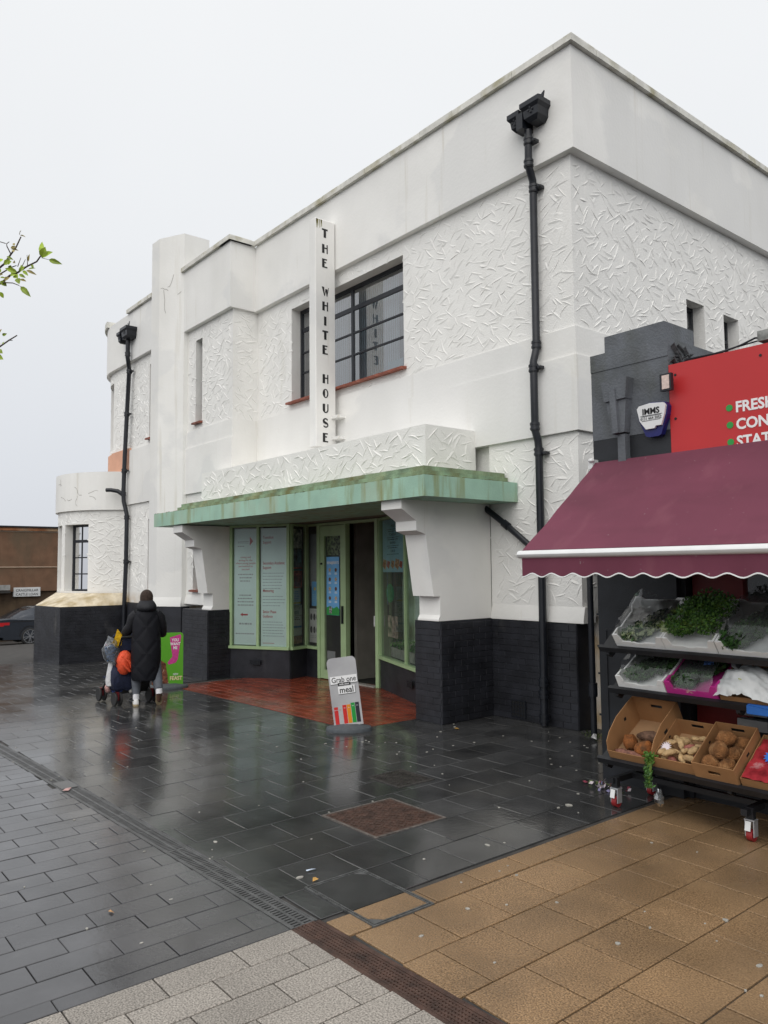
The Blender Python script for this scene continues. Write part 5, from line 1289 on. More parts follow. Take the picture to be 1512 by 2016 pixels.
# herbs hanging over the low shelf edge
hb = thing('hanging_herb_bunch', 'fresh green herb bunch drooping over the low shelf edge', 'herbs', (-3.33, 5.27, .36))
for (mm, sd_, c, r3, n_) in ((leaf_b, 1, (0, 0, .10), (.045, .035, .035), 120), (M('basil_leaf', (.05, .125, .025), .5, .3, 40), 2, (-.012, -.015, -.035), (.028, .022, .085), 130)):
    rnd = random.Random(sd_); b = MB()
    for k in range(n_):
        q = Vector((c[0]+rnd.gauss(0, .45)*r3[0], c[1]+rnd.gauss(0, .45)*r3[1], c[2]+rnd.uniform(-1, 1)*r3[2])); a = Vector((rnd.gauss(0, 1), rnd.gauss(-1, 1), rnd.gauss(0, 1))).normalized(); e = a.orthogonal().normalized(); f_ = a.cross(e); l = rnd.uniform(.012, .022)
        b.add([q-e*l, q-f_*l*.6, q+e*l, q+f_*l*.6, q+a*l*.3], [(0, 1, 4), (1, 2, 4), (2, 3, 4), (3, 0, 4)])
    b.build('foliage', mm, hb, world=False)
b = MB()
for k in range(9): b.tube([(random.uniform(-.02, .02), 0, .12), (random.uniform(-.02, .02), -.02, .03), (-.015+random.uniform(-.015, .015), -.015, -.11)], .002, 5)
b.build('stems', stem_m, hb, world=False)
b = MB(); b.v = []
rnd = random.Random(5); rings = []
for k in range(6):
    z = .225-.026*k; r_ = (.015, .03, .042, .045, .04, .015)[k]; rings.append([(-3.345+r_*cos(a*.785)*rnd.uniform(.7, 1.2), 5.40+r_*.6*sin(a*.785)*rnd.uniform(.7, 1.2), z-.02) for a in range(8)])
b.loft(rings); b.build('clear_bag', film2, label='knotted clear plastic bag hanging under the herbs', category='plastic bag')
lt = thing('litter_heap', 'small heap of pink and white scraps at the foot of the shop pillar', 'litter', (-4.02, 5.72, 0))
for cc, nn_ in (((.6, .52, .55), 26), ((.28, .05, .08), 12), ((.12, .16, .05), 16), ((.25, .23, .4), 10)):
    b = MB()
    for k in range(nn_):
        q = Vector((-4.02+random.gauss(0, .09), 5.72+random.gauss(0, .05), random.uniform(.005, .05))); a = Vector((random.gauss(0, 1), random.gauss(0, 1), random.gauss(0, 1))).normalized(); e = a.orthogonal().normalized(); f_ = a.cross(e); l = random.uniform(.01, .028)
        b.add([q-e*l, q-f_*l*.7, q+e*l, q+f_*l*.7], [(0, 1, 2, 3)])
    b.build('paper_scraps', M('scrap_%d' % nn_, cc, .7, .2, 50), lt, kind='stuff')
b = MB(); b.fprism([(-.035, 0), (.035, 0), (.03, .07), (.0, .095), (-.03, .06)], (-3.42, 5.93, .22), (1, 0, 0), (0, 0, 1), (0, .004, 0)); b.build('sticker_scrap', M('orange_blue_sticker', (.45, .16, .08), .5, .6, 25), label='torn orange and blue sticker low on the black pillar', category='sticker')
# ================================================================== POSTERS AND WINDOW DISPLAY
UP = Vector((0, 0, 1))
def frame_of(p, q):
    p, q = Vector((*p, 0)), Vector((*q, 0)); u = (q-p).normalized(); n_ = Vector((u.y, -u.x, 0)); return p, u, n_
def poster(name, label, cat, p, u, n_, s0, s1, z0, z1, mat, depth=-.028):
    c = p+u*(s0+s1)/2+n_*depth
    t = thing(name, label, cat, (c.x, c.y, z0))
    MB().obox(c+UP*(z0+z1)/2, u, UP, n_, (s1-s0)/2, (z1-z0)/2, .0015).build('sheet', mat, t)
    return t
def prt(t, p, u, n_, s, z, body, size, mat, align='LEFT', depth=-.028, **k):
    o = p+u*s+n_*(depth+.0025)+UP*z; return text(body, size, mat, t, o, u, UP, align, ext=.0004, **k)
def bars(t, p, u, n_, items, mat, depth=-.028, name='printed_lines'):
    b = MB()
    for s0, s1, z, h in items: b.obox(p+u*(s0+s1)/2+n_*(depth+.0022)+UP*z, u, UP, n_, (s1-s0)/2, h/2, .0005)
    b.build(name, mat, t)
def lines(s0, s1, z, n_, dz, h, jit=.25, centre=False):
    r_ = []
    for k in range(n_):
        l = (s1-s0)*random.uniform(1-jit, 1); a = s0+((s1-s0)-l)/2 if centre else s0
        x = a
        while x < a+l-.02:
            w_ = random.uniform(.02, .06); r_.append((x, min(a+l, x+w_), z-k*dz, h)); x += w_+.012
    return r_
p, u, n_ = frame_of(A_, B_)
t = poster('window_poster', 'tall mint window poster with red arrow pointing left', 'poster', p, u, n_, .065, .565, .52, 2.64, mint)
bars(t, p, u, n_, [(.14, .38, 2.40, .012), (.14, .40, 2.37, .004)]+lines(.14, .30, 2.32, 1, .03, .014), greyink)
b = MB(); b.fprism([(.40, 2.33), (.47, 2.41), (.40, 2.49)], p+n_*-.0262, u, UP, n_*.001); b.build('red_triangle', redink, t)
for k, s in enumerate(('raising and', 'aiming for the', 'where young people', 'are enabled to', 'succeed')): prt(t, p, u, n_, .31, 2.10-.055*k, s, .052, redink, 'CENTER')
bars(t, p, u, n_, lines(.15, .47, 1.80, 3, .06, .02, .3, True)+lines(.12, .50, 1.42, 4, .06, .02, .4, True)+lines(.17, .45, .90, 1, .05, .03, .1, True)+lines(.10, .50, .72, 1, .05, .02, .1, True), greyink)
b = MB(); b.fprism([(.20, 1.065), (.25, 1.10), (.25, 1.08), (.36, 1.08), (.36, 1.05), (.25, 1.05), (.25, 1.03)], p+n_*-.0262, u, UP, n_*.001); b.build('red_arrow', redink, t)
t = poster('window_poster', 'tall mint window poster headed Secondary Academic Support', 'poster', p, u, n_, .64, 1.20, .50, 2.64, mint)
for s, z in (('Transition', 2.45), ('Support', 2.36), ('Secondary Academic', 1.98), ('Support', 1.90), ('Mentoring', 1.48), ('Senior Phase', 1.10), ('Guidance', 1.02)): prt(t, p, u, n_, .68, z, s, .072, redink, bold=.001, sx=.75)
bars(t, p, u, n_, lines(.68, 1.15, 1.82, 6, .055, .015)+lines(.68, 1.15, 1.40, 4, .055, .015)+lines(.68, 1.15, .94, 6, .05, .015), M('pale_print', (.40, .52, .53), .6, 0))
bars(t, p, u, n_, [(.68, .92, .56, .008)], redink)
p, u, n_ = frame_of(B_, C_)
cols = [(.56, .55, .48), (.09, .12, .14), (.50, .09, .07), (.74, .75, .73), (.72, .74, .70), (.72, .78, .82), (.38, .24, .15)]
zz0 = 2.62
for k, (h, nm, lb) in enumerate(((.36, 'floral_leaflet', 'pale botanical leaflet at the top of the narrow return pane'), (.34, 'dark_leaflet', 'dark blue leaflet below the botanical one on the return pane'), (.38, 'red_leaflet', 'red and teal leaflet on the return pane'), (.30, 'notice', 'white notice with yellow foot on the return pane'), (.20, 'notice', 'white notice with a small photo on the return pane'), (.36, 'notice', 'white notice with a blue band on the return pane'), (.14, 'brown_leaflet', 'brown leaflet at the foot of the return pane'))):
    z1 = zz0; z0 = zz0-h+.008; zz0 -= h
    w_ = .29 if k not in (3,) else .25
    t = poster(nm, lb, 'leaflet', p, u, n_, .075, .075+w_, z0, z1, M('leaflet_%d' % k, cols[k], .5, .45 if k in (0, 1, 2, 6) else .04, 14))
    if k == 0: bars(t, p, u, n_, [(.10+.03*i, .107+.03*i, z0+.12+.03*(i % 3), .2-.03*(i % 3)) for i in range(8)], M('olive_print', (.10, .11, .07), .6, 0))
    if k == 1: bars(t, p, u, n_, [(.24, .35, z0+.2, .24)], M('teal_print', (.10, .22, .26), .6, .3, 20))
    if k == 2: bars(t, p, u, n_, [(.08, .36, z0+.33, .04)], M('dark_teal_print', (.05, .15, .17), .6, 0)); bars(t, p, u, n_, [(.10+.035*i, .118+.035*i, z0+.13, .2) for i in range(7)], M('dark_red_print', (.12, .02, .02), .6, 0))
    if k == 3: bars(t, p, u, n_, [(.08, .32, z0+.03, .03)], yellowink); bars(t, p, u, n_, lines(.12, .30, z1-.06, 6, .03, .008), blueink)
    if k == 4: bars(t, p, u, n_, lines(.09, .34, z1-.03, 3, .022, .008), ink); bars(t, p, u, n_, [(.15, .28, z0+.06, .07)], greyink)
    if k == 5: bars(t, p, u, n_, [(.08, .35, z0+.16, .035)], blueink); bars(t, p, u, n_, lines(.09, .33, z1-.03, 2, .03, .012), ink)
    if k == 6: bars(t, p, u, n_, [(.09+.04*i, .11+.04*i, z0+.07, .12) for i in range(6)], M('tan_print', (.4, .25, .12), .6, 0))
p, u, n_ = frame_of(C_, D_)
MB().obox(p+u*.21-n_*.05+UP*2.05, u, UP, n_, .15, .48, .002).build('roller_blind', M('grey_roller_blind', (.33, .34, .34), .8), w3[0])
t = poster('small_leaflet', 'small sky blue leaflet low in the narrow pane left of the door', 'leaflet', p, u, n_, .13, .33, 1.22, 1.66, pblue)
bars(t, p, u, n_, lines(.15, .31, 1.42, 4, .035, .01), M('pale_blue_print', (.35, .6, .75), .6, 0)); bars(t, p, u, n_, [(.20, .26, 1.53, .05)], yellowink)
t = poster('oval_notice', 'white notice showing six round pictures below the blue leaflet', 'notice', p, u, n_, .06, .37, .56, 1.17, M('white_paper', (.60, .60, .58), .6, .02))
b = MB()
for j in range(2):
    for i in range(3): c = p+u*(.115+.098*i)+n_*-.0256+UP*(1.02-.23*j); b.fprism([(.038*cos(a*.524), .062*sin(a*.524)) for a in range(12)], c, u, UP, n_*.0006)
b.build('round_pictures', M('dim_print', (.06, .055, .06), .6, .6, 25), t); bars(t, p, u, n_, lines(.09, .34, 1.13, 1, .02, .01)+lines(.09, .34, .68, 2, .03, .01), greyink)
# door: ice cream menu
p, u, n_ = Vector((-11.355, 7.905, 0)), Vector((1, 0, 0)), Vector((0, -1, 0))
t = poster('door_menu_poster', 'blue ice cream menu poster on the shop door', 'poster', p, u, n_, .05, .43, 1.08, 2.10, pblue, depth=.006)
prt(t, p, u, n_, .24, 1.975, "BEN&JERRY'S", .062, whiteink, 'CENTER', depth=.006, bold=.002)
b = MB(); b2 = MB(); b3 = MB()
for i in range(2):
    for j in range(4):
        c = p+u*(.15+.18*i)+n_*.0078+UP*(1.87-.165*j); (b, b2)[(i+j) % 2].fprism([(.035*cos(a*.628), .035*sin(a*.628)) for a in range(10)], c, u, UP, n_*.0006)
        for k in range(2): b3.obox(c-UP*(.055+.018*k), u, UP, n_, .038, .005, .0004)
b.build('tub_picture', M('cream_scoop', (.55, .38, .22), .6, .3, 40), t); b2.build('tub_picture', M('cocoa_scoop', (.16, .07, .04), .6, .3, 40), t); b3.build('printed_lines', whiteink, t)
b = MB(); b.fprism([(.05, 1.082), (.43, 1.082), (.43, 1.19), (.36, 1.235), (.26, 1.20), (.15, 1.24), (.05, 1.21)], p+n_*.0078, u, UP, n_*.0005); b.build('green_hill_print', greenink, t)
b = MB(); b.fprism([(.13, 1.11), (.21, 1.11), (.21, 1.23), (.13, 1.23)], p+n_*.0084, u, UP, n_*.0004); b.build('black_and_white_patch', M('patch_print', (.25, .25, .25), .6, .9, 30), t)
MB().box(-11.34, -11.10, 7.93, 7.935, .14, .45).build('door_notice', M('dim_white_paper', (.35, .35, .36), .7), label='pale notice at the bottom of the shop door glass', category='notice')
MB().box(-11.35, -10.87, 7.94, 7.945, 2.13, 2.5).build('foliage_reflection', M('leafy_reflection', (.13, .17, .08), .5, .9, 22), label='painted tree reflection in mottled green at the top of the shop door glass', category='poster')  # mottled green sheet stands in for foliage reflected in the door glass
# right-hand window
p, u, n_ = frame_of(E_, F_)
t = poster('menu_poster', 'pale blue hanging menu poster behind the right shop window', 'poster', p, u, n_, .075, 1.08, 1.83, 2.66, paleblue)
bars(t, p, u, n_, [(.30, .88, z, .007) for z in (2.50, 2.37, 2.24, 2.11)], ink); bars(t, p, u, n_, lines(.33, .85, 2.47, 1, .03, .011, .2, True)+lines(.33, .85, 2.34, 1, .03, .011, .2, True)+lines(.33, .85, 2.21, 1, .03, .011, .2, True), ink)
for s, z in (('TEAS', 2.53), ('TOASTIES', 2.40), ('BAKING', 2.27), ('CAKES', 2.14)): prt(t, p, u, n_, .59, z, s, .055, ink, 'CENTER', sx=1.4)
b = MB(); b2 = MB()
for s, r_ in ((.17, .085), (.36, .065), (.58, .07), (.80, .09), (.98, .06), (.14, .05)): (b if r_ > .068 else b2).fprism([(1.4*r_*cos(a*.7)*(.8+.3*(a % 2)), r_*sin(a*.7)*(.8+.3*(a % 2))) for a in range(9)], p+u*s+n_*-.026+UP*(1.93+r_*.3), u, UP, n_*.0006)
b.build('fruit_print', M('peach_print', (.72, .34, .16), .6, .5, 25), t); b2.build('fruit_print', M('scarlet_print', (.6, .07, .04), .6, .3, 30), t)
b = MB(); b.fprism([(.20*cos(a*.35), .15*sin(a*.35)) for a in range(18)], p+u*.42+n_*-.03+UP*1.50, u, UP, n_*.001); b.build('green_sticker', M('deep_green_sticker', (.03, .26, .10), .5, .25, 18), label='round green sticker on the right shop window', category='sticker')
b = MB(); b.fprism([(.12, .80), (.62, .80), (.62, 1.14), (.12, 1.14)], p+n_*-.09, u, UP, n_*.003); b.build('toy_picture', M('toy_picture_print', (.42, .3, .25), .5, .8, 9), label='colourful toy picture standing behind the flower boxes', category='picture')
bl_ = M('planter_wood', (.52, .48, .43), .7, .15, 9); pg = M('pansy_leaf', (.10, .30, .04), .55, .3, 40)
for k, (s0, s1) in enumerate(((.10, 1.22), (1.34, 2.2))):
    c = p+u*(s0+s1)/2-n_*.22
    t = thing('planter_box', ('long pale wooden planter of bright leaves beside the shop door', 'pale wooden planter half hidden behind the right pier')[k], 'planter', (c.x, c.y, .42))
    MB().obox(c+UP*.555, u, UP, n_, (s1-s0)/2, .075, .08).build('box', bl_, t)
    b = MB(); b2 = MB()
    for i in range(520):
        q = c+u*random.uniform(-1, 1)*(s1-s0)/2+n_*random.uniform(-.08, .1)+UP*(.64+abs(random.gauss(0, .07))); a = Vector((random.gauss(0, 1), random.gauss(0, 1), random.gauss(0, 1))).normalized(); e = a.orthogonal().normalized(); f_ = a.cross(e); l = random.uniform(.012, .03)
        (b if random.random() < .9 else b2).add([q-e*l, q-f_*l*.7, q+e*l, q+f_*l*.7], [(0, 1, 2, 3)])
    b.build('leaves', pg, t); b2.build('flowers', M('pale_flower', (.6, .55, .5), .6, .2, 30), t)

# ================================================================== PAVEMENT SIGNS
def swing_sign(name, label, x, y_, rz, pw, ph, roll, lean, base_r, cat='pavement sign', base_col=(.075, .085, .095)):
    t = thing(name, label, cat, (x, y_, gz(x)), rz)
    b = MB(); rings = []
    for r_, z in ((base_r, 0), (base_r*1.0, .03), (base_r*.96, .045), (base_r*.45, .07), (base_r*.40, .075)): rings.append([(r_*cos(a*pi/14)*1.0, r_*.66*sin(a*pi/14), z) for a in range(28)])
    b.loft(rings); b.build('rubber_base', M('base_rubber_'+name, base_col, .7, .1, 20), t, world=False, smooth=40)
    mt = Matrix.Translation((0, 0, .055)) @ Matrix.Rotation(roll, 4, 'Y') @ Matrix.Rotation(lean, 4, 'X')
    return t, mt
def rrect(w_, h, r_, n_=5):
    o = [(-w_/2, 0), (w_/2, 0)]
    for cx_, a0 in ((w_/2-r_, 0), (-w_/2+r_, 90)):
        for i in range(n_+1): a = R(a0+90*i/n_); o.append((cx_+r_*cos(a), h-r_+r_*sin(a)))
    return o
def onpanel(mb, mt): mb.v = [tuple(mt @ Vector(q)) for q in mb.v]; return mb
def ptext(t, mt, body, size, mat, x, z, align='LEFT', sx=1, bold=0, ang=0):
    o = text(body, size, mat, t, (0, 0, 0), (1, 0, 0), (0, 0, 1), align, ext=.0003, sx=sx, bold=bold, world=False)
    o.matrix_basis = mt @ Matrix.Translation((x, -.0085, z)) @ Matrix.Rotation(ang, 4, 'Y') @ Matrix.Rotation(pi/2, 4, 'X') @ Matrix.Diagonal((sx, 1, 1, 1)); return o
# facing directions: local -Y is the printed front
t, mt = swing_sign('swing_board', 'leaning silver pavement board reading Grab one with your meal', -7.455, 5.52, math.atan2(.30, .235)-0, .36, .83, -R(7.0), R(-3), .27)
silver = M('silver_board', (.42, .42, .43), .35, .1, 2.2, dirt=[((.28, .27, .29), .7, 2.6, .45, .7, (1, 1, 1))])
onpanel(MB().fprism(rrect(.345, .80, .055), (0, -.006, 0), (1, 0, 0), (0, 0, 1), (0, .012, 0)), mt).build('panel', silver, t, world=False)
e = -R(0)
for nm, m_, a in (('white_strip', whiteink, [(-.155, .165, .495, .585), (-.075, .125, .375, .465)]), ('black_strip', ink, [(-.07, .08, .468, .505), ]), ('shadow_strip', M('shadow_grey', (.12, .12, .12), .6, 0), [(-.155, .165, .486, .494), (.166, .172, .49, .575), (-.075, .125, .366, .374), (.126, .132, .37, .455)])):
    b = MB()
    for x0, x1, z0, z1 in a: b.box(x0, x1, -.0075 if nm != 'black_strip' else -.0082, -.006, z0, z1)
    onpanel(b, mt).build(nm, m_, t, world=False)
ptext(t, mt, 'Grab one', .088, ink, .005, .512, 'CENTER', .86, .0008); ptext(t, mt, 'with your', .030, whiteink, .005, .478, 'CENTER', 1, .0006); ptext(t, mt, 'meal', .098, ink, .025, .387, 'CENTER', .92, .0016)
for k, (c_, h) in enumerate((((.55, .02, .02), .20), ((.42, .42, .42), .20), ((.55, .02, .015), .215), ((.68, .24, .01), .215), ((.01, .28, .04), .23), ((.015, .015, .025), .23))):
    x = -.150+.0505*k; onpanel(MB().box(x, x+.046, -.0075, -.006, .03, .03+h), mt).build('can_picture', M('can_print_%d' % k, c_, .4, .03, 9), t, world=False)
    ptext(t, mt, ('Coca-Cola', 'Coke', 'Coke', 'Fanta', 'Sprite', 'Zero')[k], .017, whiteink if k != 1 else redink, x+.023, .03+h-.04, 'CENTER', .62)
# green ice cream board
t, mt = swing_sign('ice_cream_board', 'bright green pavement board with a pink leg picture reading YOU WANT ME', -12.42, 5.44, R(66), .5, .86, R(0), R(0), .34)
gm = M('lime_board', (.10, .36, .02), .45, .03, 2)
onpanel(MB().fprism(rrect(.50, .86, .05), (0, -.006, 0), (1, 0, 0), (0, 0, 1), (0, .012, 0)), mt).build('panel', gm, t, world=False)
onpanel(MB().box(-.25, -.17, -.0078, -.006, .70, .82), mt).build('red_corner_print', M('red_corner_print', (.6, .02, .02), .5, 0), t, world=False)
onpanel(MB().fprism([(.03, .78), (.20, .83), (.215, .80), (.165, .42), (.13, .36), (.02, .33), (-.005, .36), (.02, .40), (.075, .46)], (0, -.0078, 0), (1, 0, 0), (0, 0, 1), (0, .0014, 0)), mt).build('leg_print', M('magenta_leg_print', (.55, .05, .25), .5, .1, 30), t, world=False)
for s, z in (('YOU', .715), ('WANT', .65), ('ME', .585)): ptext(t, mt, s, .066, whiteink, .12, z, 'CENTER', .8, .002)
rnd = random.Random(4); poly = [(-.25, 0.005), (.02, .005)]+[(.02-.05*k/6+rnd.uniform(-.012, .012), .05+.06*k) for k in range(6)]+[(-.10, .40), (-.15, .52), (-.25, .50)]
onpanel(MB().fprism(poly, (0, -.0078, 0), (1, 0, 0), (0, 0, 1), (0, .0014, 0)), mt).build('ice_cream_print', M('chocolate_print', (.16, .05, .025), .5, .5, 26, dirt=[((.6, .4, .28), .8, 22, .6, .68, (1, 1, 1))]), t, world=False)
ptext(t, mt, 'FEAST', .088, M('cream_lettering', (.75, .62, .35), .5, 0), .135, .075, 'CENTER', .85, .003); ptext(t, mt, 'NEW', .045, whiteink, .13, .155, 'CENTER', .8, .001)
# ================================================================== PERSON WITH PUSHCHAIR
def skin(name, verts, edges, radii, mat, parent, levels=1, root=0):
    me = bpy.data.meshes.new(name); me.from_pydata(verts, edges, [])
    o = bpy.data.objects.new(name, me); COL.objects.link(o)
    md = o.modifiers.new('s', 'SKIN'); md.use_smooth_shade = True; md.branch_smoothing = .4
    for i, r_ in enumerate(radii):
        r_ = r_ if isinstance(r_, tuple) else (r_, r_); me.skin_vertices[0].data[i].radius = r_
    for q in me.skin_vertices[0].data: q.use_root = False
    me.skin_vertices[0].data[root].use_root = True
    o.modifiers.new('d', 'SUBSURF').levels = levels
    dg = bpy.context.evaluated_depsgraph_get(); m2 = bpy.data.meshes.new_from_object(o.evaluated_get(dg)); m2.name = name
    o.modifiers.clear(); o.data = m2; bpy.data.meshes.remove(me)
    m2.materials.clear(); m2.materials.append(mat); m2.polygons.foreach_set('use_smooth', [True]*len(m2.polygons)); o.parent = parent
    return o
HEAD = R(70)
PX_, PY_ = -10.96, 4.47
per = thing('person', 'person in a long black quilted hooded coat, grey leggings and white trainers, pushing a pushchair', 'person', (PX_, PY_, gz(PX_)), HEAD)
skinm = M('dark_skin', (.12, .065, .042), .55, .08, 20); leg_m = M('grey_leggings', (.105, .115, .135), .8, .08, 20); sock = M('white_sock', (.70, .70, .72), .8, .05, 30); shoe = M('white_trainer', (.72, .72, .70), .5, .05, 20); sole = M('gum_sole', (.34, .27, .16), .6, .15, 20)
coatm = M('black_quilted_coat', (.008, .0085, .012), .7, .1, 6, spec=.25, quilt=.30)
coatp = M('black_coat_fabric', (.008, .0085, .012), .7, .15, 8, .3, 25)
# body: local x right, y ahead, z up.  left leg planted, right leg trailing with the heel lifted
Vt = [(0, 0, .86), (0, .0, 1.05), (0, .02, 1.24), (0, .05, 1.36), (0, .075, 1.43), (0, .10, 1.50), (0, .105, 1.575),
      (-.10, 0, .80), (-.125, .05, .46), (-.13, .0, .10), (-.13, .10, .045), (-.13, .16, .035),
      (.10, 0, .80), (.14, -.03, .47), (.175, -.16, .20), (.18, -.12, .10), (.18, -.095, .045),
      (-.115, .03, 1.30), (-.245, .11, 1.08), (-.26, .33, .99), (-.25, .40, .975),
      (.115, .03, 1.30), (.215, .11, 1.08), (.24, .33, .99), (.23, .40, .975)]
Ed = [(0, 1), (1, 2), (2, 3), (3, 4), (4, 5), (5, 6), (0, 7), (7, 8), (8, 9), (9, 10), (10, 11), (0, 12), (12, 13), (13, 14), (14, 15), (15, 16), (3, 17), (17, 18), (18, 19), (19, 20), (3, 21), (21, 22), (22, 23), (23, 24)]
Rd = [(.15, .12), (.14, .11), (.15, .11), (.12, .09), .055, (.078, .09), (.066, .08), .095, .065, .042, .035, .028, .095, .065, .042, .035, .028, .045, .04, .032, .03, .045, .04, .032, .03]
for sgn, base in ((-1, 20), (1, 24)):          # five fingers curled round the push bar
    bx = -.25 if sgn < 0 else .23
    for k in range(4):
        x = bx+(-.030+.020*k); i0 = len(Vt); ln = (.028, .034, .032, .026)[k]
        Vt += [(x, .425, .985), (x, .425+ln, .985), (x, .43+ln, .958), (x, .415, .945)]; Rd += [.010, .0095, .009, .008]
        Ed += [(base, i0), (i0, i0+1), (i0+1, i0+2), (i0+2, i0+3)]
    i0 = len(Vt); Vt += [(bx-sgn*.036, .40, .962), (bx-sgn*.04, .432, .945)]; Rd += [.011, .009]; Ed += [(base, i0), (i0, i0+1)]
body = skin('body', Vt, Ed, Rd, skinm, per, 1)
# head with a face
b = MB(); hc = Vector((0, .085, 1.535)); rings = []
for k in range(13):
    th = pi*min(max(k/12, .03), .97); z = -cos(th)
    ring_ = []
    for i in range(16):
        a = 2*pi*i/16; x, y_ = sin(a), cos(a); w_ = sin(th)
        rx, ry = .080*(1-.12*max(0, -z)), .098
        ey = 0
        if abs(a) < .3 or a > 2*pi-.3: ey = .018*max(0, 1-abs(z+.12)*3.2)
        ring_.append((hc.x+x*w_*rx, hc.y+y_*w_*ry+ey*w_, hc.z+z*.108))
    rings.append(ring_)
b.loft(rings)
for s in (-1, 1): b.ball((hc.x+s*.075, hc.y-.008, hc.z-.012), .012, .022, .03, 8, 6)
b.build('head', skinm, per, world=False, smooth=70)
b = MB()
for s in (-1, 1): b.ball((hc.x+s*.030, hc.y+.083, hc.z+.005), .013, .006, .008, 8, 5)
b.build('eyes', M('eye_dark', (.03, .02, .02), .3, 0), per, world=False)
MB().ball((hc.x, hc.y+.088, hc.z-.055), .024, .006, .007, 8, 5).build('mouth', M('lip', (.16, .05, .045), .5, 0), per, world=False)
b = MB(); rings = []
for k in range(8):
    th = R(8)+R(92)*k/7; rings.append([(hc.x+.093*sin(th)*cos(a*pi/8), hc.y-.008+(.108 if sin(a*pi/8) < .3 else .096)*sin(th)*sin(a*pi/8)*(1 if sin(a*pi/8) < 0 else .93), hc.z+.012+.112*cos(th)-(.03 if k == 7 and sin(a*pi/8) < .4 else 0)) for a in range(16)])
b.loft(rings); b.build('cropped_hair', M('cropped_brown_hair', (.05, .032, .024), .85, .2, 50, .8, 180), per, world=False, smooth=70)
# coat
def oval(z, rx, ryf, ryb, cy, cx=0, wob=0, n_=28):
    return [(cx+rx*.88*cos(2*pi*i/n_)*(1+wob*sin(5*2*pi*i/n_)), cy+(ryf if sin(2*pi*i/n_) > 0 else ryb)*sin(2*pi*i/n_)*(1+wob*cos(4*2*pi*i/n_)), z) for i in range(n_)]
b = MB(); b.loft([oval(.372, .205, .16, .16, -.01, 0, .015), oval(.365, .214, .168, .172, -.01, 0, .025), oval(.385, .226, .178, .182, -.01, 0, .025), oval(.55, .234, .182, .19, -.01, 0, .02), oval(.75, .238, .18, .192, -.01, 0, .016), oval(.92, .234, .175, .185, 0, 0, .012), oval(1.05, .222, .16, .17, .005, 0, .01), oval(1.18, .222, .155, .168, .01), oval(1.27, .210, .145, .16, .015), oval(1.335, .178, .12, .145, .02), oval(1.385, .13, .10, .125, .03), oval(1.42, .095, .08, .095, .05)])
b.build('coat', coatm, per, world=False, smooth=80)
for s in (-1, 1):
    b = MB(); b.tube([(s*.125, .02, 1.32), (s*.185, .045, 1.25), (s*.215, .085, 1.13), (s*(.225 if s > 0 else .27), .14, 1.045), (s*(.235 if s > 0 else .29), .25, 1.0), (s*.255, .345, .985)], [.072, .079, .075, .072, .064, .052], 14)
    b.build('sleeve', coatp, per, world=False, smooth=70)
b = MB(); rings = []
for z, rx, ry, cy in ((1.345, .10, .10, .01), (1.355, .146, .135, -.01), (1.385, .160, .15, -.02), (1.425, .156, .142, -.015), (1.46, .138, .122, .005), (1.49, .115, .105, .03), (1.50, .10, .092, .045)): rings.append(oval(z, rx, ry*.8, ry, cy, 0, .03, 24))
b.loft(rings); b.build('hood', coatp, per, world=False, smooth=70)
b = MB()
b.tube([(-.10, 0, .72), (-.118, .03, .52), (-.128, .035, .36), (-.13, .015, .20), (-.13, .0, .155)], [.10, .085, .072, .056, .048], 14)
b.tube([(.10, 0, .72), (.135, -.03, .50), (.155, -.085, .36), (.172, -.15, .255), (.175, -.165, .235)], [.10, .085, .074, .058, .050], 14)
b.build('leggings', leg_m, per, world=False, smooth=70)
for pth, nm in (([(-.13, .0, .17), (-.13, -.004, .09)], 'sock'), ([(.175, -.163, .25), (.179, -.172, .18)], 'sock')):
    MB().tube(pth, .047, 12).build(nm, sock, per, world=False, smooth=60)
def trainer(mt):
    b = MB(); rings = []
    for y_, hw, zt in ((-.075, .024, .085), (-.065, .036, .10), (-.03, .040, .105), (.02, .041, .095), (.07, .043, .075), (.12, .044, .060), (.165, .036, .05), (.185, .018, .04)):
        rings.append([(-hw, y_, .026), (-hw*1.02, y_, .045), (-hw*.7, y_, zt*.9), (0, y_, zt), (hw*.7, y_, zt*.9), (hw*1.02, y_, .045), (hw, y_, .026)])
    b.loft([[mt @ Vector(q) for q in r] for r in rings]); o = b.build('trainer', shoe, per, world=False, smooth=50)
    b = MB(); pl_ = [(-.02, -.08), (.02, -.08), (.038, -.06), (.040, .0), (.046, .08), (.046, .13), (.034, .175), (.0, .192), (-.034, .175), (-.046, .13), (-.046, .08), (-.040, .0), (-.038, -.06)]
    b.prism(pl_, 0, .027); b.v = [tuple(mt @ Vector(q)) for q in b.v]; b.build('sole', sole, o, world=False)
    b = MB()
    for k in range(4): b.box(-.02, .02, .03+.022*k, .038+.022*k, .094-.008*k, .1-.008*k)
    b.v = [tuple(mt @ Vector(q)) for q in b.v]; b.build('laces', whitem, o, world=False)
trainer(Matrix.Translation((-.13, .015, .0)))
trainer(Matrix.Translation((.182, -.05, .02)) @ Matrix.Rotation(-R(64), 4, 'X') @ Matrix.Translation((0, -.165, 0)))
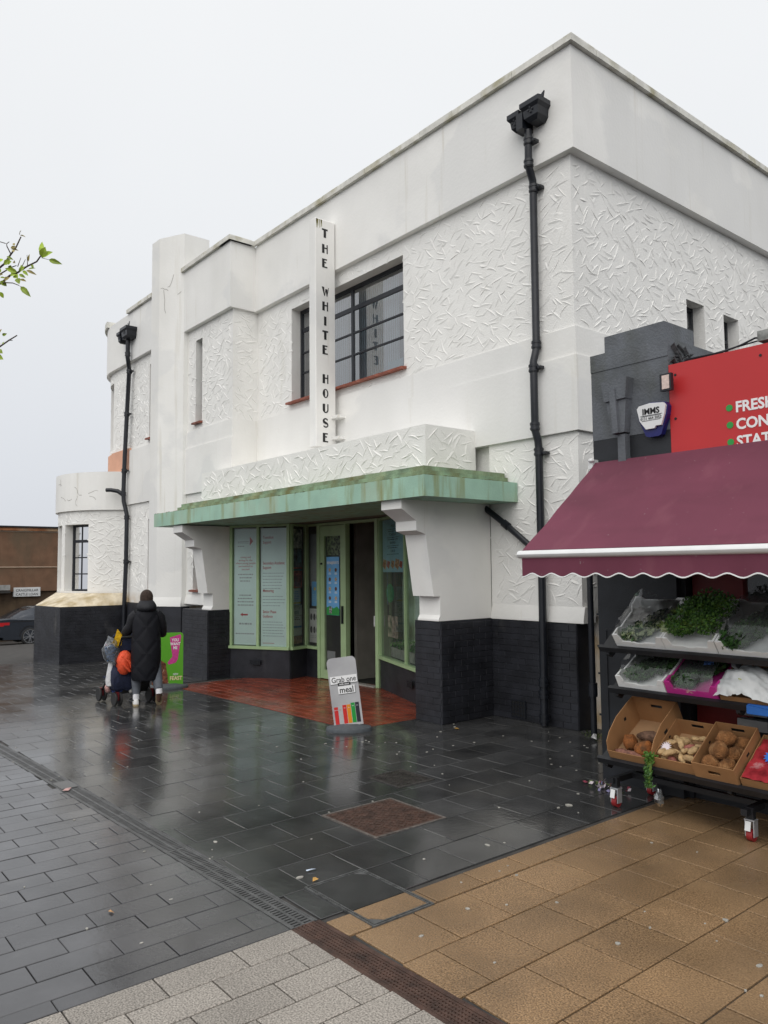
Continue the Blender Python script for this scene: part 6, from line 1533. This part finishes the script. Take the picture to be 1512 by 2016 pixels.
# the yellow wrapper in the left hand and a mustard glove
b = MB(); b.fprism([(-.47, .90), (-.40, .82), (-.34, .86), (-.335, 1.0), (-.40, 1.09), (-.43, .98)], (0, .20, 0), (1, .25, 0), (0, 0, 1), (.01, .03, 0)); b.fprism([(-.43, .85), (-.36, .80), (-.33, .90), (-.40, .98)], (0, .17, 0), (1, .1, 0), (0, .1, 1), (0, .025, 0))
o = b.build('yellow_packet', M('yellow_packet', (.72, .42, .01), .45, .25, 30), label='crumpled bright yellow packet held at the pushchair handle', category='packet'); o.matrix_world = per.matrix_world.copy() if False else Matrix.Translation(per.location) @ Matrix.Rotation(HEAD, 4, 'Z')
# ------------------------------------------------------------------ pushchair
PH = R(92); SX, SY = -11.50, 4.40
pc = thing('pushchair', 'dark navy pushchair with twin wheels pushed ahead of the person in black', 'pushchair', (SX, SY, gz(SX)), PH)
tubem = M('pushchair_black_tube', (.015, .015, .017), .4, .1, 20); navy = M('navy_fabric', (.014, .02, .05), .8, .15, 12, .3, 40); redpl = M('dark_red_plastic', (.16, .015, .02), .4, .1, 20); tyre = M('pushchair_tyre', (.018, .018, .018), .6, .2, 20)
for s in (-1, 1):
    x = s*.26
    b = MB(); b.tube([(x, -.42, .99), (x, -.36, .90), (x, -.10, .52), (x, .30, .16)], .013, 8); b.build('side_tube', tubem, pc, world=False, smooth=50)
    b = MB(); b.tube([(x, -.26, .13), (x, -.12, .36), (x, .08, .60)], .012, 8); b.build('leg_tube', tubem, pc, world=False, smooth=50)
    for y_, nm in ((-.27, 'rear'), (.31, 'front')):
        w_ = MB(); w_.box(x-.022, x+.022, y_-.028, y_+.028, .08, .20); wb = w_.build('wheel_bracket', redpl, pc, world=False)
        for dx in (-.038, .038):
            b = MB(); b.loft([[(x+dx+e, y_+r_*cos(a*pi/10), .10+r_*sin(a*pi/10)) for a in range(20)] for e, r_ in ((-.015, .06), (-.016, .092), (-.009, .10), (.009, .10), (.016, .092), (.015, .06))]); wh = b.build('wheel', tyre, wb, world=False, smooth=40)
for s in (-1, 1): MB().tube([(s*.27, -.30, .78), (s*.27, -.05, .60), (s*.27, .22, .56)], .010, 8).build('arm_rail', tubem, pc, world=False)
MB().tube([(-.26, -.42, .99), (.26, -.42, .99)], .016, 10).build('push_bar', M('foam_grip', (.02, .02, .02), .8, .1, 30), pc, world=False)
b = MB(); b.loft([[(-.25, -.30, .82), (.25, -.30, .82), (.25, -.27, .82), (-.25, -.27, .82)], [(-.25, -.05, .36), (.25, -.05, .36), (.25, -.01, .38), (-.25, -.01, .38)], [(-.25, .28, .34), (.25, .28, .34), (.25, .28, .37), (-.25, .28, .37)]]); b.build('seat', navy, pc, world=False)
b = MB(); rings = []
for k in range(9):
    a = R(-10+20*k); rings.append([(-.26, -.29+.30*(1-cos(a))*.5-.02, .82+.20*sin(a)), (.26, -.29+.30*(1-cos(a))*.5-.02, .82+.20*sin(a)), (.26, -.29+.28*(1-cos(a))*.5, .81+.18*sin(a)), (-.26, -.29+.28*(1-cos(a))*.5, .81+.18*sin(a))])
b.loft(rings); b.build('canopy_hood', navy, pc, world=False, smooth=60)
b = MB(); b.loft([[(-.22, -.24, .16), (.22, -.24, .16), (.22, .22, .16), (-.22, .22, .16)], [(-.25, -.28, .34), (.25, -.28, .34), (.25, .25, .30), (-.25, .25, .30)]]); b.build('basket', tubem, pc, world=False)
PM = Matrix.Translation(pc.location) @ Matrix.Rotation(PH, 4, 'Z')
def hang(name, label, cat, mat, build, **k):
    b = MB(); build(b); o = b.build(name, mat, smooth=60, label=label, category=cat, **k); o.matrix_world = PM; return o
def blob(b, c, r3, seed, n_=14, m_=10, jit=.09):
    rnd = random.Random(seed); rings = []
    for k in range(m_+1):
        th = pi*min(max(k/m_, .03), .97); rings.append([(c[0]+r3[0]*sin(th)*cos(2*pi*i/n_)*(1+rnd.uniform(-jit, jit)), c[1]+r3[1]*sin(th)*sin(2*pi*i/n_)*(1+rnd.uniform(-jit, jit)), c[2]-r3[2]*cos(th)) for i in range(n_)])
    b.loft(rings)
hang('orange_bag', 'bright orange-red bag hanging on the back of the pushchair', 'bag', M('coral_bag', (.72, .085, .03), .6, .1, 9, .6, 25), lambda b: (blob(b, (-.19, -.36, .62), (.12, .075, .175), 1, 18, 14, .13), b.tube([(-.25, -.40, .72), (-.16, -.45, .64), (-.12, -.44, .55)], .018, 8), b.tube([(-.24, -.42, .60), (-.19, -.45, .54), (-.14, -.44, .50)], .02, 8)))
hang('navy_bag', 'dark navy bag slung below the orange bag on the pushchair', 'bag', M('navy_bag', (.012, .017, .042), .75, .2, 12, .5, 30), lambda b: b.loft([[(-.20+rx*max(-1, min(1, 1.35*cos(a*pi/8)))*(1+.05*sin(a*3+z*20)), -.25+ry*max(-1, min(1, 1.35*sin(a*pi/8)))*(1+.06*cos(a*2+z*16)), z+.015*sin(a*1.7)) for a in range(16)] for z, rx, ry in ((.22, .09, .06), (.25, .14, .08), (.36, .155, .095), (.48, .145, .09), (.57, .12, .06), (.60, .10, .04))]))
hang('clear_shopping_bag', 'crumpled clear plastic bag of blue packets on the pushchair', 'plastic bag', glass('clear_bag_plastic', (.93, .95, .97), 1.0, .09, (.75, .8, .85), .1), lambda b: (b.loft([[(-.335+rx*cos(a*pi/8)*(1+.22*sin(a*2.7+z*40)), -.26+.09*sin(a*pi/8)*(1+.3*cos(a*3.1+z*30)), z-.05*cos(a*pi/8)) for a in range(16)] for z, rx in ((.60, .07), (.64, .11), (.70, .13), (.78, .14), (.85, .10), (.90, .07), (.96, .06))])))
hang('blue_packets', 'blue patterned packets inside the clear plastic bag', 'packets', M('blue_pack', (.05, .11, .22), .5, .6, 30), lambda b: (b.obox((-.35, -.26, .82), (1, .2, .3), (-.3, 0, 1), (0, 1, 0), .09, .05, .03), b.obox((-.36, -.26, .70), (.2, .2, 1), (1, 0, -.2), (0, 1, 0), .06, .045, .03)))
hang('white_carrier_bag', 'white carrier bag hanging low on the left of the pushchair', 'plastic bag', M('white_carrier', (.62, .62, .63), .5, .08, 14, .4, 30), lambda b: b.loft([[(-.33+rx*cos(a*pi/6), -.20+.06*sin(a*pi/6), z) for a in range(12)] for z, rx in ((.62, .02), (.50, .05), (.36, .075), (.29, .06))]))
hang('carried_shoes', 'pink and white bundle showing below the white carrier bag', 'bundle', M('pink_bundle', (.42, .24, .22), .7, .5, 30), lambda b: (blob(b, (-.34, -.14, .25), (.05, .05, .07), 5, 10, 6)))
hang('blanket', 'blue and white blanket tucked in the pushchair basket', 'blanket', M('blue_blanket', (.035, .06, .2), .85, .3, 14, .4, 30), lambda b: blob(b, (-.20, -.16, .22), (.10, .10, .10), 6))
hang('white_toy', 'white soft toy poking out of the pushchair basket', 'soft toy', M('white_plush', (.62, .62, .6), .9, .1, 30), lambda b: (blob(b, (-.08, -.27, .30), (.04, .04, .075), 7, 10, 6), b.ball((-.06, -.28, .20), .03, .03, .04)))

# ================================================================== SIDE STREET: CAR, BROWN BUILDING
cy0 = 7.15; CXN = -32.0; CZ = gz(-33)
car = thing('parked_car', 'dark grey saloon car parked in the side street, its rear towards the plaza', 'car', (CXN-.93, cy0+2.4, CZ))
paint = M('dark_grey_car_paint', (.035, .042, .055), .25, .04, 2, coat=.6, metal=.4); trim = M('black_car_trim', (.012, .012, .013), .4, 0); cglass = M('dark_car_glass', (.02, .022, .025), .05, 0, spec=.8)
L0 = cy0
side_prof = [(0.0, .42), (.03, .28), (.25, .22), (.82, .20), (4.7, .20), (4.86, .35), (4.88, .58), (4.75, .72), (3.85, .90), (3.55, .95), (1.15, 1.02), (.55, 1.06), (.10, 1.03), (.02, .90), (-.02, .62)]
b = MB(); rings = []
for x, ins, dz in ((0, .05, .05), (.03, .015, .02), (.10, 0, 0), (1.76, 0, 0), (1.83, .015, .02), (1.86, .05, .05)):
    rings.append([(CXN-1.86+x, L0+min(max(y_, ins*2-.02), 4.88-ins*2), CZ+(z-(dz if z > .8 else -dz*.5))) for y_, z in side_prof])
b.loft(rings); b.build('body', paint, car, smooth=35)
cab = [(.55, 1.04), (1.05, 1.30), (1.45, 1.43), (2.2, 1.46), (2.75, 1.42), (3.65, .96), (3.6, .92), (1.0, .98)]
b = MB(); rings = []
for x, k in ((.10, .0), (.30, 1.0), (1.56, 1.0), (1.76, 0)):
    rings.append([(CXN-1.86+x+((.0) if z > 1.1 else (-.04 if x < .9 else .04)), L0+y_, CZ+(z if k else min(z, 1.0+(z-1.0)*.25))) for y_, z in cab])
b.loft(rings); b.build('roof', paint, car, smooth=35)
b = MB()
for s in (1,):
    xx = CXN-.175
    b.add([(xx+.05, L0+1.25, CZ+1.08), (xx+.05, L0+2.15, CZ+1.06), (xx-.07, L0+2.10, CZ+1.38), (xx-.07, L0+1.55, CZ+1.36)], [(0, 1, 2, 3)]); b.add([(xx+.05, L0+2.22, CZ+1.06), (xx+.05, L0+3.3, CZ+1.03), (xx-.06, L0+2.75, CZ+1.37), (xx-.07, L0+2.18, CZ+1.39)], [(0, 1, 2, 3)])
b.build('side_window', cglass, car)
MB().add([(CXN-1.60, L0+.66, CZ+1.095), (CXN-.26, L0+.66, CZ+1.095), (CXN-.40, L0+1.22, CZ+1.375), (CXN-1.46, L0+1.22, CZ+1.375)], [(0, 1, 2, 3)]).build('rear_window', cglass, car)
for xo in (-.003, -1.855):
    b = MB(); b.box(CXN+xo-.03, CXN+xo+.006, L0+.03, L0+.52, CZ+.80, CZ+.90); b.box(CXN+xo-.03, CXN+xo+.006, L0+.03, L0+.32, CZ+.76, CZ+.80)
    b.build('tail_light', M('tail_light_red', (.45, .015, .02), .2, 0, coat=.5), car)
MB().box(CXN-1.5, CXN-.36, L0-.03, L0-.005, CZ+.55, CZ+.72).build('number_plate', yellowink, car)
MB().box(CXN-1.86, CXN-.0, L0-.03, L0+.3, CZ+.24, CZ+.34).build('bumper', trim, car)
b = MB(); b.box(CXN-.02, CXN+.003, L0+.55, L0+4.2, CZ+.90, CZ+.93); b.build('waistline_trim', trim, car)
tyr = M('car_tyre', (.015, .015, .015), .7, .1, 20); alloy = M('two_tone_alloy', (.35, .36, .38), .3, .1, 12, metal=.7)
for y_ in (L0+1.27, L0+3.98):
    for x0, sg in ((CXN-.02, 1), (CXN-1.84, -1)):
        b = MB(); b.loft([[(x0+sg*e, y_+r_*cos(a*pi/14), CZ+.335+r_*sin(a*pi/14)) for a in range(28)] for e, r_ in ((-.2, .30), (-.2, .335), (.01, .335), (.03, .31), (.03, .255), (.0, .25))]); w_ = b.build('wheel', tyr, car, smooth=40)
        b = MB()
        for k in range(10):
            a = k*pi/5+(.12 if k % 2 else -.12); d = Vector((0, cos(a), sin(a))); b.obox(Vector((x0+sg*.022, y_, CZ+.335))+d*.135, d, Vector((0, -d.z, d.y)), (1, 0, 0), .115, .012, .012)
        b.tube([(x0+sg*.0, y_, CZ+.335), (x0+sg*.035, y_, CZ+.335)], .04, 14)
        b.loft([[(x0+sg*e, y_+r_*cos(a*pi/14), CZ+.335+r_*sin(a*pi/14)) for a in range(28)] for e, r_ in ((.01, .235), (.032, .24), (.032, .256), (.01, .256))], cap=False)
        b.build('rim', alloy, w_, smooth=40)
        MB().loft([[(x0+sg*e, y_+r_*cos(a*pi/14), CZ+.335+r_*sin(a*pi/14)) for a in range(28)] for e, r_ in ((-.02, .24), (.006, .24))]).build('brake_shadow', trim, w_)
        b = MB(); b.loft([[(CXN-(.0 if sg > 0 else 1.86)+sg*e, y_+r_*cos(a*pi/14), CZ+.345+r_*sin(a*pi/14)) for a in range(0, 15)] for e, r_ in ((-.015, .40), (.004, .40), (.004, .36), (-.015, .36))], cap=False, closed=False); b.build('wheel_arch', trim, car)
bw = thing('brown_building', 'low brown harled building with rusty eaves across the side street', 'building', (-38, 12, gz(-38)))
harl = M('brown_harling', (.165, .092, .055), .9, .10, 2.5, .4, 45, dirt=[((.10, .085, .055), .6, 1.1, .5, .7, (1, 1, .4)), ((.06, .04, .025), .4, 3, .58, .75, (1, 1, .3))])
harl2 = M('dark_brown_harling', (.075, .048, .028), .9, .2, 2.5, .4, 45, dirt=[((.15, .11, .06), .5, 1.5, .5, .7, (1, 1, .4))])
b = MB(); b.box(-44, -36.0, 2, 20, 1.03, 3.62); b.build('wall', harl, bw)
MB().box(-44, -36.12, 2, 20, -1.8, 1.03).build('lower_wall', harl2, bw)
b = MB(); b.box(-44.2, -35.93, 1.9, 20.2, 3.66, 3.80); b.build('rusty_eaves', M('rusty_eaves_board', (.30, .12, .05), .8, .35, 2.2, stretch=(1, 1, 1), dirt=[((.36, .26, .16), .8, 1.3, .5, .65, (1, 1, 1))]), bw)
MB().box(-44.2, -35.98, 1.9, 20.2, 3.61, 3.66).build('eaves_soffit', M('pale_fascia', (.30, .24, .18), .8), bw)
MB().box(-44.3, -35.85, 1.8, 20.3, 3.80, 3.86).build('roof_edge', iron, bw)
MB().tube([(-35.97, 2, 2.09), (-35.965, 8, 2.08), (-35.97, 20, 2.05)], .018, 6).build('wall_cable', M('pale_cable', (.5, .38, .28), .7), bw)
MB().box(-36.1, -35.6, 5.0, 8.55, .98, 1.07).build('door_canopy', M('dark_fascia', (.03, .028, .025), .7), bw); MB().box(-36.1, -35.7, 5.0, 8.55, 1.10, 1.32).build('canopy_panel', M('grey_panel', (.28, .28, .27), .6, .2), bw)
sg = thing('street_sign', 'white street name plate reading CRAIGMILLAR CASTLE LOAN', 'street sign', (-35.95, 9.3, .83))
MB().box(-36.11, -35.96, 8.75, 9.84, .81, 1.20).build('sign_plate', M('sign_plate_white', (.62, .63, .63), .5, .05, 8), sg)
text('CRAIGMILLAR', .150, ink, sg, (-35.955, 9.295, 1.025), (0, 1, 0), (0, 0, 1), 'CENTER', sx=.98); text('CASTLE LOAN', .150, ink, sg, (-35.955, 9.295, .855), (0, 1, 0), (0, 0, 1), 'CENTER', sx=.93)

# ================================================================== YOUNG STREET TREE, BRANCH TIPS IN VIEW AT THE LEFT EDGE
tr_ = thing('street_tree', 'young street tree reaching leafy spring twigs in from the left edge', 'tree', (-6.75, -.75, gz(-6.75)))
bark = M('grey_brown_bark', (.075, .058, .048), .85, .3, 20, .6, 60); lf = M('spring_leaf', (.26, .36, .03), .5, .2, 30, orand=.3); lf2 = M('bronze_spring_leaf', (.27, .22, .06), .5, .2, 30, orand=.3)
MB().tube([(-6.75, -.75, -.1), (-6.74, -.74, .8), (-6.77, -.72, 1.7), (-6.74, -.70, 2.5), (-6.70, -.66, 3.3), (-6.72, -.62, 4.4), (-6.70, -.6, 5.4)], [.10, .085, .075, .068, .058, .04, .012], 12).build('trunk', bark, tr_, smooth=60)
# local twig frame at the photographed tips: i = right in view, z = up
RV = Vector((cos(_ya), -sin(_ya), 0)); 
def tp(px, py, dep=5.0):            # a point on the twig plane five metres away, px/py along the twig plane in centimetres-like units
    return Vector((-5.337, 1.171, 3.83)) + RV*(px*.000489) + Vector((0, 0, -1))*(py*.000489) + Vector((-.774, .632, 0))*dep
tw = MB()
limb = [(-6.70, -.66, 3.2), (-6.35, -.15, 3.5), (-5.95, .40, 3.62), (-5.60, .82, 3.68)]
tw.tube(limb, [.034, .024, .016, .010], 8)
def twig(pts, r0, r1): 
    n_ = len(pts); tw.tube(pts, [r0+(r1-r0)*i/(n_-1) for i in range(n_)], 6)
Q = lambda px, py, d=0: tp(px, py-660, d)
twig([Vector(limb[-1]), Q(-200, 860, .03), Q(0, 790, .02), Q(130, 705), Q(225, 670), Q(350, 585), Q(480, 520), Q(550, 460, -.02)], .009, .0045)
twig([Vector(limb[2]), Q(-250, 700, .06), Q(0, 505, .05), Q(90, 390, .04), Q(170, 300, .03), Q(245, 160, .02)], .009, .004)
twig([Q(-150, 740, .05), Q(0, 655, .02), Q(120, 580, .02), Q(185, 545, .03)], .006, .003)
twig([Q(0, 795, .02), Q(60, 800, .0), Q(180, 815, -.01), Q(270, 855, -.02)], .0045, .0025)
twig([Q(95, 380, .04), Q(60, 290, .02), Q(55, 255, .02), Q(90, 228, .02)], .004, .0022); twig([Q(40, 250, .02), Q(-40, 225, .02)], .003, .003)
twig([Q(200, 560, .03), Q(240, 440, .03)], .0032, .0018); twig([Q(285, 590), Q(320, 480, .01)], .0032, .0016); twig([Q(360, 570), Q(340, 420, .01)], .003, .0016)
twig([Vector(limb[1]), Vector((-5.75, .62, 3.25)), Q(-150, 1740, .02), Q(0, 1650, .02), Q(120, 1565, .02), Q(225, 1500, .02)], .008, .004); twig([Q(125, 1565, .02), Q(175, 1575, .01)], .003, .002)
twig([Q(545, 470), Q(600, 485), Q(645, 496)], .002, .0014); twig([Q(180, 815, -.01), Q(240, 835), Q(280, 858)], .002, .0014)
for pts in (([(-6.70, -.66, 3.2), (-7.1, -1.1, 3.7), (-7.4, -1.3, 4.3)],), ([(-6.74, -.7, 2.6), (-6.6, -1.2, 3.0), (-6.6, -1.6, 3.5)],), ([(-6.71, -.62, 4.0), (-7.0, -.3, 4.5), (-7.3, -.1, 4.9)],)): twig([Vector(p_) for p_ in pts[0]], .03, .006)
tw.build('branches', bark, tr_, smooth=60)
LEAF = {}
def leaf(base, tip, wid, mat, fold=.35, roll=0.0):
    base, tip = Vector(base), Vector(tip); d = tip-base; L_ = d.length; u = d/L_; view = Vector((.774, -.632, 0)).lerp(Vector((random.gauss(0, .4), random.gauss(0, .4), random.gauss(.3, .4))), .35).normalized()
    s = u.cross(view).normalized(); n_ = s.cross(u); k = 5; b = MB(); 
    mid = [base+d*t_+n_*(.05*L_*sin(pi*t_)) for t_ in (0, .2, .45, .75, 1)]; ws = (.02, .75, 1, .62, 0.02)
    for m_, w_ in zip(mid, ws): b.v += [m_-s*w_*wid+n_*fold*w_*wid, m_, m_+s*w_*wid+n_*fold*w_*wid]
    for i in range(4):
        for j in range(2): b.f.append((i*3+j, i*3+j+1, i*3+j+4, i*3+j+3)); b.m.append(0)
    return b.build('leaf', mat, tr_, smooth=30)
for (x0, y0, x1, y1, w_, m) in ((550, 460, 520, 225, .022, lf), (555, 465, 700, 400, .030, lf), (550, 470, 610, 340, .03, lf), (640, 495, 835, 575, .020, lf), (230, 665, 90, 630, .020, lf), (250, 660, 330, 590, .018, lf), (300, 640, 380, 720, .014, lf), (345, 635, 495, 712, .012, lf2), (250, 690, 345, 745, .013, lf), (190, 700, 240, 750, .022, lf), (230, 745, 285, 845, .022, lf), (265, 760, 345, 785, .012, lf2), (275, 855, 420, 1005, .022, lf), (60, 770, 130, 730, .018, lf2), (0, 780, 65, 830, .022, lf), (50, 560, 125, 480, .020, lf), (100, 555, 160, 520, .014, lf), (80, 445, 165, 490, .010, lf), (245, 155, 285, 110, .014, lf2), (250, 160, 300, 160, .010, lf2), (370, 520, 405, 435, .010, lf2), (370, 620, 460, 600, .008, lf), (0, 925, 30, 995, .016, lf), (0, 730, 50, 718, .008, lf), (175, 510, 205, 545, .012, lf2), (0, 1490, 30, 1420, .012, lf2), (50, 1508, 140, 1505, .012, lf), (0, 1720, 92, 1770, .022, lf), (-10, 1790, 100, 1850, .022, lf), (130, 330, 210, 320, .012, lf2), (135, 345, 220, 355, .012, lf2), (30, 480, -10, 560, .016, lf), (140, 565, 95, 600, .014, lf), (300, 620, 270, 560, .012, lf), (410, 555, 440, 610, .010, lf), (200, 680, 165, 735, .018, lf), (10, 660, -30, 610, .016, lf), (180, 300, 150, 250, .010, lf2), (70, 1600, 100, 1640, .014, lf), (20, 1650, -20, 1600, .016, lf), (150, 365, 205, 405, .012, lf2), (-10, 690, 20, 680, .014, lf2)):
    leaf(Q(x0, y0, 0), Q(x1, y1, random.uniform(-.03, .03)), w_*.85, m)
src_l = [o for o in tr_.children if o.name.startswith('leaf')][:6]
b = MB()
for k in range(520):
    c = random.choice([(-6.72, -.6, 4.6), (-7.3, -1.2, 4.2), (-6.6, -1.5, 3.5), (-7.2, -.2, 4.9), (-6.35, -.35, 3.75)]); q = Vector((random.gauss(c[0], .26), random.gauss(c[1], .26), random.gauss(c[2], .3)))
    a = Vector((random.gauss(0, 1), random.gauss(0, 1), random.gauss(0, 1))).normalized(); e = a.orthogonal().normalized(); f_ = a.cross(e); b.add([q-e*.035, q-f_*.018+a*.004, q+e*.035, q+f_*.018+a*.004], [(0, 1, 2, 3)])
b.build('crown', lf, tr_, kind='stuff')
